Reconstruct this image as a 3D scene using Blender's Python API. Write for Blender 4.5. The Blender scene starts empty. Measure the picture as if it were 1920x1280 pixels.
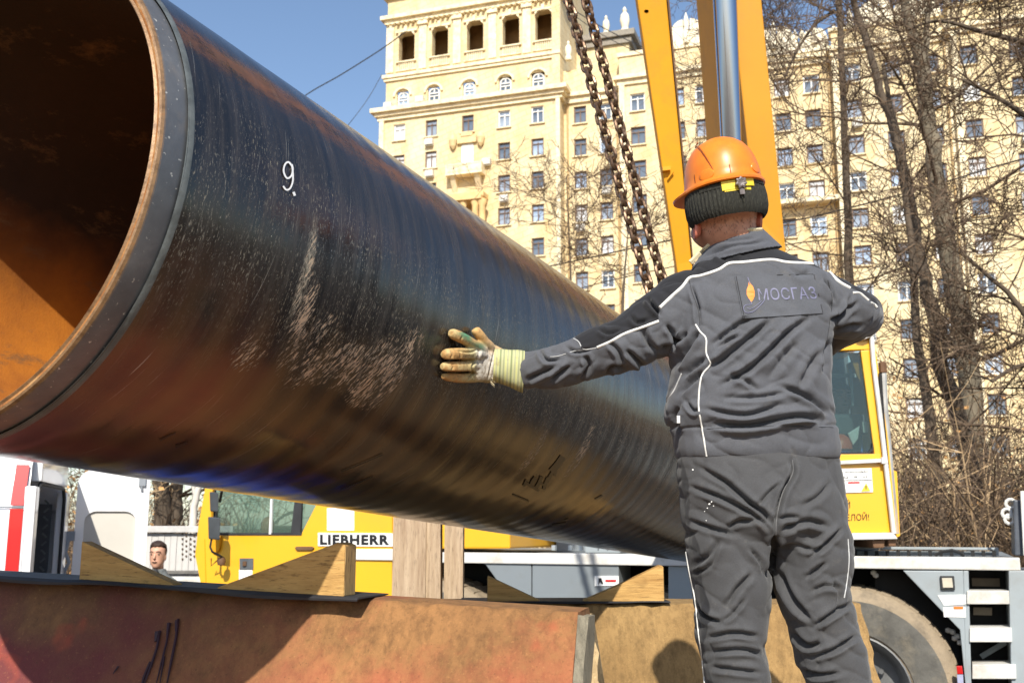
import bpy, bmesh, math, random
import numpy as np
from mathutils import Vector, Matrix, noise
from mathutils.bvhtree import BVHTree
R = math.radians
random.seed(7)
scene = bpy.context.scene
col = scene.collection

# ------------------------------------------------------------------ camera
PITCH = R(10.14); FPX = 1957.0; CAM = Vector((0, 0, 1.8))
RT = Vector((1, 0, 0)); FW = Vector((0, math.cos(PITCH), math.sin(PITCH))); UP = Vector((0, -math.sin(PITCH), math.cos(PITCH)))
cam_data = bpy.data.cameras.new('camera'); cam = bpy.data.objects.new('camera', cam_data); col.objects.link(cam)
cam.location = CAM; cam.rotation_euler = (R(90) + PITCH, 0, 0)
cam_data.sensor_width = 36; cam_data.lens = FPX / 1920 * 36
cam_data.clip_start = .05; cam_data.clip_end = 6000
cam_data.dof.use_dof = True; cam_data.dof.focus_distance = 2.65; cam_data.dof.aperture_fstop = 9.0
scene.camera = cam
# ------------------------------------------------------------------ sky, sun, exposure
SUN_EL, SUN_AZ = R(39.2), R(-4.5)                     # azimuth from straight behind the camera, to the right
SUN = Vector((math.sin(SUN_AZ) * math.cos(SUN_EL), -math.cos(SUN_AZ) * math.cos(SUN_EL), math.sin(SUN_EL)))
world = bpy.data.worlds.new('World'); scene.world = world; world.use_nodes = True
wn = world.node_tree; wn.nodes.clear()
sky = wn.nodes.new('ShaderNodeTexSky'); sky.sky_type = 'NISHITA'; sky.sun_disc = False
sky.sun_elevation = SUN_EL; sky.sun_rotation = math.pi - SUN_AZ
sky.air_density = 1.0; sky.dust_density = .7; sky.ozone_density = 1.6
bg = wn.nodes.new('ShaderNodeBackground'); bg.inputs[1].default_value = .14
wo = wn.nodes.new('ShaderNodeOutputWorld')
wn.links.new(sky.outputs[0], bg.inputs[0]); wn.links.new(bg.outputs[0], wo.inputs[0])
sl = bpy.data.lights.new('sun', 'SUN'); sl.energy = 5.0; sl.angle = R(.5); sl.color = (1, .95, .84)
so = bpy.data.objects.new('sun', sl); col.objects.link(so)
so.rotation_euler = (-SUN).to_track_quat('-Z', 'Y').to_euler()
vs = scene.view_settings
vs.view_transform = 'Standard'; vs.look = 'None'; vs.gamma = 1; vs.use_curve_mapping = False; vs.exposure = .36

# ------------------------------------------------------------------ pixel <-> place helpers (used only to take measurements)
def ray(px, py):
    return (RT * ((px - 960) / FPX) - UP * ((py - 640) / FPX) + FW).normalized()
def at(px, py, Y):
    r = ray(px, py); return CAM + r * (Y / r.y)
def onplane(px, py, P0, n):
    r = ray(px, py); return CAM + r * ((Vector(P0) - CAM).dot(n) / r.dot(n))
def proj(p):
    v = Vector(p) - CAM; z = v.dot(FW)
    return 960 + FPX * v.dot(RT) / z, 640 - FPX * v.dot(UP) / z

# ------------------------------------------------------------------ materials
def newmat(name):
    m = bpy.data.materials.new(name); m.use_nodes = True
    nt = m.node_tree; return m, nt, nt.nodes['Principled BSDF']
def N(nt, t, **kw):
    n = nt.nodes.new(t)
    for k, v in kw.items():
        if k.startswith('i_'):
            key = k[2:]; key = int(key) if key.isdigit() else key.replace('_', ' ')
            n.inputs[key].default_value = v
        else: setattr(n, k, v)
    return n
def ramp(nt, src, stops):
    r = nt.nodes.new('ShaderNodeValToRGB'); e = r.color_ramp.elements
    while len(e) < len(stops): e.new(.5)
    for el, (p, c) in zip(e, stops):
        el.position = p; el.color = tuple(c) + (1,) if len(c) == 3 else c
    nt.links.new(src, r.inputs[0]); return r.outputs[0]
def mixc(nt, fac, a, b, mode='MIX'):
    n = nt.nodes.new('ShaderNodeMix'); n.data_type = 'RGBA'; n.blend_type = mode
    for i, v in ((0, fac), (6, a), (7, b)):
        if isinstance(v, (int, float)): n.inputs[i].default_value = v
        elif isinstance(v, (tuple, list)): n.inputs[i].default_value = tuple(v)[:3] + (1,)
        else: nt.links.new(v, n.inputs[i])
    return n.outputs[2]
def math_(nt, op, a, b=0.0, c=None, clamp=False):
    n = nt.nodes.new('ShaderNodeMath'); n.operation = op; n.use_clamp = clamp
    for i, v in enumerate((a, b) if c is None else (a, b, c)):
        if isinstance(v, (int, float)): n.inputs[i].default_value = v
        else: nt.links.new(v, n.inputs[i])
    return n.outputs[0]
def coords(nt, kind='Object', scale=(1, 1, 1), rot=(0, 0, 0), loc=(0, 0, 0)):
    tc = nt.nodes.new('ShaderNodeTexCoord'); mp = nt.nodes.new('ShaderNodeMapping')
    mp.inputs['Scale'].default_value = scale; mp.inputs['Rotation'].default_value = rot; mp.inputs['Location'].default_value = loc
    nt.links.new(tc.outputs[kind], mp.inputs[0]); return mp.outputs[0]
def noisef(nt, vec, scale, detail=4, rough=.55, out=0):
    n = nt.nodes.new('ShaderNodeTexNoise'); n.inputs['Scale'].default_value = scale
    n.inputs['Detail'].default_value = detail; n.inputs['Roughness'].default_value = rough
    nt.links.new(vec, n.inputs['Vector']); return n.outputs[out]
def bump(nt, b, h, strength=.3, dist=.01):
    n = nt.nodes.new('ShaderNodeBump'); n.inputs['Strength'].default_value = strength; n.inputs['Distance'].default_value = dist
    nt.links.new(h, n.inputs['Height']); nt.links.new(n.outputs[0], b.inputs['Normal']); return n
def simple(name, c, rough=.6, metal=0, var=.25, scale=6, bmp=.15, bscale=None, bdist=.004, stretch=(1, 1, 1), dirt=None, spec=.5, coat=0):
    """paint / stone / cloth with uneven colour and fine relief"""
    m, nt, b = newmat(name)
    v = coords(nt, 'Object', stretch)
    f = noisef(nt, v, scale, 6, .6)
    lo = tuple(x * (1 - var) for x in c); hi = tuple(min(1, x * (1 + var)) for x in c)
    cc = ramp(nt, f, [(.3, lo), (.7, hi)])
    if dirt:
        g = noisef(nt, v, scale * .6 + 1.3, 8, .7)
        gm = ramp(nt, g, [(.5, (0, 0, 0)), (.68, (1, 1, 1))])
        cc = mixc(nt, math_(nt, 'MULTIPLY', gm, dirt[1]), cc, dirt[0])
    nt.links.new(cc, b.inputs['Base Color'])
    b.inputs['Roughness'].default_value = rough; b.inputs['Metallic'].default_value = metal
    b.inputs['Specular IOR Level'].default_value = spec; b.inputs['Coat Weight'].default_value = coat
    if bmp: bump(nt, b, noisef(nt, v, bscale or scale * 8, 5, .6), bmp, bdist)
    return m

# ------------------------------------------------------------------ mesh helpers
class MB:
    """collects shapes and links them as one mesh object"""
    def __init__(s): s.v = []; s.f = []; s.mi = []; s.uv = None
    def add(s, vs_, fs, mi=0):
        o = len(s.v); s.v += [tuple(v) for v in vs_]; s.f += [tuple(i + o for i in f) for f in fs]; s.mi += [mi] * len(fs); return s
    def box(s, c, ax, ay, az, mi=0):
        c, ax, ay, az = map(Vector, (c, ax, ay, az))
        vs_ = [c + ax * i + ay * j + az * k for i in (-1, 1) for j in (-1, 1) for k in (-1, 1)]
        fs = [(0, 1, 3, 2), (4, 6, 7, 5), (0, 4, 5, 1), (2, 3, 7, 6), (0, 2, 6, 4), (1, 5, 7, 3)]
        if ax.cross(ay).dot(az) < 0: fs = [f[::-1] for f in fs]
        return s.add(vs_, fs, mi)
    def hexa(s, q0, q1, mi=0):
        """prism between two matching polygons"""
        n = len(q0); vs_ = list(q0) + list(q1)
        fs = [tuple(range(n))[::-1], tuple(range(n, 2 * n))] + [(i, (i + 1) % n, n + (i + 1) % n, n + i) for i in range(n)]
        return s.add(vs_, fs, mi)
    def tube(s, pts, rad, n=8, mi=0, cap=True, squash=None):
        pts = [Vector(p) for p in pts]; m = len(pts)
        if isinstance(rad, (int, float)): rad = [rad] * m
        o = len(s.v); ref = None
        for i, p in enumerate(pts):
            t = (pts[min(i + 1, m - 1)] - pts[max(i - 1, 0)])
            t = t.normalized() if t.length > 1e-9 else Vector((0, 0, 1))
            if ref is None: ref = t.orthogonal().normalized()
            ref = (ref - t * ref.dot(t))
            ref = ref.normalized() if ref.length > 1e-6 else t.orthogonal().normalized()
            b = t.cross(ref)
            for k in range(n):
                a = 2 * math.pi * k / n
                s.v.append(tuple(p + (ref * math.cos(a) + b * math.sin(a)) * rad[i]))
        for i in range(m - 1):
            for k in range(n):
                k2 = (k + 1) % n
                s.f.append((o + i * n + k, o + i * n + k2, o + (i + 1) * n + k2, o + (i + 1) * n + k)); s.mi.append(mi)
        if cap and n > 2:
            s.f.append(tuple(o + k for k in range(n))[::-1]); s.mi.append(mi)
            s.f.append(tuple(o + (m - 1) * n + k for k in range(n))); s.mi.append(mi)
        return s
    def rings(s, rs, mi=0, cap=True, close=True):
        """loft through rings of equal point count"""
        n = len(rs[0]); o = len(s.v)
        for r_ in rs: s.v += [tuple(p) for p in r_]
        for i in range(len(rs) - 1):
            for k in range(n if close else n - 1):
                k2 = (k + 1) % n
                s.f.append((o + i * n + k, o + i * n + k2, o + (i + 1) * n + k2, o + (i + 1) * n + k)); s.mi.append(mi)
        if cap:
            s.f.append(tuple(o + k for k in range(n))[::-1]); s.mi.append(mi)
            s.f.append(tuple(o + (len(rs) - 1) * n + k for k in range(n))); s.mi.append(mi)
        return s
    def build(s, name, mats, parent=None, smooth=False, bevel=0, seg=2, label=None, kind=None):
        if parent is not None and kind is None and not label and len(s.v) < 12000:
            parts = s.islands()
            if 1 < len(parts) <= 60:
                res = []
                for p_ in parts: res.append(p_.build1(name, mats, parent, smooth, bevel, seg))
                return res[0]
        return s.build1(name, mats, parent, smooth, bevel, seg, label, kind)
    def islands(s):
        """pieces that stand clear of each other become parts of their own"""
        n = len(s.v); par = list(range(n))
        def find(a):
            while par[a] != a: par[a] = par[par[a]]; a = par[a]
            return a
        for f in s.f:
            r0 = find(f[0])
            for i in f[1:]:
                r1 = find(i)
                if r1 != r0: par[r1] = r0
        g = {}
        for i in range(n): g.setdefault(find(i), []).append(i)
        if len(g) > 400: return [s]
        V = np.array(s.v); ids = list(g.values()); lo = [V[i].min(0) for i in ids]; hi = [V[i].max(0) for i in ids]; m = len(ids)
        cl = list(range(m))
        def cf(a):
            while cl[a] != a: a = cl[a]
            return a
        sz = [float(np.linalg.norm(hi[i] - lo[i])) for i in range(m)]
        for i in range(m):
            for j in range(i):
                gap = np.maximum(0, np.maximum(lo[i] - hi[j], lo[j] - hi[i])); 
                if np.linalg.norm(gap) < .3 * max(sz[i], sz[j]): 
                    a, b_ = cf(i), cf(j)
                    if a != b_: cl[a] = b_
        grp = {}
        for i in range(m): grp.setdefault(cf(i), []).append(i)
        if len(grp) == 1: return [s]
        own = {}
        for gi, (k, li) in enumerate(grp.items()):
            for l in li:
                for v in ids[l]: own[v] = gi
        out = [MB() for _ in grp]; mp_ = {}
        for i in range(n): o = out[own[i]]; mp_[i] = len(o.v); o.v.append(s.v[i])
        for f, mi in zip(s.f, s.mi): o = out[own[f[0]]]; o.f.append(tuple(mp_[i] for i in f)); o.mi.append(mi)
        return out
    def build1(s, name, mats, parent=None, smooth=False, bevel=0, seg=2, label=None, kind=None):
        org = parent_loc(parent)
        me = bpy.data.meshes.new(name)
        vv = [(v[0] - org.x, v[1] - org.y, v[2] - org.z) for v in s.v] if org.length else s.v
        me.from_pydata(vv, [], s.f)
        mats = mats if isinstance(mats, (list, tuple)) else [mats]
        for m in mats: me.materials.append(m)
        if any(s.mi): me.polygons.foreach_set('material_index', s.mi)
        me.update()
        if bevel:
            bm = bmesh.new(); bm.from_mesh(me)
            es = [e for e in bm.edges if len(e.link_faces) == 2 and e.calc_face_angle(0) > R(25)]
            bmesh.ops.bevel(bm, geom=es, offset=bevel, segments=seg, affect='EDGES', profile=.6, clamp_overlap=True)
            bm.to_mesh(me); bm.free()
        if smooth: smooth_by_angle(me, 40)
        o = bpy.data.objects.new(name, me); col.objects.link(o)
        if parent: o.parent = parent
        if label: o['label'] = label
        if kind: o['kind'] = kind
        return o
def smooth_by_angle(me, deg):
    me.polygons.foreach_set('use_smooth', [True] * len(me.polygons))
    bm = bmesh.new(); bm.from_mesh(me)
    for e in bm.edges:
        if len(e.link_faces) == 2 and e.calc_face_angle(0) > R(deg): e.smooth = False
    bm.to_mesh(me); bm.free()
def parent_loc(p):
    L = Vector((0, 0, 0))
    while p is not None: L = L + Vector(p.location); p = p.parent
    return L
def thing(name, label, cat, loc, group=None):
    o = bpy.data.objects.new(name, None); col.objects.link(o); o.location = loc; o.empty_display_size = .2
    return tag(o, label, cat, group)
def tag(o, label=None, cat=None, group=None, kind=None):
    if label: o['label'] = label
    if cat: o['category'] = cat
    if group: o['group'] = group
    if kind: o['kind'] = kind
    return o
def catmull(pts, sub=5):
    """smooth interpolation of a list of float tuples"""
    P = [np.array(p, float) for p in pts]; P = [2 * P[0] - P[1]] + P + [2 * P[-1] - P[-2]]; out = []
    for i in range(1, len(P) - 2):
        for k in range(sub):
            t = k / sub; a, b, c, d = P[i - 1:i + 3]
            out.append(.5 * (2 * b + (c - a) * t + (2 * a - 5 * b + 4 * c - d) * t * t + (3 * b - a - 3 * c + d) * t ** 3))
    out.append(P[-2]); return out
def ell(c, a, b, n=28, e=2.0):
    out = []
    for k in range(n):
        t = 2 * math.pi * k / n; ct, st = math.cos(t), math.sin(t)
        x = math.copysign(abs(ct) ** (2 / e), ct); y = math.copysign(abs(st) ** (2 / e), st)
        out.append(c + a * x + b * y)
    return out
FONT = None
def text_mesh(txt, size=1.0, bold=0.0, shear=0.0, space=1.0):
    cu = bpy.data.curves.new('text', 'FONT'); cu.body = txt; cu.size = size; cu.offset = bold; cu.shear = shear
    cu.space_character = space; cu.resolution_u = 3; cu.fill_mode = 'FRONT' if hasattr(cu, 'fill_mode') else cu.fill_mode
    o = bpy.data.objects.new('text', cu); col.objects.link(o)
    dg = bpy.context.evaluated_depsgraph_get(); me = bpy.data.meshes.new_from_object(o.evaluated_get(dg))
    vs_ = [tuple(v.co) for v in me.vertices]; fs = [tuple(p.vertices) for p in me.polygons]
    bpy.data.objects.remove(o); bpy.data.curves.remove(cu); bpy.data.meshes.remove(me)
    x0 = min(v[0] for v in vs_); x1 = max(v[0] for v in vs_); y0 = min(v[1] for v in vs_); y1 = max(v[1] for v in vs_)
    return [((v[0] - x0) / (x1 - x0), (v[1] - y0) / (y1 - y0)) for v in vs_], fs, (x1 - x0) / (y1 - y0)
def subdivide_flat(vs_, fs, maxlen):
    """cut a flat 2D text mesh fine enough to be draped"""
    bm = bmesh.new(); V = [bm.verts.new((x, y, 0)) for x, y in vs_]
    for f in fs:
        try: bm.faces.new([V[i] for i in f])
        except ValueError: pass
    for _ in range(3):
        es = [e for e in bm.edges if e.calc_length() > maxlen]
        if not es: break
        bmesh.ops.subdivide_edges(bm, edges=es, cuts=1)
    bmesh.ops.triangulate(bm, faces=bm.faces[:])
    bm.verts.index_update()
    out = [(v.co.x, v.co.y) for v in bm.verts], [tuple(v.index for v in f.verts) for f in bm.faces]
    bm.free(); return out
# ================================================================== STRUCTURE
def terrain_h(x, y):
    # raised bank near the camera (z .94), falling to the yard level behind the blocks
    t = min(1, max(0, (y - 5.1 + .12 * math.sin(x * 1.7)) / .9)); t = t * t * (3 - 2 * t)
    h = .94 * (1 - t)
    h += .02 * noise.noise(Vector((x * .9, y * .9, 0))) * (1 if y < 40 else 0)
    return h
def make_ground():
    xs = [-4000, -1500, -600, -250, -120, -60, -30, -18] + [-12 + i * .5 for i in range(49)] + [18, 30, 60, 120, 250, 600, 1500, 4000]
    ys = [-4000, -1500, -600, -200, -60, -20, -10] + [-6 + i * .4 for i in range(65)] + [24, 30, 40, 60, 90, 150, 300, 700, 1800, 4000]
    mb = MB(); mb.add([(x, y, terrain_h(x, y)) for y in ys for x in xs],
        [(j * len(xs) + i, j * len(xs) + i + 1, (j + 1) * len(xs) + i + 1, (j + 1) * len(xs) + i) for j in range(len(ys) - 1) for i in range(len(xs) - 1)])
    m, nt, b = newmat('sandy_earth'); v = coords(nt)
    c = ramp(nt, noisef(nt, v, .8, 8, .65), [(.3, (.13, .075, .032)), (.6, (.24, .14, .06)), (.8, (.30, .19, .09))])
    c = mixc(nt, ramp(nt, noisef(nt, v, 9, 8, .75), [(.45, (0, 0, 0)), (.7, (.6, .6, .6))]), c, (.20, .17, .13))
    nt.links.new(c, b.inputs['Base Color']); b.inputs['Roughness'].default_value = .95
    bump(nt, b, noisef(nt, v, 14, 8, .7), .6, .03)
    tag(mb.build('ground', m, smooth=True), kind='structure')
make_ground()
# paved yard under the crane
ym = MB(); yx = [-30, -15] + [-8 + k for k in range(17)] + [15, 40]; yy = [6.3, 6.6, 7, 8, 10, 13, 17.0]
ym.add([(x, y, .012 + max(0, terrain_h(x, y)) + .004) for y in yy for x in yx], [(j * len(yx) + i, j * len(yx) + i + 1, (j + 1) * len(yx) + i + 1, (j + 1) * len(yx) + i) for j in range(len(yy) - 1) for i in range(len(yx) - 1)])
tag(ym.build('road', simple('worn_asphalt', (.07, .065, .06), .9, var=.3, scale=5, bmp=.4, dirt=((.2, .15, .1), .7))), kind='structure')

# ------------------------------------------------------------------ big apartment building
M_wall, nt, b = newmat('ochre_render'); v = coords(nt)
c = ramp(nt, noisef(nt, v, .22, 8, .65), [(.25, (.60, .45, .24)), (.5, (.71, .585, .36)), (.75, (.78, .69, .48))])
c = mixc(nt, ramp(nt, noisef(nt, coords(nt, scale=(1, 1, .25)), .9, 8, .75), [(.46, (0, 0, 0)), (.72, (.7, .7, .7))]), c, (.62, .42, .18))
bk = nt.nodes.new('ShaderNodeTexBrick'); bk.inputs['Scale'].default_value = 1; bk.inputs['Brick Width'].default_value = 1.2; bk.inputs['Row Height'].default_value = .55
bk.inputs['Mortar Size'].default_value = .03; bk.inputs['Color1'].default_value = (1, 1, 1, 1); bk.inputs['Color2'].default_value = (.93, .93, .93, 1); bk.inputs['Mortar'].default_value = (.78, .72, .62, 1)
nt.links.new(coords(nt, rot=(R(90), 0, R(18.3))), bk.inputs['Vector'])
c = mixc(nt, .8, c, bk.outputs[0], 'MULTIPLY')
nt.links.new(c, b.inputs['Base Color']); b.inputs['Roughness'].default_value = .9
bump(nt, b, noisef(nt, v, 3, 6, .7), .5, .05)
M_trim = simple('pale_stone_trim', (.80, .69, .47), .85, var=.15, scale=1.2, bmp=.3, bdist=.03, dirt=((.42, .27, .12), .6))
M_trim_white = simple('bleached_stone_crest', (.80, .72, .55), .85, var=.12, scale=1.0, bmp=.3, bdist=.03)
M_fr_w = simple('white_window_frame', (.78, .77, .74), .5, var=.05, bmp=0)
M_fr_b = simple('brown_window_frame', (.16, .10, .07), .5, var=.1, bmp=0)
def glassy(name, c, rough=.08):
    m, nt, b = newmat(name); v = coords(nt, scale=(1, 1, 1))
    cc = ramp(nt, noisef(nt, v, .6, 3, .5), [(.35, c), (.65, tuple(min(1, x * 1.6 + .03) for x in c))])
    nt.links.new(cc, b.inputs['Base Color']); b.inputs['Roughness'].default_value = rough; b.inputs['Specular IOR Level'].default_value = .9
    return m
M_pane = [glassy('dark_window_glass', (.07, .09, .12)), glassy('curtained_window_glass', (.42, .42, .42)), glassy('grey_window_glass', (.17, .20, .25)), glassy('blue_grey_window_glass', (.22, .28, .38))]
M_dark = simple('dark_recess', (.10, .06, .035), .9, var=.3, scale=.8, bmp=0)
M_ac = simple('white_metal_case', (.62, .60, .55), .6, var=.1, bmp=0)
BO = Vector((-11.4, 100.2, 0)); BU = Vector((.949, -.3153, 0)); BV = Vector((.3153, .949, 0)); ZZ = Vector((0, 0, 1))
def bp(s, w, z): return BO + BU * s + BV * w + ZZ * z
bld = thing('apartment_building', 'huge pale yellow stone apartment block with open loggia tower and long stepped wing', 'building', BO)
def facade(s0, s1, w, z0, z1, holes, depth=.28):
    """wall plane with real openings; holes = (sc, zc, half width, half height)"""
    mb = MB()
    ss = sorted({s0, s1} | {h[0] - h[2] for h in holes} | {h[0] + h[2] for h in holes})
    zs = sorted({z0, z1} | {h[1] - h[3] for h in holes} | {h[1] + h[3] for h in holes})
    hs = {(round(h[0], 2), round(h[1], 2)): h for h in holes}
    for i in range(len(ss) - 1):
        for j in range(len(zs) - 1):
            cs, cz = (ss[i] + ss[i + 1]) / 2, (zs[j] + zs[j + 1]) / 2
            if any(abs(cs - h[0]) < h[2] and abs(cz - h[1]) < h[3] for h in holes): continue
            mb.add([bp(ss[i], w, zs[j]), bp(ss[i + 1], w, zs[j]), bp(ss[i + 1], w, zs[j + 1]), bp(ss[i], w, zs[j + 1])], [(0, 1, 2, 3)])
    for sc, zc, a, h in holes:
        q = [bp(sc - a, w, zc - h), bp(sc + a, w, zc - h), bp(sc + a, w, zc + h), bp(sc - a, w, zc + h)]
        q2 = [p + BV * depth for p in q]
        mb.add(q + q2, [(0, 4, 5, 1), (1, 5, 6, 2), (2, 6, 7, 3), (3, 7, 4, 0)])
    return mb
def winframe(a, h, arch=False):
    mb = MB(); t = .055; d = .05
    def bar(x, z, hx, hz): mb.box(BU * x + ZZ * z, BU * hx, BV * d, ZZ * hz)
    bar(0, h - t, a, t); bar(0, -h + t, a, t); bar(-a + t, 0, t, h - 2 * t); bar(a - t, 0, t, h - 2 * t)
    bar(0, -.12, t * .9, h - 2 * t - .1); bar(0, h * .42, a - 2 * t, t * .8)
    if arch:
        n = 10; r = a
        for k in range(n):
            a0, a1 = math.pi * k / n, math.pi * (k + 1) / n
            mb.hexa([BU * (math.cos(x) * q) + ZZ * (h + math.sin(x) * q * .85) - BV * d for x, q in ((a0, r), (a1, r), (a1, r - .12), (a0, r - .12))],
                    [BU * (math.cos(x) * q) + ZZ * (h + math.sin(x) * q * .85) + BV * d for x, q in ((a0, r), (a1, r), (a1, r - .12), (a0, r - .12))])
        bar(0, h + r * .4, t, r * .4)
    return mb
def panemesh(a, h, arch=False):
    mb = MB()
    if arch:
        pts = [BU * -a + ZZ * -h, BU * a + ZZ * -h] + [BU * (math.cos(math.pi * k / 10) * a) + ZZ * (h + math.sin(math.pi * k / 10) * a * .85) for k in range(11)]
        mb.hexa(pts, [p + BV * .02 for p in pts])
    else: mb.box(Vector((0, 0, 0)), BU * (a - .06), BV * .012, ZZ * (h - .06))
    return mb
cache = {}
def add_window(s, w, z, a, h, arch=False, rng=random.Random(3)):
    fk = rng.random() < .30; pk = rng.choices([0, 1, 2, 3], [5, 1.2, 3, 1.6])[0]
    if arch: fk = True; pk = rng.choice([0, 3])
    key = ('f', a, h, arch, fk)
    if key not in cache:
        o = winframe(a, h, arch).build('window', M_fr_w if fk else M_fr_b); cache[key] = o.data; bpy.data.objects.remove(o)
    fo = bpy.data.objects.new('window', cache[key]); col.objects.link(fo); fo.parent = bld; fo.location = bp(s, w + .20, z) - BO
    key = ('p', a, h, arch, pk)
    if key not in cache:
        o = panemesh(a, h, arch).build('pane', M_pane[pk]); cache[key] = o.data; bpy.data.objects.remove(o)
    if 'sill' not in cache:
        o = MB().box((0, 0, 0), BU * .78, BV * .12, ZZ * .055).build('sill', M_trim); cache['sill'] = o.data; bpy.data.objects.remove(o)
    so_ = bpy.data.objects.new('sill', cache['sill']); col.objects.link(so_); so_.parent = fo; so_.location = BV * -.27 + ZZ * (-h - .08)
    po = bpy.data.objects.new('pane', cache[key]); col.objects.link(po); po.parent = fo; po.location = BV * .055
HA = 41.2; FLH = 3.3
# (s0, s1, w, top z, window columns, first row, number of rows)
secs = [(-2.1, 16.9, 0.0, 43.0, [0, 3.5, 7.4, 11.2, 14.6], 8), (16.9, 22.7, 1.35, 45.9, [18.5, 21.0], 9), (22.7, 33.2, .1, 46.3, [24.4, 28.1, 30.5], 10),
        (33.2, 42.0, 1.0, 44.6, [34.6, 37.5, 40.1], 11), (42.0, 51.6, -.2, 45.6, [43.6, 46.9, 50.0], 12), (51.6, 66.0, -.9, 46.0, [53.0, 56.8], 12)]
for s0, s1, w, zt, cols_, nr in secs:
    holes = []
    for ci, c_ in enumerate(cols_):
        for k in range(12):
            z = HA - FLH * k
            if z < 2: continue
            if ci == 2 and s0 < 0 and k in (1, 2): continue
            holes.append((c_, z, .62 if s0 < 20 else .7, .86))
    fz = facade(s0, s1, w, -.5, zt, holes)
    for sa, sb in ((s0, s0), (s1, s1)):   # returns
        fz.add([bp(sa, w, -.5), bp(sa, w + 8, -.5), bp(sa, w + 8, zt), bp(sa, w, zt)], [(0, 1, 2, 3)])
    fz.build('wall', M_wall, bld)
    # dark rooms behind the openings
    for k in range(12):
        z = HA - FLH * k
        for ci, c_ in enumerate(cols_):
            if z < 2 or k > nr: continue
            if ci == 2 and s0 < 0 and k in (1, 2): continue
            add_window(c_, w, z, .62 if s0 < 20 else .7, .86)
# extra small windows of the bay (narrow dark stair windows) and pilasters
pil = MB()
for s_, w_, z0, z1, hw in [(22.95, .1, 2, 44, .28), (33.0, .1, 2, 44, .28), (42.2, -.2, 2, 43.6, .25), (51.4, -.2, 2, 43.6, .25), (51.9, -.9, 2, 44, .25), (16.7, 0, 2, 42.6, .2), (-1.9, 0, 2, 42.6, .25), (32.0, .1, 2, 43.5, .2)]:
    pil.box(bp(s_, w_ - .10, (z0 + z1) / 2), BU * hw, BV * .115, ZZ * ((z1 - z0) / 2))
pil.build('pilaster', M_trim, bld)
def cornice(s0, s1, w, prof, name='cornice', mat=None, ret=True):
    """prof = list of (z0, z1, projection)"""
    mb = MB()
    for z0, z1, pr in prof:
        mb.box(bp((s0 + s1) / 2, w - pr / 2 + .9, (z0 + z1) / 2), BU * ((s1 - s0) / 2 + (pr if ret else 0)), BV * (pr / 2 + .9), ZZ * ((z1 - z0) / 2))
    return mb.build(name, mat or M_trim, bld)
cornice(-2.1, 16.9, 0, [(42.55, 42.95, .25), (42.95, 43.3, .5), (43.3, 43.75, .85)])
cornice(16.9, 22.4, 1.35, [(42.4, 43.0, .25), (43.0, 43.4, .55)], ret=False)
cornice(22.7, 33.2, .1, [(43.0, 43.5, .2), (43.5, 43.9, .5), (45.9, 46.3, .15)])
cornice(33.2, 42.0, 1.0, [(43.0, 43.5, .25), (43.5, 43.9, .5)], ret=False)
cornice(42.0, 51.6, -.2, [(43.0, 43.4, .25), (43.4, 43.8, .5), (45.3, 45.6, .2)])
cornice(51.6, 66, -.9, [(43.2, 43.6, .25), (43.6, 44.0, .5), (45.7, 46.0, .25)])
cornice(33.2, 66, 1.1, [(29.9, 30.3, 1.3)], 'string_course')
# upper tower: arched storey, loggia storey
hol = [(s_, 44.75, .66, .95) for s_ in (0.2, 3.6, 7.4, 11.2, 14.6)]
facade(-1.7, 16.6, .25, 43.7, 47.2, hol).build('wall', M_wall, bld)
for h_ in hol: add_window(h_[0], .25, 44.5, .60, .62, True)
arc = MB()
for h_ in hol:      # wall infill above the arches, raised hood moulds
    for k in range(12):
        a0, a1 = math.pi * k / 12, math.pi * (k + 1) / 12
        arc.hexa([bp(h_[0] + math.cos(x) * q, .05, 45.15 + math.sin(x) * q * .9) for x, q in ((a0, 1.05), (a1, 1.05), (a1, .82), (a0, .82))],
                 [bp(h_[0] + math.cos(x) * q, .3, 45.15 + math.sin(x) * q * .9) for x, q in ((a0, 1.05), (a1, 1.05), (a1, .82), (a0, .82))])
arc.build('hood_mould', M_trim, bld)
cornice(-1.7, 16.6, .25, [(46.9, 47.2, .2), (47.2, 47.55, .35)], 'string_course')
ol = [(s_, 50.45, .88, 1.6) for s_ in (0.5, 4.2, 8.0, 11.8, 15.2)]
ol = [(s_, z_, a_, h_) for s_, z_, a_, h_ in ol if s_ < 16]
facade(-1.7, 16.9, .3, 47.4, 58, ol, .8).build('wall', M_wall, bld)
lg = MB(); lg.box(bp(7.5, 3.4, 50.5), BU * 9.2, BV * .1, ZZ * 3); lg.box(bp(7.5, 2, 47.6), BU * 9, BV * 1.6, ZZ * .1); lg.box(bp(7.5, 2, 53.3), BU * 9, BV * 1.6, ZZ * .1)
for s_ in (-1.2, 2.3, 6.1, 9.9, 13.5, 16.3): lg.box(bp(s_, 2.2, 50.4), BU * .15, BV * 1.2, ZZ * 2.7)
lg.build('loggia_room', simple('loggia_plaster', (.38, .23, .10), .9, var=.3, scale=.7, bmp=0), bld)
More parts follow.
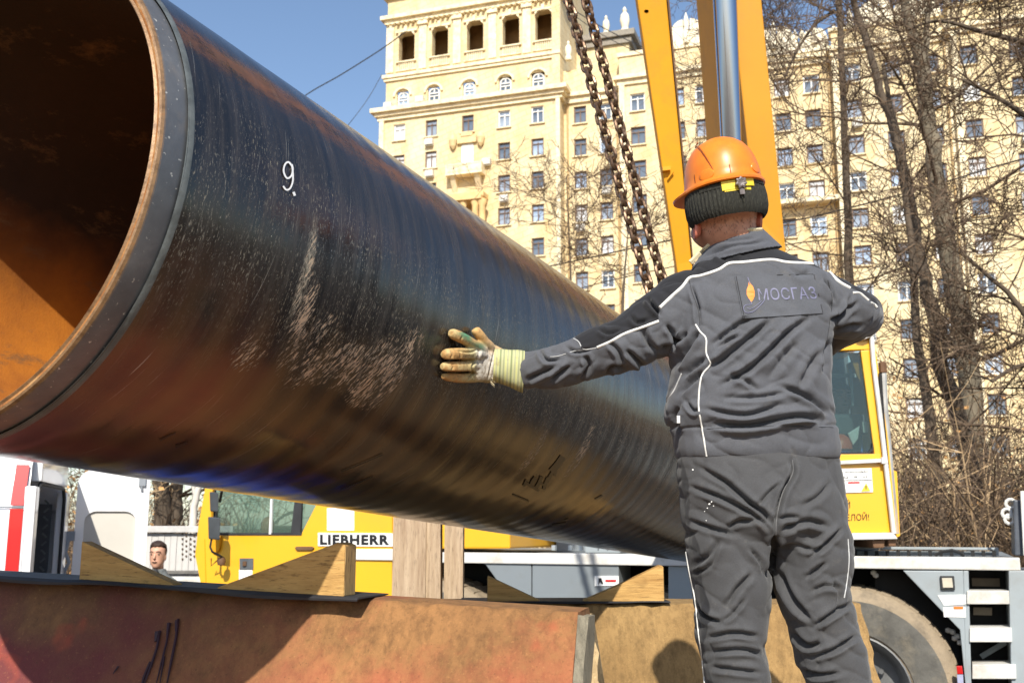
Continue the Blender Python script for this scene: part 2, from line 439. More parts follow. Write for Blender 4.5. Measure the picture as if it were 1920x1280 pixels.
for s_, z_, a_, h_ in ol:
    q = MB()
    for k in range(8): q.box(bp(s_ - a_ + .22 * k + .11, .22, 48.35), BU * .05, BV * .06, ZZ * .42)
    q.box(bp(s_, .2, 48.84), BU * (a_ + .25), BV * .14, ZZ * .07); q.box(bp(s_, .2, 47.88), BU * (a_ + .25), BV * .14, ZZ * .06)
    q.build('balustrade', M_trim, bld)
    q = MB()       # segmental head with keystone, corner brackets
    q.box(bp(s_, .2, 52.16), BU * (a_ + .3), BV * .14, ZZ * .11); q.box(bp(s_, .1, 52.3), BU * .16, BV * .2, ZZ * .3)
    for k in (-1, 1):
        q.hexa([bp(s_ + k * a_, .1, 52.05), bp(s_ + k * (a_ - .34), .1, 52.05), bp(s_ + k * a_, .1, 51.65)], [bp(s_ + k * a_, .9, 52.05), bp(s_ + k * (a_ - .34), .9, 52.05), bp(s_ + k * a_, .9, 51.65)])
    q.build('lintel', M_trim, bld)
pi2 = MB()
for s_ in (-1.3, 2.35, 6.1, 9.9, 13.5, 16.5): pi2.box(bp(s_, .22, 50.4), BU * .42, BV * .12, ZZ * 2.6)
for s_ in (2.35, 6.1, 9.9, 13.5): pi2.box(bp(s_, .12, 52.8), BU * .55, BV * .2, ZZ * .22)
pi2.build('pilaster', M_trim, bld)
cornice(-1.7, 16.9, .3, [(53.2, 53.6, .25), (53.6, 54.0, .6), (56, 56.3, .4)])
den = MB()
for k in range(34): den.box(bp(-1.5 + k * .55, .02, 53.1), BU * .14, BV * .2, ZZ * .1)
den.build('dentil', M_trim, bld, kind='stuff')
# rear mass of the tower seen past its right edge, with roof cornice and figures
rm = MB(); rm.box(bp(14, 12, 25), BU * 8.4, BV * 5.5, ZZ * 26.2); rm.box(bp(16.5, 6, 50), BU * .4, BV * 6, ZZ * 8); rm.build('wall', M_wall, bld)
q = MB(); q.box(bp(14, 12, 51.4), BU * 9.1, BV * 6.1, ZZ * .3); q.box(bp(14, 12, 50.7), BU * 8.7, BV * 5.8, ZZ * .3); q.build('cornice', simple('weathered_lead_cornice', (.25, .22, .18), .7, bmp=0), bld)
def lathe_at(mb, c, prof, n=10):
    mb.rings([[c + Vector((math.cos(2 * math.pi * k / n) * r, math.sin(2 * math.pi * k / n) * r, z)) for k in range(n)] for r, z in prof]); return mb
for s_, w_, z_, sc in ((20.0, 6.8, 51.7, 1.0), (21.9, 7.1, 51.7, 1.35), (17.6, .6, 46.6, .9)):
    lathe_at(MB(), bp(s_, w_, z_), [(.35 * sc, 0), (.4 * sc, .3 * sc), (.25 * sc, .5 * sc), (.38 * sc, 1.1 * sc), (.3 * sc, 1.6 * sc), (.12 * sc, 1.8 * sc), (.18 * sc, 2.0 * sc), (.05, 2.25 * sc)]).build('finial', M_trim_white, bld, smooth=True)
# roof crests: rounded gables with pinnacles
def crest(s_, w_, z_, half, hgt):
    mb = MB()
    for k in (-1, 1):
        pts = [(s_ + k * .25, 0)] + [(s_ + k * (.25 + half * math.sin(t) ** .8), hgt * math.cos(t) ** 1.0) for t in [R(x) for x in (2, 15, 30, 45, 60, 72, 82, 89)]] + [(s_ + k * (half + .3), 0)]
        mb.hexa([bp(x, w_, z_ + z) for x, z in pts], [bp(x, w_ + .6, z_ + z) for x, z in pts])
        lathe_at(mb, bp(s_ + k * (half + .8), w_ + .3, z_), [(.25, 0), (.3, .5), (.15, .7), (.3, 1.0), (.2, 1.4), (.02, 1.8)])
    lathe_at(mb, bp(s_, w_ - .1, z_), [(.3, 0), (.35, hgt * .5), (.2, hgt * .6), (.3, hgt * .85), (.02, hgt * 1.25)])
    mb.build('roof_crest', M_trim_white, bld, smooth=True)
crest(29.2, .1, 46.3, 1.5, 2.5); crest(32.1, .2, 46.3, .9, 1.6)
pz = MB(); pz.box(bp(37.6, 1.3, 44.6), BU * 4.2, BV * .4, ZZ * .35); pz.build('parapet', M_trim_white, bld)
crest(37.0, .9, 44.9, 1.7, 2.3); crest(40.6, .9, 44.9, .9, 1.5); crest(45.9, -.2, 45.6, 1.4, 2.2); crest(49.7, -.2, 45.6, 1.2, 2.6)
# balcony group on the tower
q = MB(); cs = 7.4
q.box(bp(cs, -.55, 35.75), BU * 1.9, BV * .6, ZZ * .14); q.box(bp(cs, -1.1, 36.65), BU * 1.75, BV * .07, ZZ * .07)
for k in range(12): q.box(bp(cs - 1.62 + k * .295, -1.1, 36.22), BU * .06, BV * .05, ZZ * .36)
for k in (-1, 1): q.box(bp(cs + k * 1.75, -.55, 36.3), BU * .12, BV * .62, ZZ * .45)
q.box(bp(cs, -1.12, 36.25), BU * 1.6, BV * .02, ZZ * .3)
for k in (-1, 1): q.hexa([bp(cs + k * 1.25 - .25, 0, 35.6), bp(cs + k * 1.25 - .25, -.95, 35.6), bp(cs + k * 1.25 - .25, 0, 34.2)], [bp(cs + k * 1.25 + .25, 0, 35.6), bp(cs + k * 1.25 + .25, -.95, 35.6), bp(cs + k * 1.25 + .25, 0, 34.2)])
q.build('balcony', M_trim, bld)
q = MB(); q.box(bp(cs, .02, 37.9), BU * .62, BV * .06, ZZ * 1.15); q.build('window', M_fr_w, bld)
q = MB()
q.box(bp(cs, -.15, 39.45), BU * 1.0, BV * .16, ZZ * .35); q.box(bp(cs, -.2, 40.0), BU * .6, BV * .18, ZZ * .22)
for k in (-1, 1): lathe_at(q, bp(cs + k * 1.45, -.25, 38.6), [(.1, 0), (.3, .3), (.42, .9), (.3, 1.3), (.1, 1.5)])
q.build('stone_ornament', simple('ochre_stone', (.70, .53, .28), .85, var=.2, scale=2, bmp=.3, bdist=.05), bld)
q = MB(); q.box(bp(cs, -.7, 33.35), BU * 2.2, BV * .75, ZZ * .22); q.box(bp(cs + .2, -.9, 32.95), BU * 1.9, BV * .9, ZZ * .18); q.box(bp(cs + .2, -.9, 26.9), BU * 1.9, BV * .8, ZZ * .3)
for k, r_ in ((-1.1, .3), (-.2, .3), (1.0, .34), (1.7, .34)): lathe_at(q, bp(cs + k + .3, -1.2, 27.2), [(r_ * 1.3, 0), (r_, .4), (r_ * .95, 5.0), (r_ * 1.4, 5.4), (r_ * 1.4, 5.6)])
q.build('loggia_columns', simple('orange_stone', (.70, .48, .22), .85, var=.2, scale=1.5, bmp=.3, bdist=.05), bld, smooth=True)
# air conditioners under windows
for s_, w_, z_ in ((3.4, 0, 39.65), (3.5, 0, 36.35), (11.3, 0, 33.0), (9.5, 0, 36.9), (21.1, 1.35, 33.2), (18.5, 1.35, 29.8), (-1.3, .25, 44.2), (2.2, .25, 44.4), (56.9, -.9, 33.2), (43.8, -.2, 36.4)):
    q = MB(); q.box(bp(s_, w_ - .3, z_), BU * .42, BV * .22, ZZ * .3)
    q.rings([[bp(s_ + .1 + math.cos(a_) * .2, w_ - .54 - d_, z_ + math.sin(a_) * .2) for a_ in [2 * math.pi * k / 10 for k in range(10)]] for d_ in (0, .01)])
    q.box(bp(s_, w_ - .2, z_ - .36), BU * .38, BV * .2, ZZ * .03); q.build('air_conditioner', M_ac, bld)
# rainwater pipes
q = MB()
for s_, w_ in ((17.3, 1.25), (32.3, .0), (22.2, 1.25), (41.6, .9), (51.2, -.3)): q.tube([bp(s_, w_ - .1, 3), bp(s_, w_ - .1, 43)], .09, 6)
q.build('downpipe', simple('painted_downpipe', (.45, .30, .13), .6, bmp=0), bld)
# roofs to close the masses
q = MB()
for s0, s1, w, zt, _, _ in secs: q.box(bp((s0 + s1) / 2, w + 6, zt - .2), BU * ((s1 - s0) / 2 - .05), BV * 5.9, ZZ * .15)
q.box(bp(25, 20, 21), BU * 26, BV * .3, ZZ * 21)
q.build('roof', simple('grey_roof', (.2, .19, .18), .8, bmp=0), bld)
# ================================================================== TREES, THICKETS, CABLES
def bark(name, c, c2):
    m, nt, b = newmat(name); v = coords(nt, scale=(1, 1, .35))
    cc = ramp(nt, noisef(nt, v, 3.5, 8, .7), [(.3, c), (.7, c2)])
    nt.links.new(cc, b.inputs['Base Color']); b.inputs['Roughness'].default_value = .9
    bump(nt, b, noisef(nt, v, 16, 6, .7), .6, .02); return m
M_bark_d = bark('dark_bark', (.045, .032, .022), (.13, .095, .065))
M_bark_l = bark('grey_green_bark', (.09, .072, .048), (.22, .18, .125))
M_bark_b = bark('birch_bark', (.45, .40, .34), (.75, .70, .62))
M_twig = bark('brown_twigs', (.055, .036, .024), (.17, .11, .065))
M_twig_l = bark('straw_coloured_stems', (.30, .19, .10), (.52, .37, .21))
def bend(p, d, L, r0, r1, rng, seg=5, wob=.18, up=.06):
    pts = [p]; d = d.normalized()
    for i in range(seg):
        d = (d + Vector((rng.gauss(0, wob), rng.gauss(0, wob), rng.gauss(0, wob) + up))).normalized()
        pts.append(pts[-1] + d * (L / seg))
    return pts, [r0 + (r1 - r0) * i / seg for i in range(seg + 1)]
def branch(mb, p, d, L, r, lvl, rng, kids=(5, 6, 5), rmin=.006):
    pts, rs = bend(p, d, L, r, max(rmin, r * .35), rng, 5 if lvl < 2 else 3, .16 + .05 * lvl, .05)
    mb.tube(pts, rs, 5 if lvl == 0 else 3, cap=False)
    if lvl >= len(kids): return
    for _ in range(kids[lvl]):
        t = rng.uniform(.2, 1); i = min(len(pts) - 2, int(t * (len(pts) - 1))); f = t * (len(pts) - 1) - i
        q = pts[i].lerp(pts[i + 1], f); dd = (pts[i + 1] - pts[i]).normalized()
        side = Vector((rng.gauss(0, 1), rng.gauss(0, .8), rng.gauss(0, .7))); side = (side - dd * side.dot(dd)).normalized()
        branch(mb, q, dd * .75 + side * rng.uniform(.6, 1.1), L * rng.uniform(.4, .65), max(rmin, r * .45), lvl + 1, rng, kids, rmin)
def tree(name, label, trunks, Y, mat_t, seed, nb, L, kids=(5, 5, 4), group=None, radius=1, rmin=.006, tmin=.15):
    """trunks: list of polylines [(px, py, half width px), ...] read off at distance Y"""
    rng = random.Random(seed)
    base = at(trunks[0][-1][0], trunks[0][-1][1], Y)
    root = thing(name, label, 'tree', Vector((base.x, Y, 0)), group)
    tw = MB(); lim = MB()
    for ti, tr in enumerate(trunks):
        pts = [at(x, y, Y + (0 if ti == 0 else .15)) for x, y, _ in tr]; rs = [h * Y / FPX * 1.02 for _, _, h in tr]
        if ti == 0: pts.append(Vector((pts[-1].x + (pts[-1].x - pts[-2].x) * .5, Y, -.1))); rs.append(rs[-1] * 1.25)
        cp = catmull([tuple(p) + (r_,) for p, r_ in zip(pts, rs)], 4)
        P = [Vector(c[:3]) + Vector((rng.gauss(0, c[3] * .12), rng.gauss(0, c[3] * .1), 0)) for c in cp]
        m = MB(); m.tube(P, [c[3] for c in cp], 10); m.build('trunk', mat_t, root, smooth=True)
        for _ in range(nb):
            i = rng.randrange(0, max(1, int(len(P) * (1 - tmin))))
            d = Vector((rng.choice((-1, 1)) * rng.uniform(.5, 1), rng.gauss(0, .6), rng.uniform(.0, .9)))
            branch(tw, P[i], d, L * rng.uniform(.6, 1.3), max(.014, cp[i][3] * .24), 0, rng, kids, rmin)
    tw.build('crown', M_twig if mat_t is not M_bark_b else M_twig_l, root, kind='stuff')
    return root
tree('bare_tree', 'tall bare grey-green tree trunk forking near the top, right of the operator cab', [
    [(1690, -60, 8), (1700, 25, 9), (1716, 80, 10), (1731, 135, 13), (1743, 235, 15), (1751, 302, 15), (1767, 420, 17), (1784, 520, 18), (1804, 621, 19), (1817, 705, 20), (1826, 850, 21), (1852, 1012, 22)],
    [(1752, -60, 4), (1743, 0, 5), (1737, 60, 6), (1733, 130, 8)]], 20, M_bark_l, 11, 10, 3.4, (6, 5, 3))
tree('bare_tree', 'dark slanting bare tree trunk immediately left of the forked grey-green one', [
    [(1590, -60, 5), (1599, 0, 6), (1619, 57, 7), (1636, 117, 7), (1649, 168, 8), (1670, 218, 9), (1686, 285, 10), (1704, 370, 11), (1717, 453, 12), (1733, 520, 12), (1750, 595, 13), (1767, 689, 14), (1790, 756, 15), (1825, 893, 16), (1862, 1003, 17)]], 17, M_bark_d, 5, 12, 2.7, (6, 5, 3))
tree('bare_tree', 'slim dark bare tree rising just right of the operator cab', [
    [(1655, 120, 4), (1680, 260, 5), (1702, 400, 6), (1712, 500, 7), (1720, 630, 8), (1733, 718, 9), (1752, 850, 10), (1765, 1000, 11)]], 15, M_bark_d, 23, 14, 2.2, (6, 5, 3))
tree('bare_tree', 'bare tree with long low boughs at the right border of the photo', [
    [(1975, -50, 9), (1968, 200, 11), (1955, 420, 13), (1945, 640, 15), (1940, 1000, 17)],
    [(1805, 150, 3.2), (1850, 172, 4), (1905, 205, 5), (1965, 250, 6)], [(1690, 60, 2.5), (1760, 40, 3), (1850, 62, 5), (1960, 90, 6)],
    [(1800, 470, 3), (1855, 520, 4), (1900, 560, 5), (1955, 640, 6)], [(1860, 715, 3), (1900, 690, 4), (1950, 680, 5)]], 14, M_bark_d, 31, 7, 1.8, (6, 5, 3))
tree('bare_tree', 'bare tree with drooping seed-laden twigs against the sky beside the yellow boom', [
    [(1560, -120, 5), (1572, 0, 6), (1578, 110, 6), (1585, 300, 7), (1592, 480, 8), (1600, 700, 10), (1606, 1000, 11)],
    [(1470, 150, 1.5), (1495, 95, 2.5), (1525, 50, 3), (1565, 20, 4)]], 24, M_bark_d, 42, 13, 3.0, (6, 6, 4))
tree('bare_tree', 'thin bare tree in front of the facade, behind the chains', [
    [(1178, 430, 1.2), (1172, 500, 2), (1168, 570, 3), (1170, 660, 4), (1172, 800, 4.5), (1172, 985, 5)]], 30, M_bark_d, 3, 16, 2.6, (5, 5, 3), rmin=.009)
tree('bare_tree', 'thin bare sapling before the pale facade left of the chains', [
    [(1062, 330, .8), (1066, 420, 1.4), (1070, 520, 2), (1072, 700, 3), (1074, 985, 4)]], 36, M_bark_d, 8, 14, 3.0, (5, 4, 3), rmin=.009)
tree('bare_tree', 'dark tree trunk in the gap between van door and yellow cab', [
    [(296, 700, 12), (300, 860, 14), (304, 990, 16)], [(338, 760, 9), (332, 880, 11), (326, 985, 13)]], 17, M_bark_d, 14, 8, 2.0, (5, 4, 3))
tree('birch_tree', 'slender white-barked birch beside the yellow cab mirrors', [
    [(392, 760, 4), (380, 880, 5), (368, 930, 6), (360, 990, 7)], [(350, 780, 3), (362, 880, 4), (366, 930, 5)]], 15, M_bark_b, 19, 6, 1.6, (5, 4, 3))
# dense undergrowth: countless stems, one object per patch
def thicket(name, label, x0, x1, n, Y0, Y1, hmin, hmax, seed, mats, kidn=9):
    rng = random.Random(seed); mbs = MB()
    for k in range(n):
        Y = rng.uniform(Y0, Y1); x = (rng.uniform(x0, x1) - 960) / FPX * Y
        h = rng.uniform(hmin, hmax) * (.7 + .5 * noise.noise(Vector((x * .5, Y * .5, seed))))
        lean = Vector((rng.gauss(0, .28), rng.gauss(0, .25), 1)); mi = 1 if rng.random() < .16 else 0
        pts, rs = bend(Vector((x, Y, 0)), lean, h, rng.uniform(.008, .022), .004, rng, 6, .13, .02)
        mbs.tube(pts, rs, 3, mi, cap=False)
        for _ in range(kidn):
            i = rng.randrange(1, 6); dd = (pts[i] - pts[i - 1]).normalized()
            s_ = Vector((rng.gauss(0, 1), rng.gauss(0, .8), rng.gauss(.2, .6)))
            p2, r2 = bend(pts[i], dd * .6 + s_.normalized() * .8, h * rng.uniform(.15, .45), .007, .003, rng, 3, .25, 0)
            mbs.tube(p2, r2, 3, mi, cap=False)
    o = mbs.build(name, mats, kind='stuff'); tag(o, label, 'bushes')
thicket('thicket', 'dense tangle of leafless brown bushes right of the operator cab, behind the crane deck', 1500, 2350, 2100, 12.5, 24, 1.6, 4.9, 1, [M_twig, M_twig_l])
thicket('thicket', 'leafless brown bushes seen under the pipe between the white van and the yellow cab', -60, 470, 520, 16, 24, 1.8, 4.2, 2, [M_twig, M_twig_l], 7)
thicket('thicket', 'low leafless bushes at the foot of the facade behind the chains', 930, 1500, 420, 26, 40, 1.5, 6.8, 4, [M_twig, M_twig_l], 8)
# unseen blue sheet added behind the first block for the pipe's blue reflection
q = MB(); nx_, ny_ = 46, 40; V_ = []
for j in range(ny_ + 1):
    for i in range(nx_ + 1):
        x = -2.6 + 2.15 * i / nx_ + .06 * math.sin(j * .5); y = 3.9 + 2.3 * j / ny_ + .05 * math.sin(i * .6)
        V_.append((x, y, terrain_h(x, y) + .03 + .05 * abs(noise.noise(Vector((x * 3, y * 3, 7)))) + .02 * noise.noise(Vector((x * 9, y * 9, 3)))))
q.add(V_, [(j * (nx_ + 1) + i, j * (nx_ + 1) + i + 1, (j + 1) * (nx_ + 1) + i + 1, (j + 1) * (nx_ + 1) + i) for j in range(ny_) for i in range(nx_)])
tag(q.build('reflector_sheet', simple('blue_reflector', (.012, .07, .50), .4, var=.2, scale=4, bmp=.1), smooth=True), 'unseen blue sheet added behind the red-stained block, for the blue reflection on the pipe underside', 'reflector_sheet')
# dead leaves scattered through the undergrowth
lm = MB(); rng = random.Random(9)
for k in range(5200):
    left = k % 4 == 0
    Y = rng.uniform(15, 25); x = ((rng.uniform(-60, 450) if left else rng.uniform(1600, 1990)) - 960) / FPX * Y
    z = abs(rng.gauss(0, 1.6)) + .1; c = Vector((x, Y, z)); a = Vector((rng.gauss(0, 1), rng.gauss(0, 1), rng.gauss(0, 1))).normalized() * .055; b_ = a.orthogonal().normalized() * .04
    lm.add([c - a, c + b_, c + a, c - b_], [(0, 1, 2, 3)])
tag(lm.build('dead_leaves', simple('dry_leaf', (.50, .27, .10), .8, var=.4, scale=.8, bmp=0), kind='stuff'), 'dry orange-brown leaves caught in the undergrowth', 'leaves')
# grassy bank beyond the yard, sunlit dry
bm_ = MB(); gx = [-40 + 2 * i for i in range(41)]; gy = [16.2, 18, 20, 24, 30, 40, 60]
bm_.add([(x, y, .03 + .25 * min(1, (y - 16.2) / 4) + .12 * noise.noise(Vector((x * .3, y * .3, 2)))) for y in gy for x in gx], [(j * 41 + i, j * 41 + i + 1, (j + 1) * 41 + i + 1, (j + 1) * 41 + i) for j in range(6) for i in range(40)])
tag(bm_.build('leaf_litter_bank', simple('leaf_litter', (.26, .16, .075), .95, var=.5, scale=2.2, bmp=.8, bdist=.05)), kind='structure')
# overhead cables
M_cable = simple('black_cable', (.02, .02, .022), .6, bmp=0)
def cable(pts, r, label, group=None):
    P = [at(*p) for p in pts]; m = MB()
    cp = catmull([tuple(p) for p in P], 8); m.tube([Vector(c) for c in cp], r, 6)
    tag(m.build('overhead_cable', M_cable, smooth=True), label, 'cable', group)
cable([(1990, 286, 24), (1900, 303, 25), (1760, 345, 26), (1600, 388, 27), (1470, 417, 28), (1250, 452, 30), (1040, 497, 33), (900, 520, 35)], .022, 'upper of two sagging black cables crossing in front of the facade and trees')
cable([(1990, 395, 24), (1850, 410, 25), (1640, 440, 27), (1480, 458, 28), (1300, 492, 30), (1140, 527, 32), (1000, 565, 34)], .016, 'lower of two black cables crossing in front of the facade behind the helmet')
cable([(470, 258, 60), (570, 181, 60), (640, 140, 60), (716, 92, 60), (760, 60, 60)], .035, 'thin dark wire across the sky left of the tower, uppermost')
cable([(600, 300, 62), (655, 232, 60), (690, 185, 60), (716, 140, 60)], .02, 'thin dark wire across the sky close to the tower, steeper and lower')
cable([(1080, 22, 60), (1130, 52, 60), (1195, 84, 60), (1300, 130, 60)], .03, 'upper thin wire in the patch of sky between chains and boom')
cable([(1080, 32, 60), (1130, 66, 60), (1195, 98, 60), (1300, 140, 60)], .022, 'lower thin wire in the patch of sky between chains and boom')

# ================================================================== VAN
M_white = simple('white_van_paint', (.78, .78, .80), .25, var=.03, scale=1, bmp=0, coat=.6)
M_red = simple('red_stripe_film', (.52, .008, .008), .35, var=.06, bmp=0, coat=.3)
M_rubber = simple('black_rubber', (.025, .025, .027), .75, var=.3, bmp=.2)
M_greyplast = simple('grey_van_trim', (.25, .27, .30), .5, var=.08, bmp=0)
M_beige = simple('beige_door_card', (.56, .53, .48), .7, var=.05, scale=2, bmp=.05)
M_tread = simple('dark_tread_plate', (.075, .08, .09), .45, metal=.2, var=.2, bmp=0)
van_o = at(52, 985, 9.35); van_o.z = 0
VU = Vector((.968, .25, 0)).normalized(); VV = Vector((-VU.y, VU.x, 0))
def vp(s, w, z): return van_o + VU * s + VV * w + ZZ * z
van = thing('van', 'white van with red vertical stripe and open rear door at far left', 'van', van_o)
q = MB()     # side skin with a horizontal crease, roof, floor, far side, front
prof = [(.02, .35), (0, .6), (0, 1.95), (.035, 1.985), (.035, 2.0), (.09, 2.35), (.22, 2.52), (.4, 2.58)]
rs = []
for s_ in (-5.2, -5.0, -3.5, -.02):
    tap = .0 if s_ > -5.1 else .12
    ring = [vp(s_, w + tap, z) for w, z in prof] + [vp(s_, 1.95 - w - tap, z) for w, z in prof[::-1]]
    rs.append(ring)
q.rings(rs, cap=False)
q.add(rs[0], [tuple(range(len(rs[0])))])
q.build('body', M_white, van, smooth=True)
q = MB()      # rear frame around the opening
for w0, w1 in ((.0, .16), (1.72, 1.95)): q.box(vp(.0, (w0 + w1) / 2, 1.25), VU * .05, VV * ((w1 - w0) / 2), ZZ * .92)
q.box(vp(0, .97, 2.36), VU * .05, VV * .75, ZZ * .14); q.box(vp(0, .97, .48), VU * .06, VV * .95, ZZ * .15)
q.build('rear_frame', M_white, van, bevel=.02)
q = MB()
for w in (.17, 1.70): q.tube([vp(.03, w, .6), vp(.03, w, 2.1), vp(.03, w + (.1 if w < 1 else -.1), 2.2)], .018, 6)
q.tube([vp(.03, .27, 2.2), vp(.03, 1.6, 2.2)], .018, 6); q.build('door_seal', M_rubber, van)
q = MB(); q.box(vp(-1.6, 1.80, 1.5), VU * 1.5, VV * .01, ZZ * .55); q.box(vp(-3.1, 1, 1.4), VU * .02, VV * .8, ZZ * .9)
q.build('lining_panel', M_tread, van)
q = MB()
for i in range(26):
    for j in range(13):
        c_ = vp(-.15 - i * .11, 1.78, 1.05 + j * .085); a = (VU + ZZ * (1 if (i + j) % 2 else -1)).normalized() * .03
        q.box(c_, a, VV * .006, a.cross(VV).normalized() * .009)
q.build('tread_rib', simple('worn_tread_rib', (.16, .17, .18), .4, metal=.3, bmp=0), van, kind='stuff')
q = MB(); q.box(vp(-1.6, 1.76, .78), VU * 1.5, VV * .06, ZZ * .2); q.box(vp(-1.6, .97, .5), VU * 1.55, VV * .85, ZZ * .02); q.build('wheel_box', M_greyplast, van)
q = MB(); q.box(vp(-.10, -.003, 1.28), VU * .055, VV * .004, ZZ * .69)
q.hexa([vp(-.155, -.005, 2.0 - .0), vp(-.045, -.005, 2.0), vp(-.035, .06, 2.36), vp(-.145, .06, 2.36)], [vp(-.155, .003, 2.0), vp(-.045, .003, 2.0), vp(-.035, .07, 2.36), vp(-.145, .07, 2.36)])
q.build('red_stripe', M_red, van)
q = MB(); q.tube([vp(s_, -.002, 1.985) for s_ in (-5, -3, -1, -.05)], .008, 6); q.build('body_crease', M_greyplast, van)
# far rear door, swung out
DU = (VU * .995 + VV * .05).normalized(); DV = Vector((-DU.y, DU.x, 0)); dh_ = vp(.07, 1.93, 0)
def dp(s, w, z): return dh_ + DU * s + DV * w + ZZ * z
def rrect(s0, s1, z0, z1, rr, w, n=6, top_only=False):
    pts = []
    for cx, cz, a0 in ((s1 - rr, z1 - rr, 0), (s0 + rr, z1 - rr, 90), (s0 + rr, z0 + rr, 180), (s1 - rr, z0 + rr, 270)):
        for k in range(n + 1):
            a = R(a0 + 90 * k / n); pts.append((cx + math.cos(a) * rr, cz + math.sin(a) * rr))
    return pts
o_ = rrect(.05, .78, .45, 2.42, .16, 0); i_ = rrect(.14, .66, .9, 1.98, .12, 0)
q = MB(); no = len(o_)
q.add([dp(a, -.03, z) for a, z in o_] + [dp(a, -.03, z) for a, z in i_] + [dp(a, .05, z) for a, z in o_] + [dp(a, -.0, z) for a, z in i_],
      [(k, (k + 1) % no, no + (k + 1) % no, no + k) for k in range(no)] + [((k + 1) % no, k, 2 * no + k, 2 * no + (k + 1) % no) for k in range(no)] + [(no + k, no + (k + 1) % no, 3 * no + (k + 1) % no, 3 * no + k) for k in range(no)] + [tuple(range(2 * no, 3 * no))])
dr = q.build('rear_door', M_white, van)
q = MB(); q.hexa([dp(a, -.004, z) for a, z in i_], [dp(a, .03, z) for a, z in i_]); q.build('door_card', M_beige, dr)
q = MB(); q.box(dp(.01, -.02, 1.72), DU * .05, DV * .03, ZZ * .05); q.box(dp(.01, -.02, .8), DU * .05, DV * .03, ZZ * .05)
q.tube([dp(.0, -.03, 1.7), dp(-.02, -.04, 1.55), dp(.02, -.04, 1.45), dp(-.02, -.04, 1.35), dp(.01, -.03, 1.2)], .02, 7); q.build('hinge', M_greyplast, dr)
q = MB(); q.box(dp(.7, -.04, 2.3), DU * .035, DV * .02, ZZ * .05); q.tube([dp(.68, -.045, 2.35), dp(.70, -.045, 2.2)], .014, 6); q.build('latch', M_greyplast, dr)
for s_ in (-.95, -4.2):
    for w_ in (.12, 1.83):
        q = MB(); q.rings([[vp(s_ + math.cos(t) * r_, w_ + d_, .34 + math.sin(t) * r_) for t in [2 * math.pi * k / 24 for k in range(24)]] for r_, d_ in ((.2, -.1), (.31, -.11), (.34, -.07), (.34, .07), (.31, .11), (.2, .1))]); q.build('wheel', M_rubber, van, smooth=True)

# ================================================================== GREY FENCE with punched holes
fo = at(320, 990, 13.2); fo.z = 0
fence = thing('fence', 'grey panel fence with a pattern of small holes, behind the young man', 'fence', fo)
M_fence = simple('weathered_grey_board', (.52, .50, .48), .8, var=.18, scale=3, bmp=.2, stretch=(4, 1, .5))
fx0, fx1 = at(180, 990, 13.2).x, at(440, 990, 13.2).x
n = 22; wdt = (fx1 - fx0) / n; pm = MB().add([], []); 
pm.box(Vector((0, 0, .88)), RT * (wdt / 2 - .0015), Vector((0, .014, 0)), ZZ * .86); po = pm.build('board', M_fence, bevel=.004); bd = po.data; bpy.data.objects.remove(po)
for k in range(n):
    o = bpy.data.objects.new('board', bd); col.objects.link(o); o.parent = fence; o.location = Vector((fx0 + wdt * (k + .5), 13.2 + (.004 if k % 2 else 0), 0)) - fo
q = MB(); q.box(Vector(((fx0 + fx1) / 2, 13.17, 1.79)), RT * ((fx1 - fx0) / 2), Vector((0, .045, 0)), ZZ * .04); q.build('top_rail', simple('pale_rail', (.52, .50, .48), .7, bmp=0), fence, bevel=.008)
q = MB(); q.box(Vector(((fx0 + fx1) / 2, 13.13, 1.27)), RT * ((fx1 - fx0) / 2), Vector((0, .03, 0)), ZZ * .02); q.build('lower_rail', simple('dark_rail', (.16, .15, .14), .7, bmp=0), fence, bevel=.005)
q = MB()
for i, x_ in enumerate((342, 349, 357, 364, 372)):
    for j in range(6 if i % 2 == 0 else 5):
        c_ = at(x_, 1000 + j * 9.5 + (4 if i % 2 else 0), 13.175); q.rings([[c_ + Vector((math.cos(t) * .012, d_, math.sin(t) * .012)) for t in [k * math.pi / 4 for k in range(8)]] for d_ in (-.001, .01)])
q.build('hole', M_dark, fence, kind='stuff')
# low white wall / verge line
q = MB(); q.box(at(330, 1086, 11.4) - ZZ * .62, RT * 1.2, Vector((0, .12, 0)), ZZ * .65); tag(q.build('low_wall', simple('white_washed_kerb', (.6, .58, .55), .8, dirt=((.3, .27, .22), .6)), bevel=.02), 'low pale wall in front of the grey fence', 'wall')
# ================================================================== MOBILE CRANE
CO = Vector((-2.77, 9.42, 0)); CU = Vector((.925, -.38, 0)).normalized(); CV = Vector((-CU.y, CU.x, 0))
def cp_(s, w, z): return CO + CU * s + CV * w + ZZ * z
def cm(px, py, w=0):
    """carrier-side coordinates (s, z) of a pixel on the plane at depth w"""
    p = onplane(px, py, CO + CV * w, CV) - CO; return p.dot(CU), p.z
M_yel = simple('yellow_crane_paint', (.80, .41, .018), .35, var=.04, scale=1.2, bmp=.03, coat=.4, dirt=((.45, .26, .05), .15))
M_amb = simple('amber_boom_paint', (.66, .29, .008), .6, var=.06, scale=1.5, bmp=.06, spec=.25, dirt=((.35, .17, .04), .35))
M_cw = simple('white_deck_paint', (.64, .63, .60), .5, var=.06, scale=2, bmp=.05, dirt=((.38, .32, .24), .75))
M_cg = simple('grey_carrier_paint', (.20, .225, .245), .45, var=.06, scale=1.5, bmp=.03, dirt=((.16, .15, .13), .35))
M_cg2 = simple('light_grey_carrier_paint', (.30, .335, .355), .45, var=.06, scale=1.5, bmp=.03, dirt=((.22, .2, .17), .4))
M_blk = simple('black_underbody', (.012, .012, .013), .8, var=.3, bmp=.1)
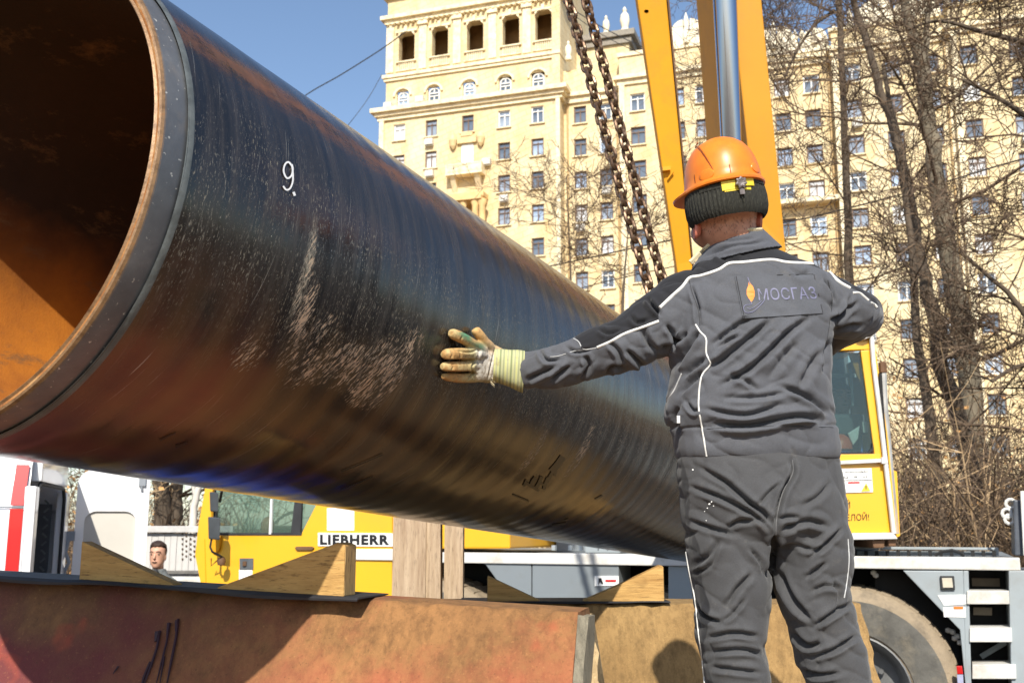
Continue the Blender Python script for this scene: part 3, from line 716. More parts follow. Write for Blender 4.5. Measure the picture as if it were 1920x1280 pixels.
M_tyre = simple('dusty_tyre', (.30, .235, .16), .9, var=.22, scale=5, bmp=.6, bdist=.01, dirt=((.07, .06, .05), .6))
M_tyre2 = simple('grey_tyre_wall', (.115, .108, .095), .85, var=.4, scale=7, bmp=.5, dirt=((.26, .22, .16), .55))
M_rim = simple('grey_wheel_rim', (.17, .17, .17), .5, metal=.3, var=.2, bmp=.1)
M_chr, nt, b = newmat('polished_cylinder_rod'); b.inputs['Base Color'].default_value = (.36, .40, .49, 1); b.inputs['Metallic'].default_value = 1; b.inputs['Roughness'].default_value = .17
M_sign = simple('white_sign_film', (.80, .79, .77), .4, var=.03, bmp=0, dirt=((.6, .55, .48), .2))
M_ink = simple('black_letter_film', (.010, .010, .012), .5, var=.05, bmp=0)
M_ora = simple('orange_lens', (.75, .20, .03), .3, var=.05, bmp=0, coat=.5)
M_brn = simple('rusty_brown_steel', (.13, .065, .03), .7, var=.3, bmp=.2)
def glass(name, tint, alpha=.45, rough=.03):
    m, nt, b = newmat(name); out = nt.nodes['Material Output']
    b.inputs['Base Color'].default_value = tuple(tint) + (1,); b.inputs['Roughness'].default_value = rough; b.inputs['Specular IOR Level'].default_value = 1.0
    b.inputs['IOR'].default_value = 1.6
    tr = nt.nodes.new('ShaderNodeBsdfTransparent'); tr.inputs[0].default_value = (.75, .86, .84, 1)
    mx = nt.nodes.new('ShaderNodeMixShader'); mx.inputs[0].default_value = alpha
    nt.links.new(tr.outputs[0], mx.inputs[1]); nt.links.new(b.outputs[0], mx.inputs[2]); nt.links.new(mx.outputs[0], out.inputs[0]); return m
M_glass = glass('green_tinted_cab_glass', (.10, .16, .13), .42)
M_glass2 = glass('blue_tinted_cab_glass', (.035, .065, .085), .28)
crane = thing('mobile_crane', 'yellow and white mobile crane truck with tall boom parked behind the pipe', 'mobile crane', CO)
def cbox(name, s0, s1, w0, w1, z0, z1, mat, bevel=.01, parent=None, label=None):
    return MB().box(cp_((s0 + s1) / 2, (w0 + w1) / 2, (z0 + z1) / 2), CU * ((s1 - s0) / 2), CV * ((w1 - w0) / 2), ZZ * ((z1 - z0) / 2)).build(name, mat, parent or crane, bevel=bevel, label=label)
def cprism(name, px_poly, w0, w1, mat, bevel=.0, parent=None, label=None):
    sz = [cm(x, y, w0) for x, y in px_poly]
    return MB().hexa([cp_(s, w0, z) for s, z in sz], [cp_(s, w1, z) for s, z in sz]).build(name, mat, parent or crane, bevel=bevel, label=label)
S = lambda px, py=1045: cm(px, py)[0]
sE = S(1912); zD = cm(1600, 1042)[1]; zDb = cm(1600, 1065)[1]
# deck edge (white) and deck plate
cbox('deck_edge', S(740), sE, 0, .06, zDb, zD, M_cw, .008)
cbox('deck_plate', S(600), sE, .065, 2.55, zD - .06, zD - .012, M_cg, 0)
cbox('chassis_beam', S(560), sE, .75, 1.8, .75, zD - .07, M_blk, 0)
# ---- driver cab: shell built from plates around a real window opening
cab_d = 2.35
q = MB()
L0 = [(372, 1092), (368, 1010), (374, 930), (392, 860), (420, 750)]           # front edge going up
def wall_plate(mb, poly, w0, w1):
    sz = [cm(x, y, w0) for x, y in poly]; mb.hexa([cp_(s, w0, z) for s, z in sz], [cp_(s, w1, z) for s, z in sz])
wall_plate(q, [(372, 1180), (376, 1092), (366, 1040), (372, 985), (381, 935), (394, 935), (398, 1001), (402, 1003), (402, 1180)], 0, .05)
wall_plate(q, [(402, 1180), (402, 1003), (565, 1001), (593, 946), (604, 930), (735, 930), (735, 1180)], 0, .05)
wall_plate(q, [(381, 935), (412, 750), (425, 750), (396, 935)], 0, .05)
wall_plate(q, [(412, 750), (412, 730), (735, 730), (735, 930), (604, 930), (604, 750)], 0, .05)
s0, s1 = cm(372, 1010)[0], cm(735, 1000)[0]; zt = cm(412, 740)[1]
sA = cm(376, 1092)[0]; zA = cm(376, 1092)[1]
q.box(cp_((s0 + s1) / 2 + .05, cab_d / 2, zt), CU * ((s1 - s0) / 2 - .1), CV * cab_d / 2, ZZ * .03)
q.box(cp_(s1 - .03, cab_d / 2, (zt + .9) / 2), CU * .02, CV * (cab_d / 2 - .06), ZZ * ((zt - .9) / 2))
q.box(cp_(s0 + .03, cab_d / 2, 1.25), CU * .02, CV * (cab_d / 2 - .06), ZZ * .5)
q.build('cab_body', M_yel, crane)
cbox('cab_floor', s0 + .1, s1 - .06, .1, cab_d - .1, .95, 1.05, M_blk, 0)
# far side of the cab: posts and sill with glass between
q = MB(); q.box(cp_((s0 + s1) / 2, cab_d, 1.35), CU * ((s1 - s0) / 2 - .05), CV * .03, ZZ * .32)
for f_ in (.03, .5, .97): q.box(cp_(s0 + (s1 - s0) * f_, cab_d, 2.2), CU * .04, CV * .03, ZZ * .75)
q.build('cab_far_side', M_yel, crane)
cprism('side_window', [(399, 1003), (402, 935), (425, 752), (604, 752), (604, 930), (593, 946), (565, 1002)], .018, .026, M_glass)
q = MB()
wall_plate(q, [(563, 1002), (545, 1001), (552, 940), (552, 760), (566, 760), (566, 935)], -.004, .02)
wall_plate(q, [(399, 1003), (402, 935), (406, 935), (404, 999), (566, 998), (565, 1003)], -.006, .02)
q.build('window_gasket', M_rubber, crane)
cprism('window_rail', [(504, 1001), (507, 935), (510, 935), (508, 1001)], -.01, .01, M_fr_w)
# cab interior
q = MB(); q.box(cp_(cm(500, 1000)[0], .75, 1.45), CU * .22, CV * .25, ZZ * .25); q.box(cp_(cm(540, 1000)[0] - .02, .75, 1.75), (CU + ZZ * -.15).normalized() * .07, CV * .24, (ZZ + CU * .15).normalized() * .33)
q.build('driver_seat', simple('dark_seat_cloth', (.04, .04, .045), .8, bmp=0), crane, bevel=.04)
q = MB(); c_ = cp_(cm(452, 985)[0], .62, 1.78); ax = (ZZ * .8 + CU * .6).normalized(); bx = CV; q.tube([c_ + (bx * math.cos(t) + ax * math.sin(t)) * .21 for t in [k * math.pi / 10 for k in range(21)]], .014, 6, cap=False)
q.tube([c_, c_ + (CU * -.3 - ZZ * .45)], .03, 6); q.box(c_, ax * .05, bx * .18, ax.cross(bx) * .01); q.build('steering_wheel', simple('grey_wheel_plastic', (.10, .10, .10), .4, bmp=0), crane)
q = MB(); q.box(cp_(s0 + .25, 1.1, 1.55), CU * .18, CV * 1.0, ZZ * .14); q.build('dashboard', simple('dark_dashboard', (.035, .035, .035), .6, bmp=0), crane, bevel=.03)
q = MB(); lathe_at(q, cp_(cm(484, 990)[0], .14, cm(484, 998)[1]), [(.055, 0), (.065, .04), (.06, .09), (.03, .13), (.005, .14)], 12); q.build('beacon', M_ora, crane, smooth=True)
# mirrors, arm, door handle, step light, signs
q = MB()
mq = at(402, 905, 9.05)
for y0, y1, w_ in ((921, 960, 16), (968, 1012, 22)):
    xa = 402 - w_ / 2; P_ = [at(xa - 1, y0, 9.05), at(xa + w_, y0 + 2, 9.0), at(xa + w_ - 1, y1, 9.0), at(xa, y1 - 2, 9.05)]
    P2 = [p + Vector((-.02, .07, 0)) for p in P_]; q.hexa(P_, P2)
mir = q.build('mirror', simple('dark_grey_mirror_case', (.05, .055, .06), .4, bmp=0), crane, bevel=.012, seg=3)
q = MB(); q.tube([at(403, 900, 9.05), at(404, 930, 9.1), at(400, 990, 9.1), at(394, 1025, 9.05), at(398, 1034, 9.05), at(412, 1041, 9.1), at(420, 1046, 9.2)], .010, 6); q.tube([at(416, 920, 9.1), at(412, 940, 9.2)], .012, 6)
q.build('mirror_arm', M_blk, crane, smooth=True)
q = MB(); lathe_at(q, at(415, 1052, 9.15), [(.005, -.035), (.03, -.03), (.038, 0), (.03, .03), (.005, .035)], 12); q.build('wide_angle_mirror', M_brn, crane, smooth=True)
q = MB(); q.tube([at(396, 1046, 9.2), at(396, 1060, 9.25), at(407, 1050, 9.2)], .006, 5); q.build('bracket', M_brn, crane)
q = MB(); q.hexa([at(394, 948, 9.1), at(405, 946, 9.1), at(405, 959, 9.1), at(395, 959, 9.1)], [at(394, 948, 9.14), at(405, 946, 9.14), at(405, 959, 9.14), at(395, 959, 9.14)]); q.build('indicator', M_ora, crane, bevel=.005)
cprism('air_scoop', [(395, 1004), (413, 1004), (411, 1028), (405, 1038), (397, 1034)], -.03, 0, M_amb, .01)
cprism('door_handle', [(552, 1026), (556, 1024), (584, 1024), (588, 1027), (584, 1031), (556, 1031)], -.02, 0, M_brn, .004)
cprism('step_light', [(449, 1046), (474, 1046), (474, 1067), (449, 1067)], -.012, 0, simple('dull_steel_plate', (.10, .11, .12), .4, bmp=0), .003)
q = MB(); lathe_at(q, cp_(*((cm(461, 1056)[0], -.014, cm(461, 1056)[1]))), [(.004, -.02), (.02, -.018), (.02, .018), (.004, .02)], 8); q.build('screw_cap', M_brn, crane)
cprism('sticker', [(448, 1067), (473, 1067), (473, 1084), (448, 1086)], -.004, 0, M_sign)
cprism('door_seam', [(386, 1180), (385, 1092), (383, 1010), (384.5, 1010), (387, 1092), (388, 1180)], -.002, .001, M_amb)
cprism('white_panel', [(613, 952), (664, 950), (664, 994), (613, 994)], -.003, 0, M_sign)
# upper engine cover carrying on to the right of the cab
cprism('engine_cover', [(735.5, 955), (956, 965), (956, 1028), (735.5, 1028)], .01, 1.6, M_yel, .015)
cprism('engine_cover_lower', [(600, 1028.6), (739, 1028.6), (739, 1050), (600, 1048)], -.02, .5, M_cw, .006)
# maker's sign with lettering
cprism('sign_plate', [(596, 998), (736, 999), (736, 1024), (596, 1023)], -.012, 0, M_sign)
def flat_text(txt, quad, w, mat, name='lettering', parent=None, bold=0.0, depth=.003, plane=None, shear=0, space=1.0):
    """quad: px corners tl, tr, br, bl on the carrier side plane at depth w"""
    vs_, fs, asp = text_mesh(txt, bold=bold, shear=shear, space=space)
    tl, tr, br, bl = [Vector(plane(x, y)) if plane else cp_(cm(x, y, w)[0], w, cm(x, y, w)[1]) for x, y in quad]
    P_ = [bl.lerp(br, u).lerp(tl.lerp(tr, u), v) for u, v in vs_]
    return MB().add(P_, fs).build(name, mat, parent or crane)
flat_text('LIEBHERR', [(600, 1001.5), (730, 1002), (730, 1021), (600, 1020.5)], -.015, M_ink, bold=.05, space=1.16)
# ---- carrier side: grey lockers, wheel arches
zb = .55
def side(name, poly, w0=.0, w1=.35, mat=None, **k): return cprism(name, poly, w0, w1, mat or M_cg, .006, **k)
side('locker', [(600, 1051), (738, 1051), (738, 1052), (722, 1060), (678, 1110), (650, 1150), (600, 1150)], .02)
side('locker', [(905, 1053.5), (996, 1055), (996, 1180), (950, 1180), (930, 1085), (912, 1060)], .02)
side('locker', [(998, 1055), (1160, 1058), (1160, 1180), (998, 1180)], .02)
side('locker', [(1253, 1061), (1420, 1063), (1420, 1180), (1253, 1180)], .02, mat=M_cg2)
cprism('sticker', [(1115, 1079), (1160, 1079), (1160, 1097), (1115, 1098)], .012, .02, M_sign)
cprism('pictogram', [(1122, 1083), (1127, 1083), (1131, 1094), (1128, 1094), (1125, 1090), (1122, 1095)], .008, .012, M_ink)
cprism('red_marking', [(1135, 1086), (1155, 1086), (1155, 1090), (1135, 1090)], .008, .012, M_red)
cbox('wheel_arch_back', S(560), sE - .9, .70, .74, .45, zD - .1, M_blk, 0)
# arch panel right of the big wheel (diagonal edge), ladder recess, end panel
side('arch_panel', [(1693, 1069), (1806, 1069.5), (1812, 1300), (1800, 1180), (1795, 1175)], .0, .35, mat=M_cg2)
side('mud_panel', [(1697, 1070), (1798, 1176), (1806, 1300), (1770, 1300), (1640, 1110), (1640, 1068)], .30, .34, mat=M_blk)
side('end_panel', [(1891, 1069.5), (1945, 1069.5), (1945, 1300), (1897, 1300)], .0, .6, mat=M_cg2)
side('ladder_rail', [(1806, 1069.5), (1816, 1069.5), (1822, 1300), (1811, 1300)], .0, .12, mat=M_cg2)
cprism('ladder_recess', [(1810, 1069.5), (1892, 1069.5), (1898, 1300), (1815, 1300)], .40, .43, M_blk)
for y0, y1, xa, xb in ((1107, 1132, 1813, 1892), (1176, 1203, 1818, 1897), (1245, 1272, 1823, 1905)):
    r_ = cprism('ladder_step', [(xa, y0), (xb, y0), (xb + 1, y1), (xa, y1)], -.02, .22, M_cw, .005)
cprism('locker_label', [(1822, 1083), (1874, 1084), (1875, 1099), (1823, 1098)], .36, .40, simple('faded_brown_label', (.20, .15, .10), .7, bmp=0))
cprism('locker_label', [(1825, 1138), (1860, 1139), (1860, 1153), (1825, 1152)], .36, .40, simple('faded_grey_label', (.34, .28, .21), .7, bmp=0))
q = MB(); q.tube([cp_(cm(1842, 1240)[0], .3, cm(1842, 1240)[1]), cp_(cm(1890, 1212)[0], .3, cm(1890, 1212)[1])], .02, 6); q.build('grab_rod', M_cg2, crane)
cprism('marker_lamp', [(1762, 1079), (1789, 1079), (1791, 1105), (1764, 1105)], -.02, 0, M_rubber, .006)
cprism('lamp_lens', [(1766, 1083), (1785, 1083), (1787, 1101), (1768, 1101)], -.026, -.018, simple('milky_lens', (.50, .45, .36), .3, bmp=0), .003)
cprism('sticker', [(1758, 1115), (1811, 1114), (1811, 1132), (1770, 1135)], -.004, 0, M_sign)
cprism('sticker', [(1768, 1138), (1810, 1137), (1811, 1157), (1770, 1156)], -.004, 0, M_sign)
cprism('orange_marking', [(1788, 1136.5), (1806, 1136.5), (1806, 1141), (1788, 1141)], -.008, -.004, M_ora)
cprism('tail_marker', [(1793, 1248), (1804, 1248), (1806, 1263), (1795, 1263)], -.03, .0, M_red, .004)
cprism('tail_marker_base', [(1794, 1263.5), (1806, 1263.5), (1807, 1290), (1796, 1290)], -.025, .0, simple('pale_violet_plastic', (.35, .36, .5), .5, bmp=0), .004)
q = MB()
for x_, y_ in ((1638, 1073), (1642, 1078), (1778, 1181), (1786, 1184), (1795, 1192), (1800, 1204), (1790, 1196)):
    c_ = cp_(cm(x_, y_, .2)[0], .2, cm(x_, y_, .2)[1]); lathe_at(q, c_, [(.005, -.018), (.02, -.01), (.02, .01), (.005, .018)], 8)
q.build('hose_coupling', M_cw, crane)
# top of the deck: rail with bolts, hose, end box
cprism('deck_rail', [(1596, 1024), (1872, 1026), (1872, 1031), (1596, 1029)], .55, .60, M_cg2, .004)
cprism('deck_rail_end', [(1866, 1026), (1872, 1026), (1873, 1041), (1867, 1041)], .50, .62, M_cg2, .004)
cprism('deck_gutter', [(1560, 1032), (1866, 1033), (1866, 1041), (1560, 1041)], .64, .68, M_cg, 0)
q = MB()
for k in range(14):
    s_, z_ = cm(1604 + k * 20, 1037, .4); q.box(cp_(s_, .4, z_), CU * .012, CV * .02, ZZ * .018)
q.build('deck_bolt', M_blk, crane, kind='stuff')
q = MB(); q.tube([cp_(*(lambda t: (t[0], .3, t[1]))(cm(x, y, .3))) for x, y in ((1752, 1041), (1765, 1034), (1785, 1031), (1802, 1036), (1808, 1042))], .012, 6); q.build('hose', M_blk, crane, smooth=True)
cprism('outrigger_box', [(1900, 936), (1922, 938), (1924, 1041), (1903, 1041)], .10, .5, simple('slate_grey_box', (.07, .08, .10), .5, bmp=.05), .01)
cprism('outrigger_plate', [(1913, 920), (1960, 920), (1960, 1041), (1919, 1041)], .04, .09, M_cw, .005)
q = MB()
for x_, y_ in ((1895, 944), (1888, 962), (1893, 973)):
    c_ = cp_(cm(x_, y_, .2)[0], .2, cm(x_, y_, .2)[1]); q.tube([c_ + (CU * math.cos(t) + ZZ * math.sin(t)) * .03 for t in [k * math.pi / 5 for k in range(11)]], .012, 6, cap=False)
q.build('shackle', M_cw, crane, smooth=True)
# things standing on the deck, seen in the slit under the pipe
cbox('deck_box', S(960), S(1150), 1.0, 1.5, zD - .01, zD + .22, M_cg, .01); cbox('deck_box', S(1050), S(1120), .6, .8, zD - .01, zD + .07, M_cg2, .01)
q = MB()
for k, x_ in enumerate((1010, 1042, 1062, 1085, 1092, 1110)): q.box(cp_(S(x_), .35, zD + .035), CU * .015, CV * .02, ZZ * .02)
q.build('deck_fitting', M_cg2, crane)
# wheels
def wheel_mesh(w_sign):
    tp = [(.36, .02), (.40, -.01), (.55, -.035), (.63, -.03), (.68, .01), (.695, .05), (.70, .09), (.70, .34), (.68, .40), (.60, .44), (.38, .42)]
    def ringat(r_, d_, n=56): return [CU * (math.cos(2 * math.pi * k / n) * r_) + CV * d_ + ZZ * (math.sin(2 * math.pi * k / n) * r_) for k in range(n)]
    t = MB(); t.rings([ringat(r_, d_) for r_, d_ in tp], cap=False)
    nl = 44
    for k in range(nl):      # shoulder lugs
        a = 2 * math.pi * (k + .5) / nl; er = CU * math.cos(a) + ZZ * math.sin(a); et = CU * -math.sin(a) + ZZ * math.cos(a)
        t.box(er * .694 + CV * .12, er * .009, et * .034, CV * .095, 0); t.box(er * .694 + CV * .32, er * .009, et * .034, CV * .085, 0)
    r1 = MB(); r1.rings([ringat(r_, d_, 40) for r_, d_ in ((.37, .015), (.385, -.005), (.375, -.012), (.35, .02), (.33, .10), (.30, .16), (.16, .17), (.14, .06), (.10, .05), (.005, .05))], cap=False)
    for k in range(10):
        a = 2 * math.pi * k / 10; r1.tube([(CU * math.cos(a) + ZZ * math.sin(a)) * .22 + CV * .17, (CU * math.cos(a) + ZZ * math.sin(a)) * .22 + CV * .12], .018, 6)
    return t, r1
proto = thing('wheel', None, None, cp_(S(1600), .10, .70)); del_keys = [k for k in proto.keys()]
proto.parent = crane; proto.location = cp_(S(1598, 1288) , .10, .70) - CO
tm, rm_ = wheel_mesh(1)
to = tm.build('tyre', [M_tyre], None, smooth=True); ro = rm_.build('rim', M_rim, None, smooth=True)
swl = MB(); swl.rings([[CU * (math.cos(2 * math.pi * k / 48) * r_) + CV * d_ + ZZ * (math.sin(2 * math.pi * k / 48) * r_) for k in range(48)] for r_, d_ in ((.40, -.016), (.50, -.034), (.56, -.041), (.61, -.038))], cap=False)
so_ = swl.build('sidewall', M_tyre2, None, smooth=True)
for o in (to, ro, so_): o.parent = proto
for sx in (S(1598) - 1.65, S(800), S(800) - 1.6):
    w2 = proto.copy(); col.objects.link(w2); w2.parent = crane; w2.location = cp_(sx, .10, .70) - CO
    for ch in (to, ro, so_): c2 = ch.copy(); col.objects.link(c2); c2.parent = w2
for sx in (S(1598), S(1598) - 1.65, S(800), S(800) - 1.6):
    w2 = proto.copy(); col.objects.link(w2); w2.parent = crane; w2.location = cp_(sx, 2.45, .70) - CO; w2.rotation_euler = (0, 0, math.pi)
    M_ = Matrix.Rotation(0, 4, 'Z')
    for ch in (to, ro, so_): c2 = ch.copy(); col.objects.link(c2); c2.parent = w2
# ---- operator cab (leans back a little)
OA = at(1683, 1008, 7.35)                      # lower right front corner
OD = Vector((1, -.05, 0)).normalized(); ON = Vector((-OD.y, OD.x, 0))      # width direction, depth direction
def oc(px, py, w=0.0): return onplane(px, py, OA + ON * w, ON)
cabo = thing('operator_cab', None, None, OA); cabo.parent = crane; cabo.location = OA - CO
for k in list(cabo.keys()): del cabo[k]
def oprism(name, poly, w0, w1, mat, bevel=0, parent=None):
    a = [oc(x, y, w0) for x, y in poly]; b_ = [p + ON * (w1 - w0) for p in a]
    return MB().hexa(a, b_).build(name, mat, parent or cabo, bevel=bevel)
# all polygons listed clockwise seen from the camera
q = MB()
def op(mb, poly, w0, w1): a = [oc(x, y, w0) for x, y in poly]; mb.hexa(a, [p + ON * (w1 - w0) for p in a])
op(q, [(1480, 640), (1632, 632), (1636, 655), (1480, 660)], 0, .06)              # roof rail
op(q, [(1614, 657), (1634, 655), (1661, 852), (1640, 852)], 0, .06)              # right post
op(q, [(1480, 852), (1661, 850), (1663, 862), (1480, 866)], 0, .06)
op(q, [(1480, 869), (1664, 862), (1676, 998), (1490, 1000)], .01, .07)           # lower panel
q.build('cab_frame', M_yel, cabo, bevel=.006)
q = MB(); op(q, [(1480, 655), (1612, 655), (1640, 853), (1480, 853)], .95, 1.0); op(q, [(1470, 660), (1480, 655), (1490, 1000), (1480, 1000)], .05, 1.0)
q.build('cab_back', simple('dark_cab_lining', (.26, .36, .42), .7, var=.3, scale=2, bmp=0), cabo)
q = MB(); a = [oc(x, y, .06) for x, y in ((1634, 655), (1661, 852), (1676, 998))]; 
q.hexa([a[0], a[1], a[1] + ON * .9, a[0] + ON * .9], [p + OD * .03 for p in (a[0], a[1], a[1] + ON * .9, a[0] + ON * .9)])
q.hexa([a[1], a[2], a[2] + ON * .9, a[1] + ON * .9], [p + OD * .03 for p in (a[1], a[2], a[2] + ON * .9, a[1] + ON * .9)]); q.build('cab_side', M_yel, cabo)
q = MB(); op(q, [(1480, 640), (1632, 632), (1634, 640), (1480, 648)], .0, 1.0); q.build('cab_roof', M_yel, cabo)
oprism('cab_window', [(1480, 662), (1575, 660), (1612, 662), (1622, 720), (1637, 838), (1630, 849), (1480, 849)], .02, .03, M_glass2)
oprism('window_gasket', [(1636, 830), (1638, 842), (1630, 850), (1480, 852), (1480, 849), (1628, 847), (1635, 840)], -.002, .02, M_rubber)
oprism('corner_plate', [(1592, 661), (1612, 661), (1622, 735), (1606, 700)], .1, .13, M_amb)
oprism('white_bar', [(1480, 868), (1660, 859), (1660, 866), (1480, 875)], -.03, .0, M_cw, .004)
oprism('bottom_sill', [(1500, 1000), (1676, 998), (1684, 1010), (1500, 1013)], -.04, .9, M_cw, .006)
q = MB()      # chrome and white door bars
def bar(mb, pts, r, w=-.03): mb.tube([oc(x, y, w) for x, y in pts], r, 7)
bar(q, [(1634, 624), (1638, 680), (1648, 760), (1660, 862), (1668, 930), (1676, 1000)], .016)
q.build('handrail', M_cw, cabo, smooth=True)
q = MB(); bar(q, [(1656, 690), (1659, 760), (1665, 830), (1673, 920), (1680, 1000)], .022, .08); q.build('grey_post', simple('dull_grey_post', (.42, .41, .39), .4, metal=.3, bmp=0), cabo, smooth=True)
q = MB(); bar(q, [(1650, 700), (1655, 780), (1664, 880), (1673, 1000)], .013, .03); q.build('dark_strip', M_blk, cabo, smooth=True)
q = MB(); lathe_at(q, oc(1655, 688, .08), [(.01, -.05), (.03, -.04), (.03, .03), (.01, .04)], 8); q.build('cap', M_brn, cabo)
oprism('rear_panel', [(1674, 880), (1682, 884), (1688, 1004), (1680, 1008)], .14, .6, M_yel, .004)
oprism('clamp', [(1634, 622), (1640, 628), (1620, 636), (1608, 634)], -.05, .02, M_cw, .004)
oprism('hinge_block', [(1653, 857), (1664, 856), (1665, 868), (1654, 869)], -.05, -.01, M_cw, .003)
# cab base, pivot bracket
q = MB()
for x0, x1, y0, y1 in ((1635, 1660, 1011, 1027), (1664, 1682, 1009, 1024)): op(q, [(x0, y0), (x1, y0), (x1 - 2, y1), (x0 + 3, y1)], .0, .5)
q.build('cab_bracket', M_brn, cabo, bevel=.01)
# inside the operator cab
q = MB(); c_ = oc(1560, 800, .6); q.box(c_, OD * .2, ON * .2, ZZ * .08); q.box(c_ + ON * .2 + ZZ * .3, OD * .2, ON * .05, ZZ * .32); q.box(c_ + ON * .2 + ZZ * .68, OD * .12, ON * .05, ZZ * .1)
q.build('operator_seat', simple('grey_seat', (.13, .15, .17), .7, bmp=0), cabo, bevel=.03)
q = MB(); op(q, [(1500, 700), (1606, 700), (1606, 707), (1500, 707)], .5, .52); op(q, [(1594, 690), (1598, 690), (1602, 760), (1598, 760)], .3, .33); op(q, [(1500, 728), (1590, 731), (1590, 735), (1500, 733)], .7, .72)
q.build('interior_rail', simple('pale_interior_rail', (.36, .42, .42), .5, bmp=0), cabo)
q = MB(); lathe_at(q, oc(1577, 842, .14), [(.080, 0), (.078, .04), (.06, .08), (.03, .105), (.003, .11)], 14); tag(q.build('safety_helmet', simple('orange_red_plastic', (.70, .14, .06), .4, bmp=0), smooth=True), 'orange-red safety helmet behind the operator cab window, low beside the blue jacket', 'helmet')
q = MB(); op(q, [(1590, 812), (1612, 798), (1609, 822), (1600, 834)], .09, .11); op(q, [(1617, 790), (1626, 789), (1628, 810), (1619, 811)], .15, .17); q.build('paper_inside', M_sign, cabo, bevel=.004)
# labels on the lower panel
pl = lambda x, y: oc(x, y, -.0)
oprism('notice_sheet', [(1500, 880), (1634, 877), (1637, 922), (1500, 925)], .000, .004, M_sign)
q = MB(); op(q, [(1500, 901), (1635, 899), (1635, 900), (1500, 902)], -.003, .0); q.build('notice_rule', M_ink, cabo)
q = MB(); op(q, [(1590, 903), (1612, 902.5), (1612, 905.5), (1590, 906)], -.003, .0); q.build('red_print', M_red, cabo)
flat_text('ГРУЗОПОДЪЁМ', [(1582, 882), (1628, 881), (1628, 886), (1582, 887)], 0, M_ink, parent=cabo, plane=lambda x, y: oc(x, y, -.004), bold=.01)
flat_text('Q   R   H', [(1582, 892), (1626, 891), (1626, 896), (1582, 897)], 0, M_ink, parent=cabo, plane=lambda x, y: oc(x, y, -.004))
oprism('warning_triangle', [(1624, 905), (1632, 920), (1615, 921)], -.004, .0, simple('yellow_warning_print', (.75, .55, .03), .5, bmp=0))
oprism('warning_mark', [(1622.8, 910), (1625, 910), (1624.6, 917), (1623.2, 917)], -.006, -.004, M_ink)
q = MB(); op(q, [(1573, 908), (1576, 908), (1582, 920), (1578, 920), (1575, 914), (1572, 920)], -.003, 0); q.build('figure_print', M_ink, cabo)
flat_text('НЕ СТОЙ', [(1530, 939), (1594, 936), (1594, 952), (1530, 955)], 0, M_blk, parent=cabo, plane=lambda x, y: oc(x, y, .006), bold=.004)
flat_text('ПОД СТРЕЛОЙ!', [(1520, 962), (1629, 959), (1630, 977), (1520, 980)], 0, M_blk, parent=cabo, plane=lambda x, y: oc(x, y, .006), bold=.004)
# ---- superstructure block hidden behind the worker, boom members leaning out over the pipe
q = MB(); c_ = cp_(S(1420), 1.2, 0)
q.rings([[c_ + Vector((math.cos(t) * .75, math.sin(t) * .75, z)) for t in [k * math.pi / 12 for k in range(24)]] for z in (zD - .02, zD + .12)]); q.build('slewing_ring', M_blk, crane, smooth=True)
bp0 = at(1420, 900, 8.3)
q = MB(); q.hexa([at(1330, 1010, 7.9), at(1560, 1010, 7.9), at(1500, 700, 7.9), at(1360, 700, 7.9)], [p + Vector((.1, .9, 0)) for p in (at(1330, 1010, 7.9), at(1560, 1010, 7.9), at(1500, 700, 7.9), at(1360, 700, 7.9))])
q.build('turntable', M_yel, crane, bevel=.02)
def YB(py): return 7.9 - .6 * (1 - min(1, max(-.6, (py) / 760.0)))       # members lean toward the camera as they rise
def member(name, L_, R_, th, mat, dY=0, bevel=.012):
    """L_, R_: px polylines of the left and right edge, bottom first"""
    q = MB(); rs = []
    for (xl, yl), (xr, yr) in zip(L_, R_):
        a, b_ = at(xl, yl, YB(yl) + dY), at(xr, yr, YB(yr) + dY)
        rs.append([a, b_, b_ + Vector((.0, th, 0)), a + Vector((.0, th, 0))])
    q.rings(rs); return q.build(name, mat, crane, bevel=bevel)
member('boom_strut', [(1330, 900), (1268, 495), (1195, 0), (1131, -430)], [(1362, 900), (1297, 490), (1250, 0), (1214, -430)], .10, M_amb)
member('boom_strut_edge', [(1363, 898), (1298, 489), (1251.5, 0), (1216, -430)], [(1366, 896), (1300, 488), (1255, 0), (1221, -430)], .12, M_brn, .01, 0)
member('boom_side', [(1460, 900), (1415, 400), (1372, 0), (1330, -430)], [(1512, 900), (1473, 462), (1428, 0), (1380, -430)], .16, simple('golden_boom_paint', (.60, .265, .008), .5, var=.06, scale=1.5, bmp=.06, coat=.1, dirt=((.35, .17, .04), .25)))
# inner cheek plate facing left, in shade
q = MB(); rs = []
for y_, xl in ((900, 1440), (265, 1352), (0, 1333), (-430, 1300)):
    a = at(xl + 4, y_, YB(y_) + .25); wd = .52; b_ = a + Vector((-.02, wd, 0)); rs.append([b_, a, a + Vector((.03, 0, 0)), b_ + Vector((.03, 0, 0))])
q.rings(rs); q.build('boom_cheek', M_amb, crane)
q = MB(); P_ = [at(1438, 700, YB(700) - .12), at(1371, 265, YB(265) - .12), at(1359, 0, YB(0) - .12), at(1338, -430, YB(-430) - .12)]
q.tube(P_[:], [.075, .077, .088, .098], 24); q.build('luffing_cylinder_rod', M_chr, crane, smooth=True)
q = MB(); P_ = [at(1447, 800, YB(800) - .12), at(1420, 600, YB(600) - .12)]; q.tube(P_, [.12, .12], 20); q.build('luffing_cylinder', M_yel, crane, smooth=True)
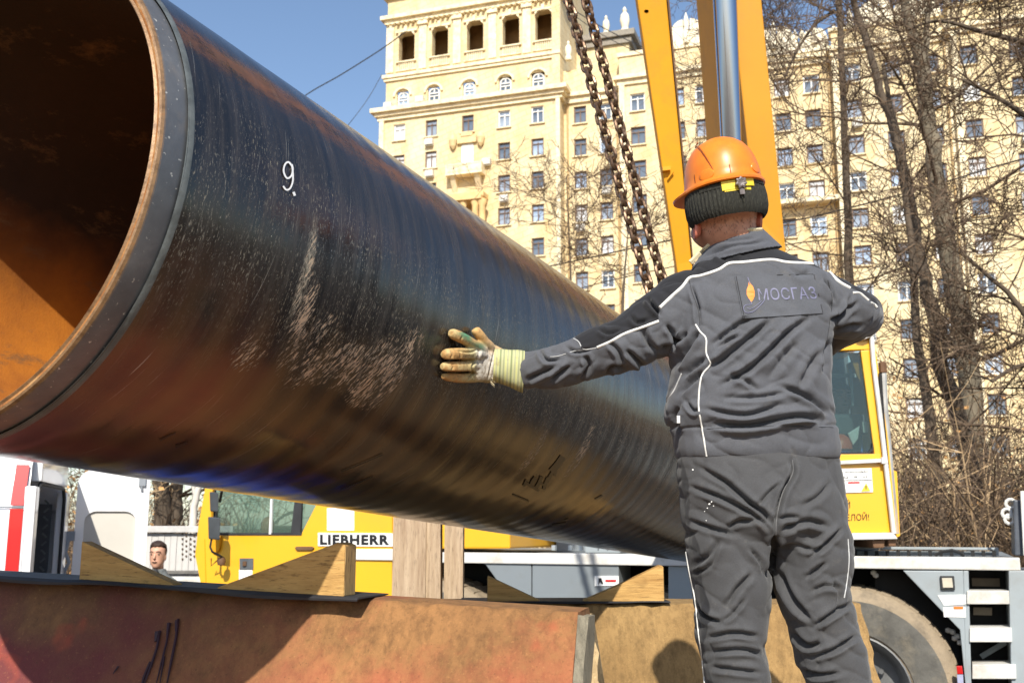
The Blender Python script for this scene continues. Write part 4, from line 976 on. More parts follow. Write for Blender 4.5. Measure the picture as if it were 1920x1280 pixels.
# small bracket and scuffs on the struts
q = MB(); c_ = at(1249, 318, YB(318) - .01); q.box(c_, Vector((.03, 0, .004)), Vector((0, .03, 0)), Vector((0, 0, .015))); q.tube([at(1252, 336, YB(330) - .01), at(1262, 322, YB(322) - .02)], .008, 6); q.build('lug', M_amb, crane)
q = MB(); c_ = at(1212, 21, YB(21) - .004); q.rings([[c_ + Vector((math.cos(t) * r_, 0, math.sin(t) * r_ * .6)) for t in [k * math.pi / 6 for k in range(12)]] for r_ in (.018, .001)]); q.build('bolt_hole', M_brn, crane)
# boom head and hook above the picture
hd = at(1180, -430, YB(-430)); HOOK = at(985, -300, 4.75)
q = MB(); q.hexa([at(1131, -431, YB(-430)), at(1380, -431, YB(-430)), HOOK + Vector((.25, .1, 2.2)), HOOK + Vector((-.2, .1, 2.2))], [p + Vector((0, .3, .35)) for p in (at(1131, -431, YB(-430)), at(1380, -431, YB(-430)), HOOK + Vector((.25, .1, 2.2)), HOOK + Vector((-.2, .1, 2.2)))])
q.build('boom_head', M_yel, crane, bevel=.02)
q = MB()
for dx in (-.05, .05): q.tube([HOOK + Vector((dx, .1, 2.3)), HOOK + Vector((dx, 0, .25))], .009, 6)
q.build('hoist_rope', M_cable, crane)
q = MB(); q.box(HOOK + ZZ * .2, Vector((.13, 0, 0)), Vector((0, .06, 0)), ZZ * .16)
q.tube([HOOK + ZZ * .05, HOOK + Vector((.0, 0, -.02)), HOOK + Vector((.07, 0, -.09)), HOOK + Vector((.04, 0, -.17)), HOOK + Vector((-.05, 0, -.16)), HOOK + Vector((-.08, 0, -.08))], [.03, .03, .03, .032, .028, .015], 8)
q.build('hook_block', M_yel, crane, bevel=.01)
# ================================================================== CONCRETE BLOCKS, WEDGES, POSTS, MEMBRANE
def mat_block(name, base, base2, paint=None):
    m, nt, b = newmat(name); v = coords(nt)
    c = ramp(nt, noisef(nt, v, 2.2, 8, .65), [(.3, base), (.72, base2)])
    vs_ = coords(nt, scale=(14, 14, 1.6))
    fl = noisef(nt, coords(nt, scale=(9, 9, 3), rot=(0, R(25), 0)), 3.0, 8, .8); c = mixc(nt, ramp(nt, fl, [(.45, (0, 0, 0)), (.66, (.75, .75, .75))]), c, tuple(x * .5 for x in base))
    c = mixc(nt, ramp(nt, noisef(nt, vs_, 1.6, 6, .7), [(.42, (0, 0, 0)), (.75, (.45, .45, .45))]), c, tuple(x * .55 for x in base))
    if paint:
        n1 = noisef(nt, coords(nt, scale=(1.0, 1.0, 1.0), loc=(.35, .2, .1)), 2.6, 5, .6); n2 = noisef(nt, v, 26, 6, .8)
        sx = nt.nodes.new('ShaderNodeSeparateXYZ'); nt.links.new(coords(nt), sx.inputs[0])
        low = math_(nt, 'MULTIPLY_ADD', sx.outputs[2], -.75, 1.06)            # more paint towards the foot of the block
        f = math_(nt, 'ADD', math_(nt, 'ADD', n1, math_(nt, 'MULTIPLY', n2, .25)), low)
        pm_ = ramp(nt, f, [(.44, (0, 0, 0)), (.86, (.95, .95, .95))])
        c = mixc(nt, pm_, c, paint)
        dk = math_(nt, 'ADD', math_(nt, 'MULTIPLY_ADD', sx.outputs[0], -.55, -.12), math_(nt, 'MULTIPLY', n1, 1.0))  # left part darkened: pipe's shade painted into the colour, maroon lower down
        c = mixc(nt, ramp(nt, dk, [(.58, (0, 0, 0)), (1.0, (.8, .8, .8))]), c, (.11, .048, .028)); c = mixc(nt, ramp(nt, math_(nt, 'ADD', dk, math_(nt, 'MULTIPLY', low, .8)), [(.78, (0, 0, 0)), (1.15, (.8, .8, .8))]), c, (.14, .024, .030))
        c = mixc(nt, ramp(nt, noisef(nt, v, 5.2, 3, .5), [(.62, (0, 0, 0)), (.72, (.8, .8, .8))]), c, (.38, .07, .035))
    sp = noisef(nt, v, 120, 3, .7)
    c = mixc(nt, ramp(nt, sp, [(.60, (0, 0, 0)), (.74, (.25, .25, .25))]), c, tuple(min(1, x * 1.6) for x in base2))
    c = mixc(nt, ramp(nt, sp, [(.28, (.55, .55, .55)), (.38, (0, 0, 0))]), c, tuple(x * .35 for x in base))
    nt.links.new(c, b.inputs['Base Color']); b.inputs['Roughness'].default_value = .92
    h = math_(nt, 'ADD', noisef(nt, v, 70, 6, .75), math_(nt, 'MULTIPLY', noisef(nt, v, 9, 4, .6), 1.5))
    bump(nt, b, h, .75, .006); return m
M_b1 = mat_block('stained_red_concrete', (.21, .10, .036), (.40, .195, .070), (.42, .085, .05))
M_b2 = mat_block('ochre_concrete', (.25, .145, .052), (.42, .265, .105))
M_bsh = mat_block('dark_painted_concrete', (.20, .075, .045), (.26, .12, .07), (.24, .035, .045))
BU1 = Vector((.97, -.24, -.0405)).normalized(); BV1 = Vector((.24, .97, 0)).normalized(); B1 = Vector((.174, 2.545, 1.80 - .196))
BAT = .58
def b1(s, w, z): return B1 - BU1 * s + BV1 * w + ZZ * z
def rough_block(name, fr, S0, S1, W, H, mats, seed, nx=90, nz=26, chip=.012, bat=0, pbreak=None):
    """closed block as a fine sheet wrapped round: front, top, back; broken arris"""
    rng = random.Random(seed); mb = MB(); cols_ = []
    for i in range(nx + 1):
        s = S0 + (S1 - S0) * i / nx
        ring = []
        prof = [(bat * -H, -H)] + [(bat * (-H + (H - .03) * k / nz), -H + (H - .03) * k / nz) for k in range(1, nz + 1)] + [(.001, -.006), (.006, -.0005), (.02, 0), (W * .35, 0), (W * .7, 0), (W - .02, 0), (W, -.02), (W, -H * .5), (W, -H)]
        for w, z in prof:
            p = fr(s, w, z); nn = noise.noise(p * 9) * .5 + noise.noise(p * 31) * .35
            edge = max(0, 1 - abs(z) / .05) * max(0, 1 - w / .05) if w < .06 else 0
            ch = edge * max(0, noise.noise(Vector((s * 13, seed, 3))) + .15) * chip * 2.2 + edge * abs(noise.noise(p * 60)) * chip * .6
            p = p + fr(0, 0, 0) * 0
            p = p + (fr(0, 1, 0) - fr(0, 0, 0)) * (ch + nn * .003) - ZZ * ch * .8
            if pbreak: p = p + (fr(1, 0, 0) - fr(0, 0, 0)) * pbreak(s, w, z, p)
            ring.append(p)
        cols_.append(ring)
    mb.rings(cols_, close=False, cap=True)
    return mb.build(name, mats, smooth=True)
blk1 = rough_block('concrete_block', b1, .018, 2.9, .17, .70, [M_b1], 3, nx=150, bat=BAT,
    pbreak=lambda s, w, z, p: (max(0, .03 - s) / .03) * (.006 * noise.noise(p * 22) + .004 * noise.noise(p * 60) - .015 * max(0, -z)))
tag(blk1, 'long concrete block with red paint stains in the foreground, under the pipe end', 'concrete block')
q = MB(); rs = []
for k in range(31):
    z_ = -.70 * k / 30; sh = .015 * -z_; j_ = .003 * noise.noise(Vector((k * .6, 1, 2)))
    rs.append([b1(.0195 + sh + j_, .002 + BAT * z_, z_ - .006), b1(-.002 + sh + j_, .030 + BAT * z_, z_ - .012), b1(-.002 + sh, .12, z_ - .014), b1(.05 + sh, .12, z_ - .014)])
q.rings(rs); q.build('chamfered_end', mat_block('pale_cast_concrete', (.24, .21, .15), (.38, .33, .24)), blk1, smooth=False)
# broken raw aggregate on the end of the first block (flange of its neighbour, slightly behind)
B2 = Vector((0, 4.40, 1.498))
def b2(s, w, z): return B2 + Vector((1, .0, 0)) * s + Vector((0, 1, 0)) * w + ZZ * z
blk2 = rough_block('concrete_block', b2, -.75, 1.43, .30, .62, [M_b2], 8, nx=140, bat=.35,
    pbreak=lambda s, w, z, p: (max(0, s - 1.33) / .10) * (.016 * noise.noise(p * 14) + .010 * noise.noise(p * 60) + .10 * max(0, -z)))
tag(blk2, 'ochre concrete block behind the worker, its right end broken off', 'concrete block')
# rubble edge between the blocks: broken neighbouring slab just behind block one
def b3(s, w, z): return at(1101, 1150, 2.70) + Vector((.97, -.1, 0)).normalized() * s + Vector((.1, .97, 0)) * w + ZZ * z
blk3 = rough_block('broken_slab', b3, -.14, .010, .05, .8, [mat_block('raw_broken_concrete', (.40, .27, .13), (.62, .47, .27))], 12, nx=70, chip=.02, bat=BAT,
    pbreak=lambda s, w, z, p: (max(0, s + .06) / .07) * (.022 * noise.noise(p * 34) + .016 * noise.noise(p * 95) + .05 * max(0, -z) / .3))
tag(blk3, 'broken rough slab edge just behind the right end of the red-stained block', 'concrete slab')
# dark drips of paint on the first block
M_drip = simple('dark_red_drip', (.030, .006, .010), .5, var=.3, bmp=.1)
q = MB(); rng = random.Random(5)
def b1front(px, py, off=.006): return onplane(px, py, B1 + BV1 * -off, BU1.cross(BV1 * BAT + ZZ).normalized())
for pts, r_ in (([(300, 1182), (294, 1215), (284, 1245), (270, 1282)], .0035), ([(318, 1170), (312, 1205), (303, 1240), (292, 1285)], .003), ([(334, 1160), (330, 1195), (322, 1235), (312, 1285)], .004), ([(296, 1185), (292, 1202)], .009), ([(317, 1168), (313, 1195)], .006), ([(332, 1163), (329, 1182)], .006), ([(282, 1240), (270, 1268), (262, 1300)], .004), ([(222, 1248), (212, 1262)], .003), ([(308, 1230), (298, 1290)], .003)):
    cp = [b1front(*p) for p in pts]; q.tube(cp, [r_] * (len(cp) - 1) + [r_ * .4], 6)
tag(q.build('paint_drip', M_drip, blk1, smooth=True))
def mat_wood(name, c, c2, horizontal=True, rot=0):
    m, nt, b = newmat(name)
    sc = (1.2, 6, 16) if horizontal else (16, 6, 1.2)
    v = coords(nt, scale=sc, rot=(0, 0, rot)); wv = noisef(nt, v, 2.4, 8, .7)
    f = ramp(nt, wv, [(.3, c), (.7, c2)])
    kn = ramp(nt, noisef(nt, coords(nt, scale=(2, 2, 2)), 3, 3, .5), [(.62, (0, 0, 0)), (.72, (.6, .6, .6))])
    f = mixc(nt, kn, f, tuple(x * .45 for x in c))
    nt.links.new(f, b.inputs['Base Color']); b.inputs['Roughness'].default_value = .8
    fg = noisef(nt, coords(nt, scale=tuple(x * 6 for x in sc)), 2.0, 4, .7); f2 = mixc(nt, ramp(nt, fg, [(.56, (0, 0, 0)), (.66, (.7, .7, .7))]), f, tuple(x * .35 for x in c)); nt.links.new(f2, b.inputs['Base Color'])
    bump(nt, b, math_(nt, 'ADD', wv, fg), .6, .004); return m
M_wd1 = mat_wood('yellow_planed_wood', (.33, .17, .045), (.62, .38, .13))
M_wd2 = mat_wood('pale_weathered_timber', (.30, .20, .12), (.56, .42, .28), False)
M_wd3 = mat_wood('brown_timber', (.33, .19, .08), (.54, .33, .14), False)
M_end = mat_wood('rough_sawn_end_grain', (.26, .16, .06), (.46, .30, .12), False)
def wedge(fr, s_tip, s_peak, hgt, w0, w1, label, flat=.0, curve=.0):
    """triangular saddle chock: thin end at s_tip, upright end at s_peak"""
    root = MB(); n = 10; top = []
    for k in range(n + 1):
        t = k / n; top.append((s_tip + (s_peak - math.copysign(flat, s_peak - s_tip) - s_tip) * t, .004 + hgt * (t - curve * math.sin(math.pi * t))))
    top.append((s_peak, hgt * .99))
    prof = [(s_tip, 0)] + top + [(s_peak, 0)]
    a = [fr(s, w0, z) for s, z in prof]; b_ = [fr(s, w1, z) for s, z in prof]
    sgn = 1
    m = root.hexa(a, b_)
    o = m.build('wooden_wedge', [M_wd1], bevel=.0025)
    q = MB(); dd = (fr(1, 0, 0) - fr(0, 0, 0)) * math.copysign(.0015, s_peak - s_tip); e = .003
    A_ = [fr(s_peak, w0 + e, e), fr(s_peak, w1 - e, e), fr(s_peak, w1 - e, hgt * .99 - e), fr(s_peak, w0 + e, hgt * .99 - e)]
    q.hexa([p + dd * 0 for p in A_], [p + dd for p in A_]); q.build('sawn_end', M_end, o)
    tag(o, label, 'wedge'); return o
def s1(px, py=1100): # coordinate along block one for a pixel
    p = onplane(px, py, B1, BV1); return (B1 - p).dot(BU1)
f1 = lambda s, w, z: b1(s, w, z + .006)
wedge(f1, s1(338, 1086), s1(163, 1075), .097, -.03, .012, 'wooden wedge at the left end of the red-stained block, thin end to the right', .0)
wedge(f1, s1(425, 1093), s1(658, 1110), .126, -.045, .028, 'large yellow wooden wedge in front of the yellow cab, sawn end to the right', .02, .0)
f2 = lambda s, w, z: b2(s, w, z + .006)
def s2(px): p = onplane(px, 1115, B2, Vector((0, 1, 0))); return p.x
wedge(f2, s2(1012), s2(914), .098, .02, .09, 'small brown wedge left of the locker sticker, on the rear block')
wedge(f2, s2(1095), s2(1246), .142, .02, .09, 'yellow wooden wedge on the rear block beside the worker\'s leg', .01, .02)
# roofing membrane under the wedges
M_felt = simple('black_roofing_felt', (.022, .022, .026), .7, var=.4, scale=5, bmp=.4)
def felt(fr, S0, S1, w0, w1, drop, seed, label, fade=None):
    mb = MB(); rs = []; n = 90
    for i in range(n + 1):
        s = S0 + (S1 - S0) * i / n; wv = .004 * noise.noise(Vector((s * 6, seed, 0))) + .003 * math.sin(s * 9 + seed)
        dr = drop * (.75 + .5 * noise.noise(Vector((s * 3, seed, 5))))
        if fade: dr *= fade(s)
        lift = .004 + .007 * max(0, noise.noise(Vector((s * 4.3, seed, 9))))
        rs.append([fr(s, w0 - .014 - wv, -dr + lift), fr(s, w0 - .016 - wv, -dr * .4 + lift), fr(s, w0 - .010, .003 + lift), fr(s, w0 + .02, .005 + lift * .5), fr(s, w1, .005), fr(s, w1, .002), fr(s, w0 + .02, .001 + lift * .5), fr(s, w0 - .008, lift - .002), fr(s, w0 - .012 - wv, -dr * .4 + lift)])
    mb.rings(rs); return tag(mb.build('roofing_felt', M_felt, smooth=True), label, 'roofing felt')
felt(b1, s1(-160), s1(690), -.05, .15, .012, 2, 'black felt strip under the wedges on the red-stained block')
felt(b2, s2(860), s2(1256), 0, .28, .006, 6, 'black felt strip under the wedges on the rear ochre block')
# timber posts below the pipe
def post(px0, px1, Y, ztop, depth, mat, label, seed, lean=0):
    rng = random.Random(seed); a = at(px0, 1050, Y).x; b_ = at(px1, 1050, Y).x; mb = MB(); rs = []
    nz = 26
    for k in range(nz + 1):
        z = .15 + (ztop - .15) * k / nz; ring = []
        n = 9
        for j in range(n): t = j / (n - 1); x = a + (b_ - a) * t; ring.append(Vector((x + lean * (z - 1.3), Y + .004 * noise.noise(Vector((t * 9 + seed, z * 1.4, 0))) + .003 * noise.noise(Vector((t * 30, z * 3, seed))), z)))
        ring += [Vector((b_ + lean * (z - 1.3), Y + depth, z)), Vector((a + lean * (z - 1.3), Y + depth, z))]
        rs.append(ring)
    mb.rings(rs); return tag(mb.build('timber_post', mat, smooth=False), label, 'timber post')
post(736, 798, 5.75, 1.90, .18, M_wd2, 'pale weathered timber post below the pipe, left one and widest', 4)
post(799.5, 827, 5.765, 1.89, .17, M_wd2, 'narrow pale timber post in the middle of three below the pipe', 17, -.01)
post(833, 868, 5.79, 1.875, .17, M_wd2, 'pale timber post below the pipe, right one of three', 29)

# ================================================================== PIPE
PD = Vector((0.45062298, 0.88969585, -0.07335005)).normalized(); PA = Vector((-1.59953918, 0.8720429, 2.55069938)); PR = .51
PE1 = PD.cross(ZZ).normalized(); PE2 = PE1.cross(PD)
def pipe_p(t, a, r=PR): return PA + PD * t + (PE2 * math.cos(a) + PE1 * math.sin(a)) * r
def pipe_hit(px, py, r=PR):
    rr = ray(px, py); w = CAM - PA; rp = rr - PD * rr.dot(PD); wp = w - PD * w.dot(PD)
    a = rp.dot(rp); b = 2 * rp.dot(wp); c = wp.dot(wp) - r * r; D = b * b - 4 * a * c
    if D < 0: return None
    k = (-b - math.sqrt(D)) / 2 / a; P = CAM + rr * k; t = (P - PA).dot(PD); q_ = P - PA - PD * t
    return P, t, math.atan2(q_.dot(PE1), q_.dot(PE2))
T0 = 1.205; TC = 1.262; TEND = 6.7
def pipe_uv(px, py): h = pipe_hit(px, py); return h[2] * PR, h[1]
M_coat, nt, b = newmat('black_scuffed_pipe_coating')
uvn = nt.nodes.new('ShaderNodeUVMap'); uvn.uv_map = 'UVMap'
def uvmap(scale, loc=(0, 0, 0), rot=0):
    mp = nt.nodes.new('ShaderNodeMapping'); mp.inputs['Scale'].default_value = scale; mp.inputs['Location'].default_value = loc; mp.inputs['Rotation'].default_value = (0, 0, rot); nt.links.new(uvn.outputs[0], mp.inputs[0]); return mp.outputs[0]
sep = nt.nodes.new('ShaderNodeSeparateXYZ'); nt.links.new(uvn.outputs[0], sep.inputs[0]); Uc, Vc = sep.outputs[0], sep.outputs[1]
def uvrot(theta, sx_, sy_, loc=(0, 0, 0)):
    a = nt.nodes.new('ShaderNodeMapping'); a.inputs['Rotation'].default_value = (0, 0, theta); nt.links.new(uvn.outputs[0], a.inputs[0])
    b_ = nt.nodes.new('ShaderNodeMapping'); b_.inputs['Scale'].default_value = (sx_, sy_, 1); b_.inputs['Location'].default_value = loc; nt.links.new(a.outputs[0], b_.inputs[0]); return b_.outputs[0]
def band(x, a, b_, c, d):     # trapezoid in a coordinate
    up = nt.nodes.new('ShaderNodeMapRange'); up.interpolation_type = 'SMOOTHSTEP'; nt.links.new(x, up.inputs[0]); up.inputs[1].default_value = a; up.inputs[2].default_value = b_
    dn = nt.nodes.new('ShaderNodeMapRange'); dn.interpolation_type = 'SMOOTHSTEP'; nt.links.new(x, dn.inputs[0]); dn.inputs[1].default_value = c; dn.inputs[2].default_value = d; dn.inputs[3].default_value = 1; dn.inputs[4].default_value = 0
    return math_(nt, 'MULTIPLY', up.outputs[0], dn.outputs[0])
def blob(px, py, ru, rv):
    u0, v0 = pipe_uv(px, py)
    du = math_(nt, 'DIVIDE', math_(nt, 'SUBTRACT', Uc, u0), ru); dv = math_(nt, 'DIVIDE', math_(nt, 'SUBTRACT', Vc, v0), rv)
    r2 = math_(nt, 'ADD', math_(nt, 'MULTIPLY', du, du), math_(nt, 'MULTIPLY', dv, dv))
    return math_(nt, 'SUBTRACT', 1, r2, clamp=True)
def thr(x, a, b_, v=1.0): return ramp(nt, x, [(a, (0, 0, 0)), (b_, (v, v, v))])
rad = lambda deg: R(deg) * PR
big = noisef(nt, uvmap((1.1, 1.1, 1)), 1.3, 5, .6)
streak1 = noisef(nt, uvmap((2.2, 34, 1)), 1.0, 9, .72)
streak2 = noisef(nt, uvmap((7, 150, 1), (3, 1, 0)), 1.0, 6, .7)
fine = noisef(nt, uvmap((70, 240, 1)), 1.0, 4, .75)
dots = noisef(nt, uvmap((200, 420, 1)), 1.0, 2, .6)
diag = noisef(nt, uvrot(R(30.5), 20, 120), 1.0, 6, .75)
c = ramp(nt, big, [(.3, (.006, .006, .007)), (.7, (.014, .013, .014))])
# dusty film in streaks round the girth, strongest on the side
side = band(Uc, rad(42), rad(80), rad(118), rad(150))
film = math_(nt, 'MULTIPLY', thr(streak1, .42, .72), math_(nt, 'MULTIPLY_ADD', side, .24, .04))
c = mixc(nt, film, c, (.13, .105, .085))
c = mixc(nt, math_(nt, 'MULTIPLY', thr(streak2, .60, .75), .5), c, (.26, .24, .215))
# orange-brown reflection streak painted into the colour along the upper flank
refl_streak = math_(nt, 'MULTIPLY', band(Uc, rad(50), rad(56), rad(60), rad(66)), thr(math_(nt, 'ADD', noisef(nt, uvmap((11, 3.4, 1)), 1.0, 8, .78), math_(nt, 'MULTIPLY', streak1, .3)), .58, .80, .65))
c = mixc(nt, refl_streak, c, (.20, .075, .025))
# lower flank: brown soil film, partly the ground's reflection painted in
lowb = math_(nt, 'MULTIPLY', band(Uc, rad(118), rad(134), rad(158), rad(178)), thr(noisef(nt, uvmap((1.6, 1.1, 1), (4, 2, 0)), 1.0, 5, .6), .36, .66, .8))
c = mixc(nt, math_(nt, 'MULTIPLY', lowb, .45), c, (.10, .045, .013))
redp = math_(nt, 'MULTIPLY', blob(250, 740, .34, .35), thr(noisef(nt, uvmap((3, 2, 1)), 1.0, 4, .6), .38, .62))
c = mixc(nt, math_(nt, 'MULTIPLY', redp, .7), c, (.15, .040, .018))
red2 = math_(nt, 'MULTIPLY', blob(640, 400, .05, .4), .5); c = mixc(nt, math_(nt, 'MULTIPLY', red2, .15), c, (.12, .04, .03))
# ribs: brown-tinted bands round the lower flank
wv = nt.nodes.new('ShaderNodeTexWave'); wv.wave_type = 'BANDS'; wv.bands_direction = 'Y'; wv.inputs['Scale'].default_value = 3.1; wv.inputs['Distortion'].default_value = 2.2; wv.inputs['Detail'].default_value = 3; wv.inputs['Detail Scale'].default_value = .7
nt.links.new(uvmap((.30, 1, 1)), wv.inputs['Vector'])
c = mixc(nt, math_(nt, 'MULTIPLY', math_(nt, 'MULTIPLY', wv.outputs[1], band(Uc, rad(108), rad(125), rad(150), rad(176))), .28), c, (.16, .09, .03))
# speckles of bare abrasion
spz = math_(nt, 'ADD', math_(nt, 'MULTIPLY', blob(470, 420, .30, .42), .9), math_(nt, 'MULTIPLY', band(Uc, rad(76), rad(92), rad(112), rad(124)), math_(nt, 'MULTIPLY', band(Vc, 1.25, 1.4, 2.9, 4.5), .9)), clamp=True)
sm = math_(nt, 'MULTIPLY', math_(nt, 'MULTIPLY', thr(fine, .565, .66), spz), thr(noisef(nt, uvmap((5, 9, 1), (1, 7, 0)), 1.0, 6, .7), .36, .60))
c = mixc(nt, math_(nt, 'MULTIPLY', sm, .8), c, (.40, .36, .28))
c = mixc(nt, math_(nt, 'MULTIPLY', thr(dots, .70, .74), math_(nt, 'MULTIPLY', spz, .9)), c, (.62, .58, .5))
# chipped clusters
cl = None
for (x, y, ru, rv) in ((585, 660, .10, .10), (650, 690, .07, .12), (730, 690, .085, .12), (770, 660, .07, .05), (690, 730, .06, .10), (570, 590, .085, .035), (470, 660, .05, .05), (1000, 850, .10, .03), (1090, 850, .12, .04), (575, 515, .10, .022)):
    bl = blob(x, y, ru, rv); cl = bl if cl is None else math_(nt, 'MAXIMUM', cl, bl)
diag2 = noisef(nt, uvrot(R(22), 50, 210), 1.0, 4, .7); cl = math_(nt, 'MULTIPLY', cl, thr(noisef(nt, uvmap((10, 16, 1), (2, 5, 0)), 1.0, 5, .7), .36, .58)); chip = math_(nt, 'MULTIPLY', thr(math_(nt, 'ADD', math_(nt, 'ADD', math_(nt, 'MULTIPLY', diag, .45), math_(nt, 'MULTIPLY', diag2, .55)), math_(nt, 'MULTIPLY', cl, .07)), .545, .60), thr(cl, .02, .35))
c = mixc(nt, math_(nt, 'MULTIPLY', chip, .92), c, (.60, .42, .28))
pale = math_(nt, 'MULTIPLY', blob(575, 505, .13, .018), thr(fine, .42, .6)); c = mixc(nt, math_(nt, 'MULTIPLY', pale, .8), c, (.40, .36, .28))
# long thin scratches
scr = noisef(nt, uvrot(R(9), 3.5, 300), 1.0, 3, .5); scm = math_(nt, 'MULTIPLY', thr(scr, .69, .73), thr(noisef(nt, uvmap((3, 3, 1)), 1.0, 3, .6), .45, .6))
c = mixc(nt, math_(nt, 'MULTIPLY', scm, .7), c, (.42, .40, .36))
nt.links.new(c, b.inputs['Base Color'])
ro_ = math_(nt, 'ADD', math_(nt, 'MULTIPLY_ADD', film, .6, .13), math_(nt, 'MULTIPLY', math_(nt, 'ADD', chip, sm), .4)); ro_ = math_(nt, 'ADD', ro_, math_(nt, 'MULTIPLY', refl_streak, .3), clamp=True)
ro_ = math_(nt, 'ADD', ro_, math_(nt, 'MULTIPLY', noisef(nt, uvmap((3, 3, 1)), 1.0, 5, .6), .12))
nt.links.new(ro_, b.inputs['Roughness']); b.inputs['Specular IOR Level'].default_value = .6
hb = math_(nt, 'ADD', math_(nt, 'MULTIPLY', wv.outputs[1], .30), math_(nt, 'MULTIPLY', noisef(nt, uvmap((1.0, 11, 1)), 1.0, 3, .5), .8))
hb = math_(nt, 'ADD', hb, math_(nt, 'MULTIPLY', streak2, .05)); hb = math_(nt, 'ADD', hb, math_(nt, 'MULTIPLY', chip, -.35)); hb = math_(nt, 'ADD', hb, math_(nt, 'MULTIPLY', sm, -.10))
hb = math_(nt, 'ADD', hb, math_(nt, 'MULTIPLY', noisef(nt, uvmap((3.2, 3.2, 1)), 1.0, 3, .5), .9))
bump(nt, b, hb, 1.0, .0022)
def uv_pipe(o, radius):
    me = o.data; uv = me.uv_layers.new(name='UVMap'); org = Vector(parent_loc(o.parent))
    co = np.empty(len(me.vertices) * 3); me.vertices.foreach_get('co', co); co = co.reshape(-1, 3) + np.array(org) - np.array(PA)
    t = co @ np.array(PD); q_ = co - np.outer(t, np.array(PD)); a = np.arctan2(q_ @ np.array(PE1), q_ @ np.array(PE2))
    li = np.empty(len(me.loops), int); me.loops.foreach_get('vertex_index', li); aa = a[li]; 
    st = 0
    for p in me.polygons:
        s_ = slice(p.loop_start, p.loop_start + p.loop_total); x = aa[s_]
        if x.max() - x.min() > math.pi: x[x < 0] += 2 * math.pi; aa[s_] = x
    uvs = np.stack([aa * PR, t[li]], 1).ravel(); uv.data.foreach_set('uv', uvs)
pipe = thing('steel_pipe', 'huge black-coated steel pipe hanging over the concrete blocks, marked with a white 9', 'pipe', PA + PD * 3)
def pring(t, r, n=160, wob=0): return [pipe_p(t, 2 * math.pi * k / n, r + (wob * noise.noise(Vector((math.cos(2 * math.pi * k / n) * 2, math.sin(2 * math.pi * k / n) * 2, t * 7))) if wob else 0)) for k in range(n)]
q = MB(); ts = [TC] + [TC + .012, TC + .03] + [TC + .06 * 1.07 ** k for k in range(1, 75)]; ts = [t for t in ts if t < TEND] + [TEND]
rings_ = [pring(TC, .506, 160, .0)] + [pring(t, .51 if i else .509, 160, .0012) for i, t in enumerate(ts)]
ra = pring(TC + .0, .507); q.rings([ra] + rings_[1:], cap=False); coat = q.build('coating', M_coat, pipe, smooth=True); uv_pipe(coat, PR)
# bare steel end, bevelled rim, rusty bore
M_steel, nt, b = newmat('bare_grey_primer'); v = coords(nt)
c = ramp(nt, noisef(nt, v, 5, 7, .65), [(.3, (.07, .075, .085)), (.6, (.15, .155, .165)), (.8, (.26, .26, .26))])
c = mixc(nt, thr(noisef(nt, v, 90, 3, .6), .66, .7, .8), c, (.7, .68, .62)); c = mixc(nt, thr(noisef(nt, v, 4, 5, .6), .58, .7, .6), c, (.30, .22, .14))
nt.links.new(c, b.inputs['Base Color']); b.inputs['Metallic'].default_value = .25; b.inputs['Roughness'].default_value = .42; bump(nt, b, noisef(nt, v, 60, 4, .6), .25, .002)
M_rust, nt, b = newmat('rust_crusted_steel'); v = coords(nt)
c = ramp(nt, noisef(nt, v, 26, 8, .7), [(.3, (.13, .045, .012)), (.5, (.33, .125, .025)), (.68, (.40, .23, .09)), (.8, (.20, .10, .05))])
nt.links.new(c, b.inputs['Base Color']); b.inputs['Roughness'].default_value = .7; bump(nt, b, noisef(nt, v, 120, 5, .7), .7, .003)
M_bright, nt, b = newmat('ground_bevel_steel'); v = coords(nt)
c = ramp(nt, noisef(nt, v, 40, 8, .7), [(.3, (.10, .05, .022)), (.55, (.27, .16, .08)), (.8, (.30, .11, .025))])
nt.links.new(c, b.inputs['Base Color']); b.inputs['Metallic'].default_value = .3; b.inputs['Roughness'].default_value = .45; bump(nt, b, noisef(nt, v, 150, 4, .7), .5, .002)
M_bore, nt, b = newmat('rusty_pipe_bore'); v = coords(nt)
geo = nt.nodes.new('ShaderNodeUVMap'); geo.uv_map = 'UVMap'; sp_ = nt.nodes.new('ShaderNodeSeparateXYZ'); nt.links.new(geo.outputs[0], sp_.inputs[0])
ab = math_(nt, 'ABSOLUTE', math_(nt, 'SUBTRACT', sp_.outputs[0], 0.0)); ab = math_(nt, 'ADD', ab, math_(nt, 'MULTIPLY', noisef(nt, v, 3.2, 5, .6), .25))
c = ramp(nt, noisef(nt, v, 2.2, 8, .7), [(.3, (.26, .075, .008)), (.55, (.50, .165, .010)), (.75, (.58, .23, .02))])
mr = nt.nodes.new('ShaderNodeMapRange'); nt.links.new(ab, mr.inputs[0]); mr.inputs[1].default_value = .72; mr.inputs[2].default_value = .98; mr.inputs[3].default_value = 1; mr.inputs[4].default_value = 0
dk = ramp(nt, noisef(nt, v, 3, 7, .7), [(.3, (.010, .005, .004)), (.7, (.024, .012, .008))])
c = mixc(nt, mr.outputs[0], c, dk)  # upper bore blackened: its shade is painted into the colour
c = mixc(nt, thr(noisef(nt, coords(nt, scale=(1, 1, 3)), 4.2, 8, .75), .56, .68, .8), c, (.13, .075, .035))
nt.links.new(c, b.inputs['Base Color']); b.inputs['Roughness'].default_value = .85; bump(nt, b, noisef(nt, v, 70, 6, .7), .4, .003)
q = MB(); q.rings([pring(TC + .002, .5035), pring(TC - .004, .5045), pring(T0 + .010, .5045), pring(T0 + .004, .5038)], cap=False); q.build('bare_end', M_steel, pipe, smooth=True)
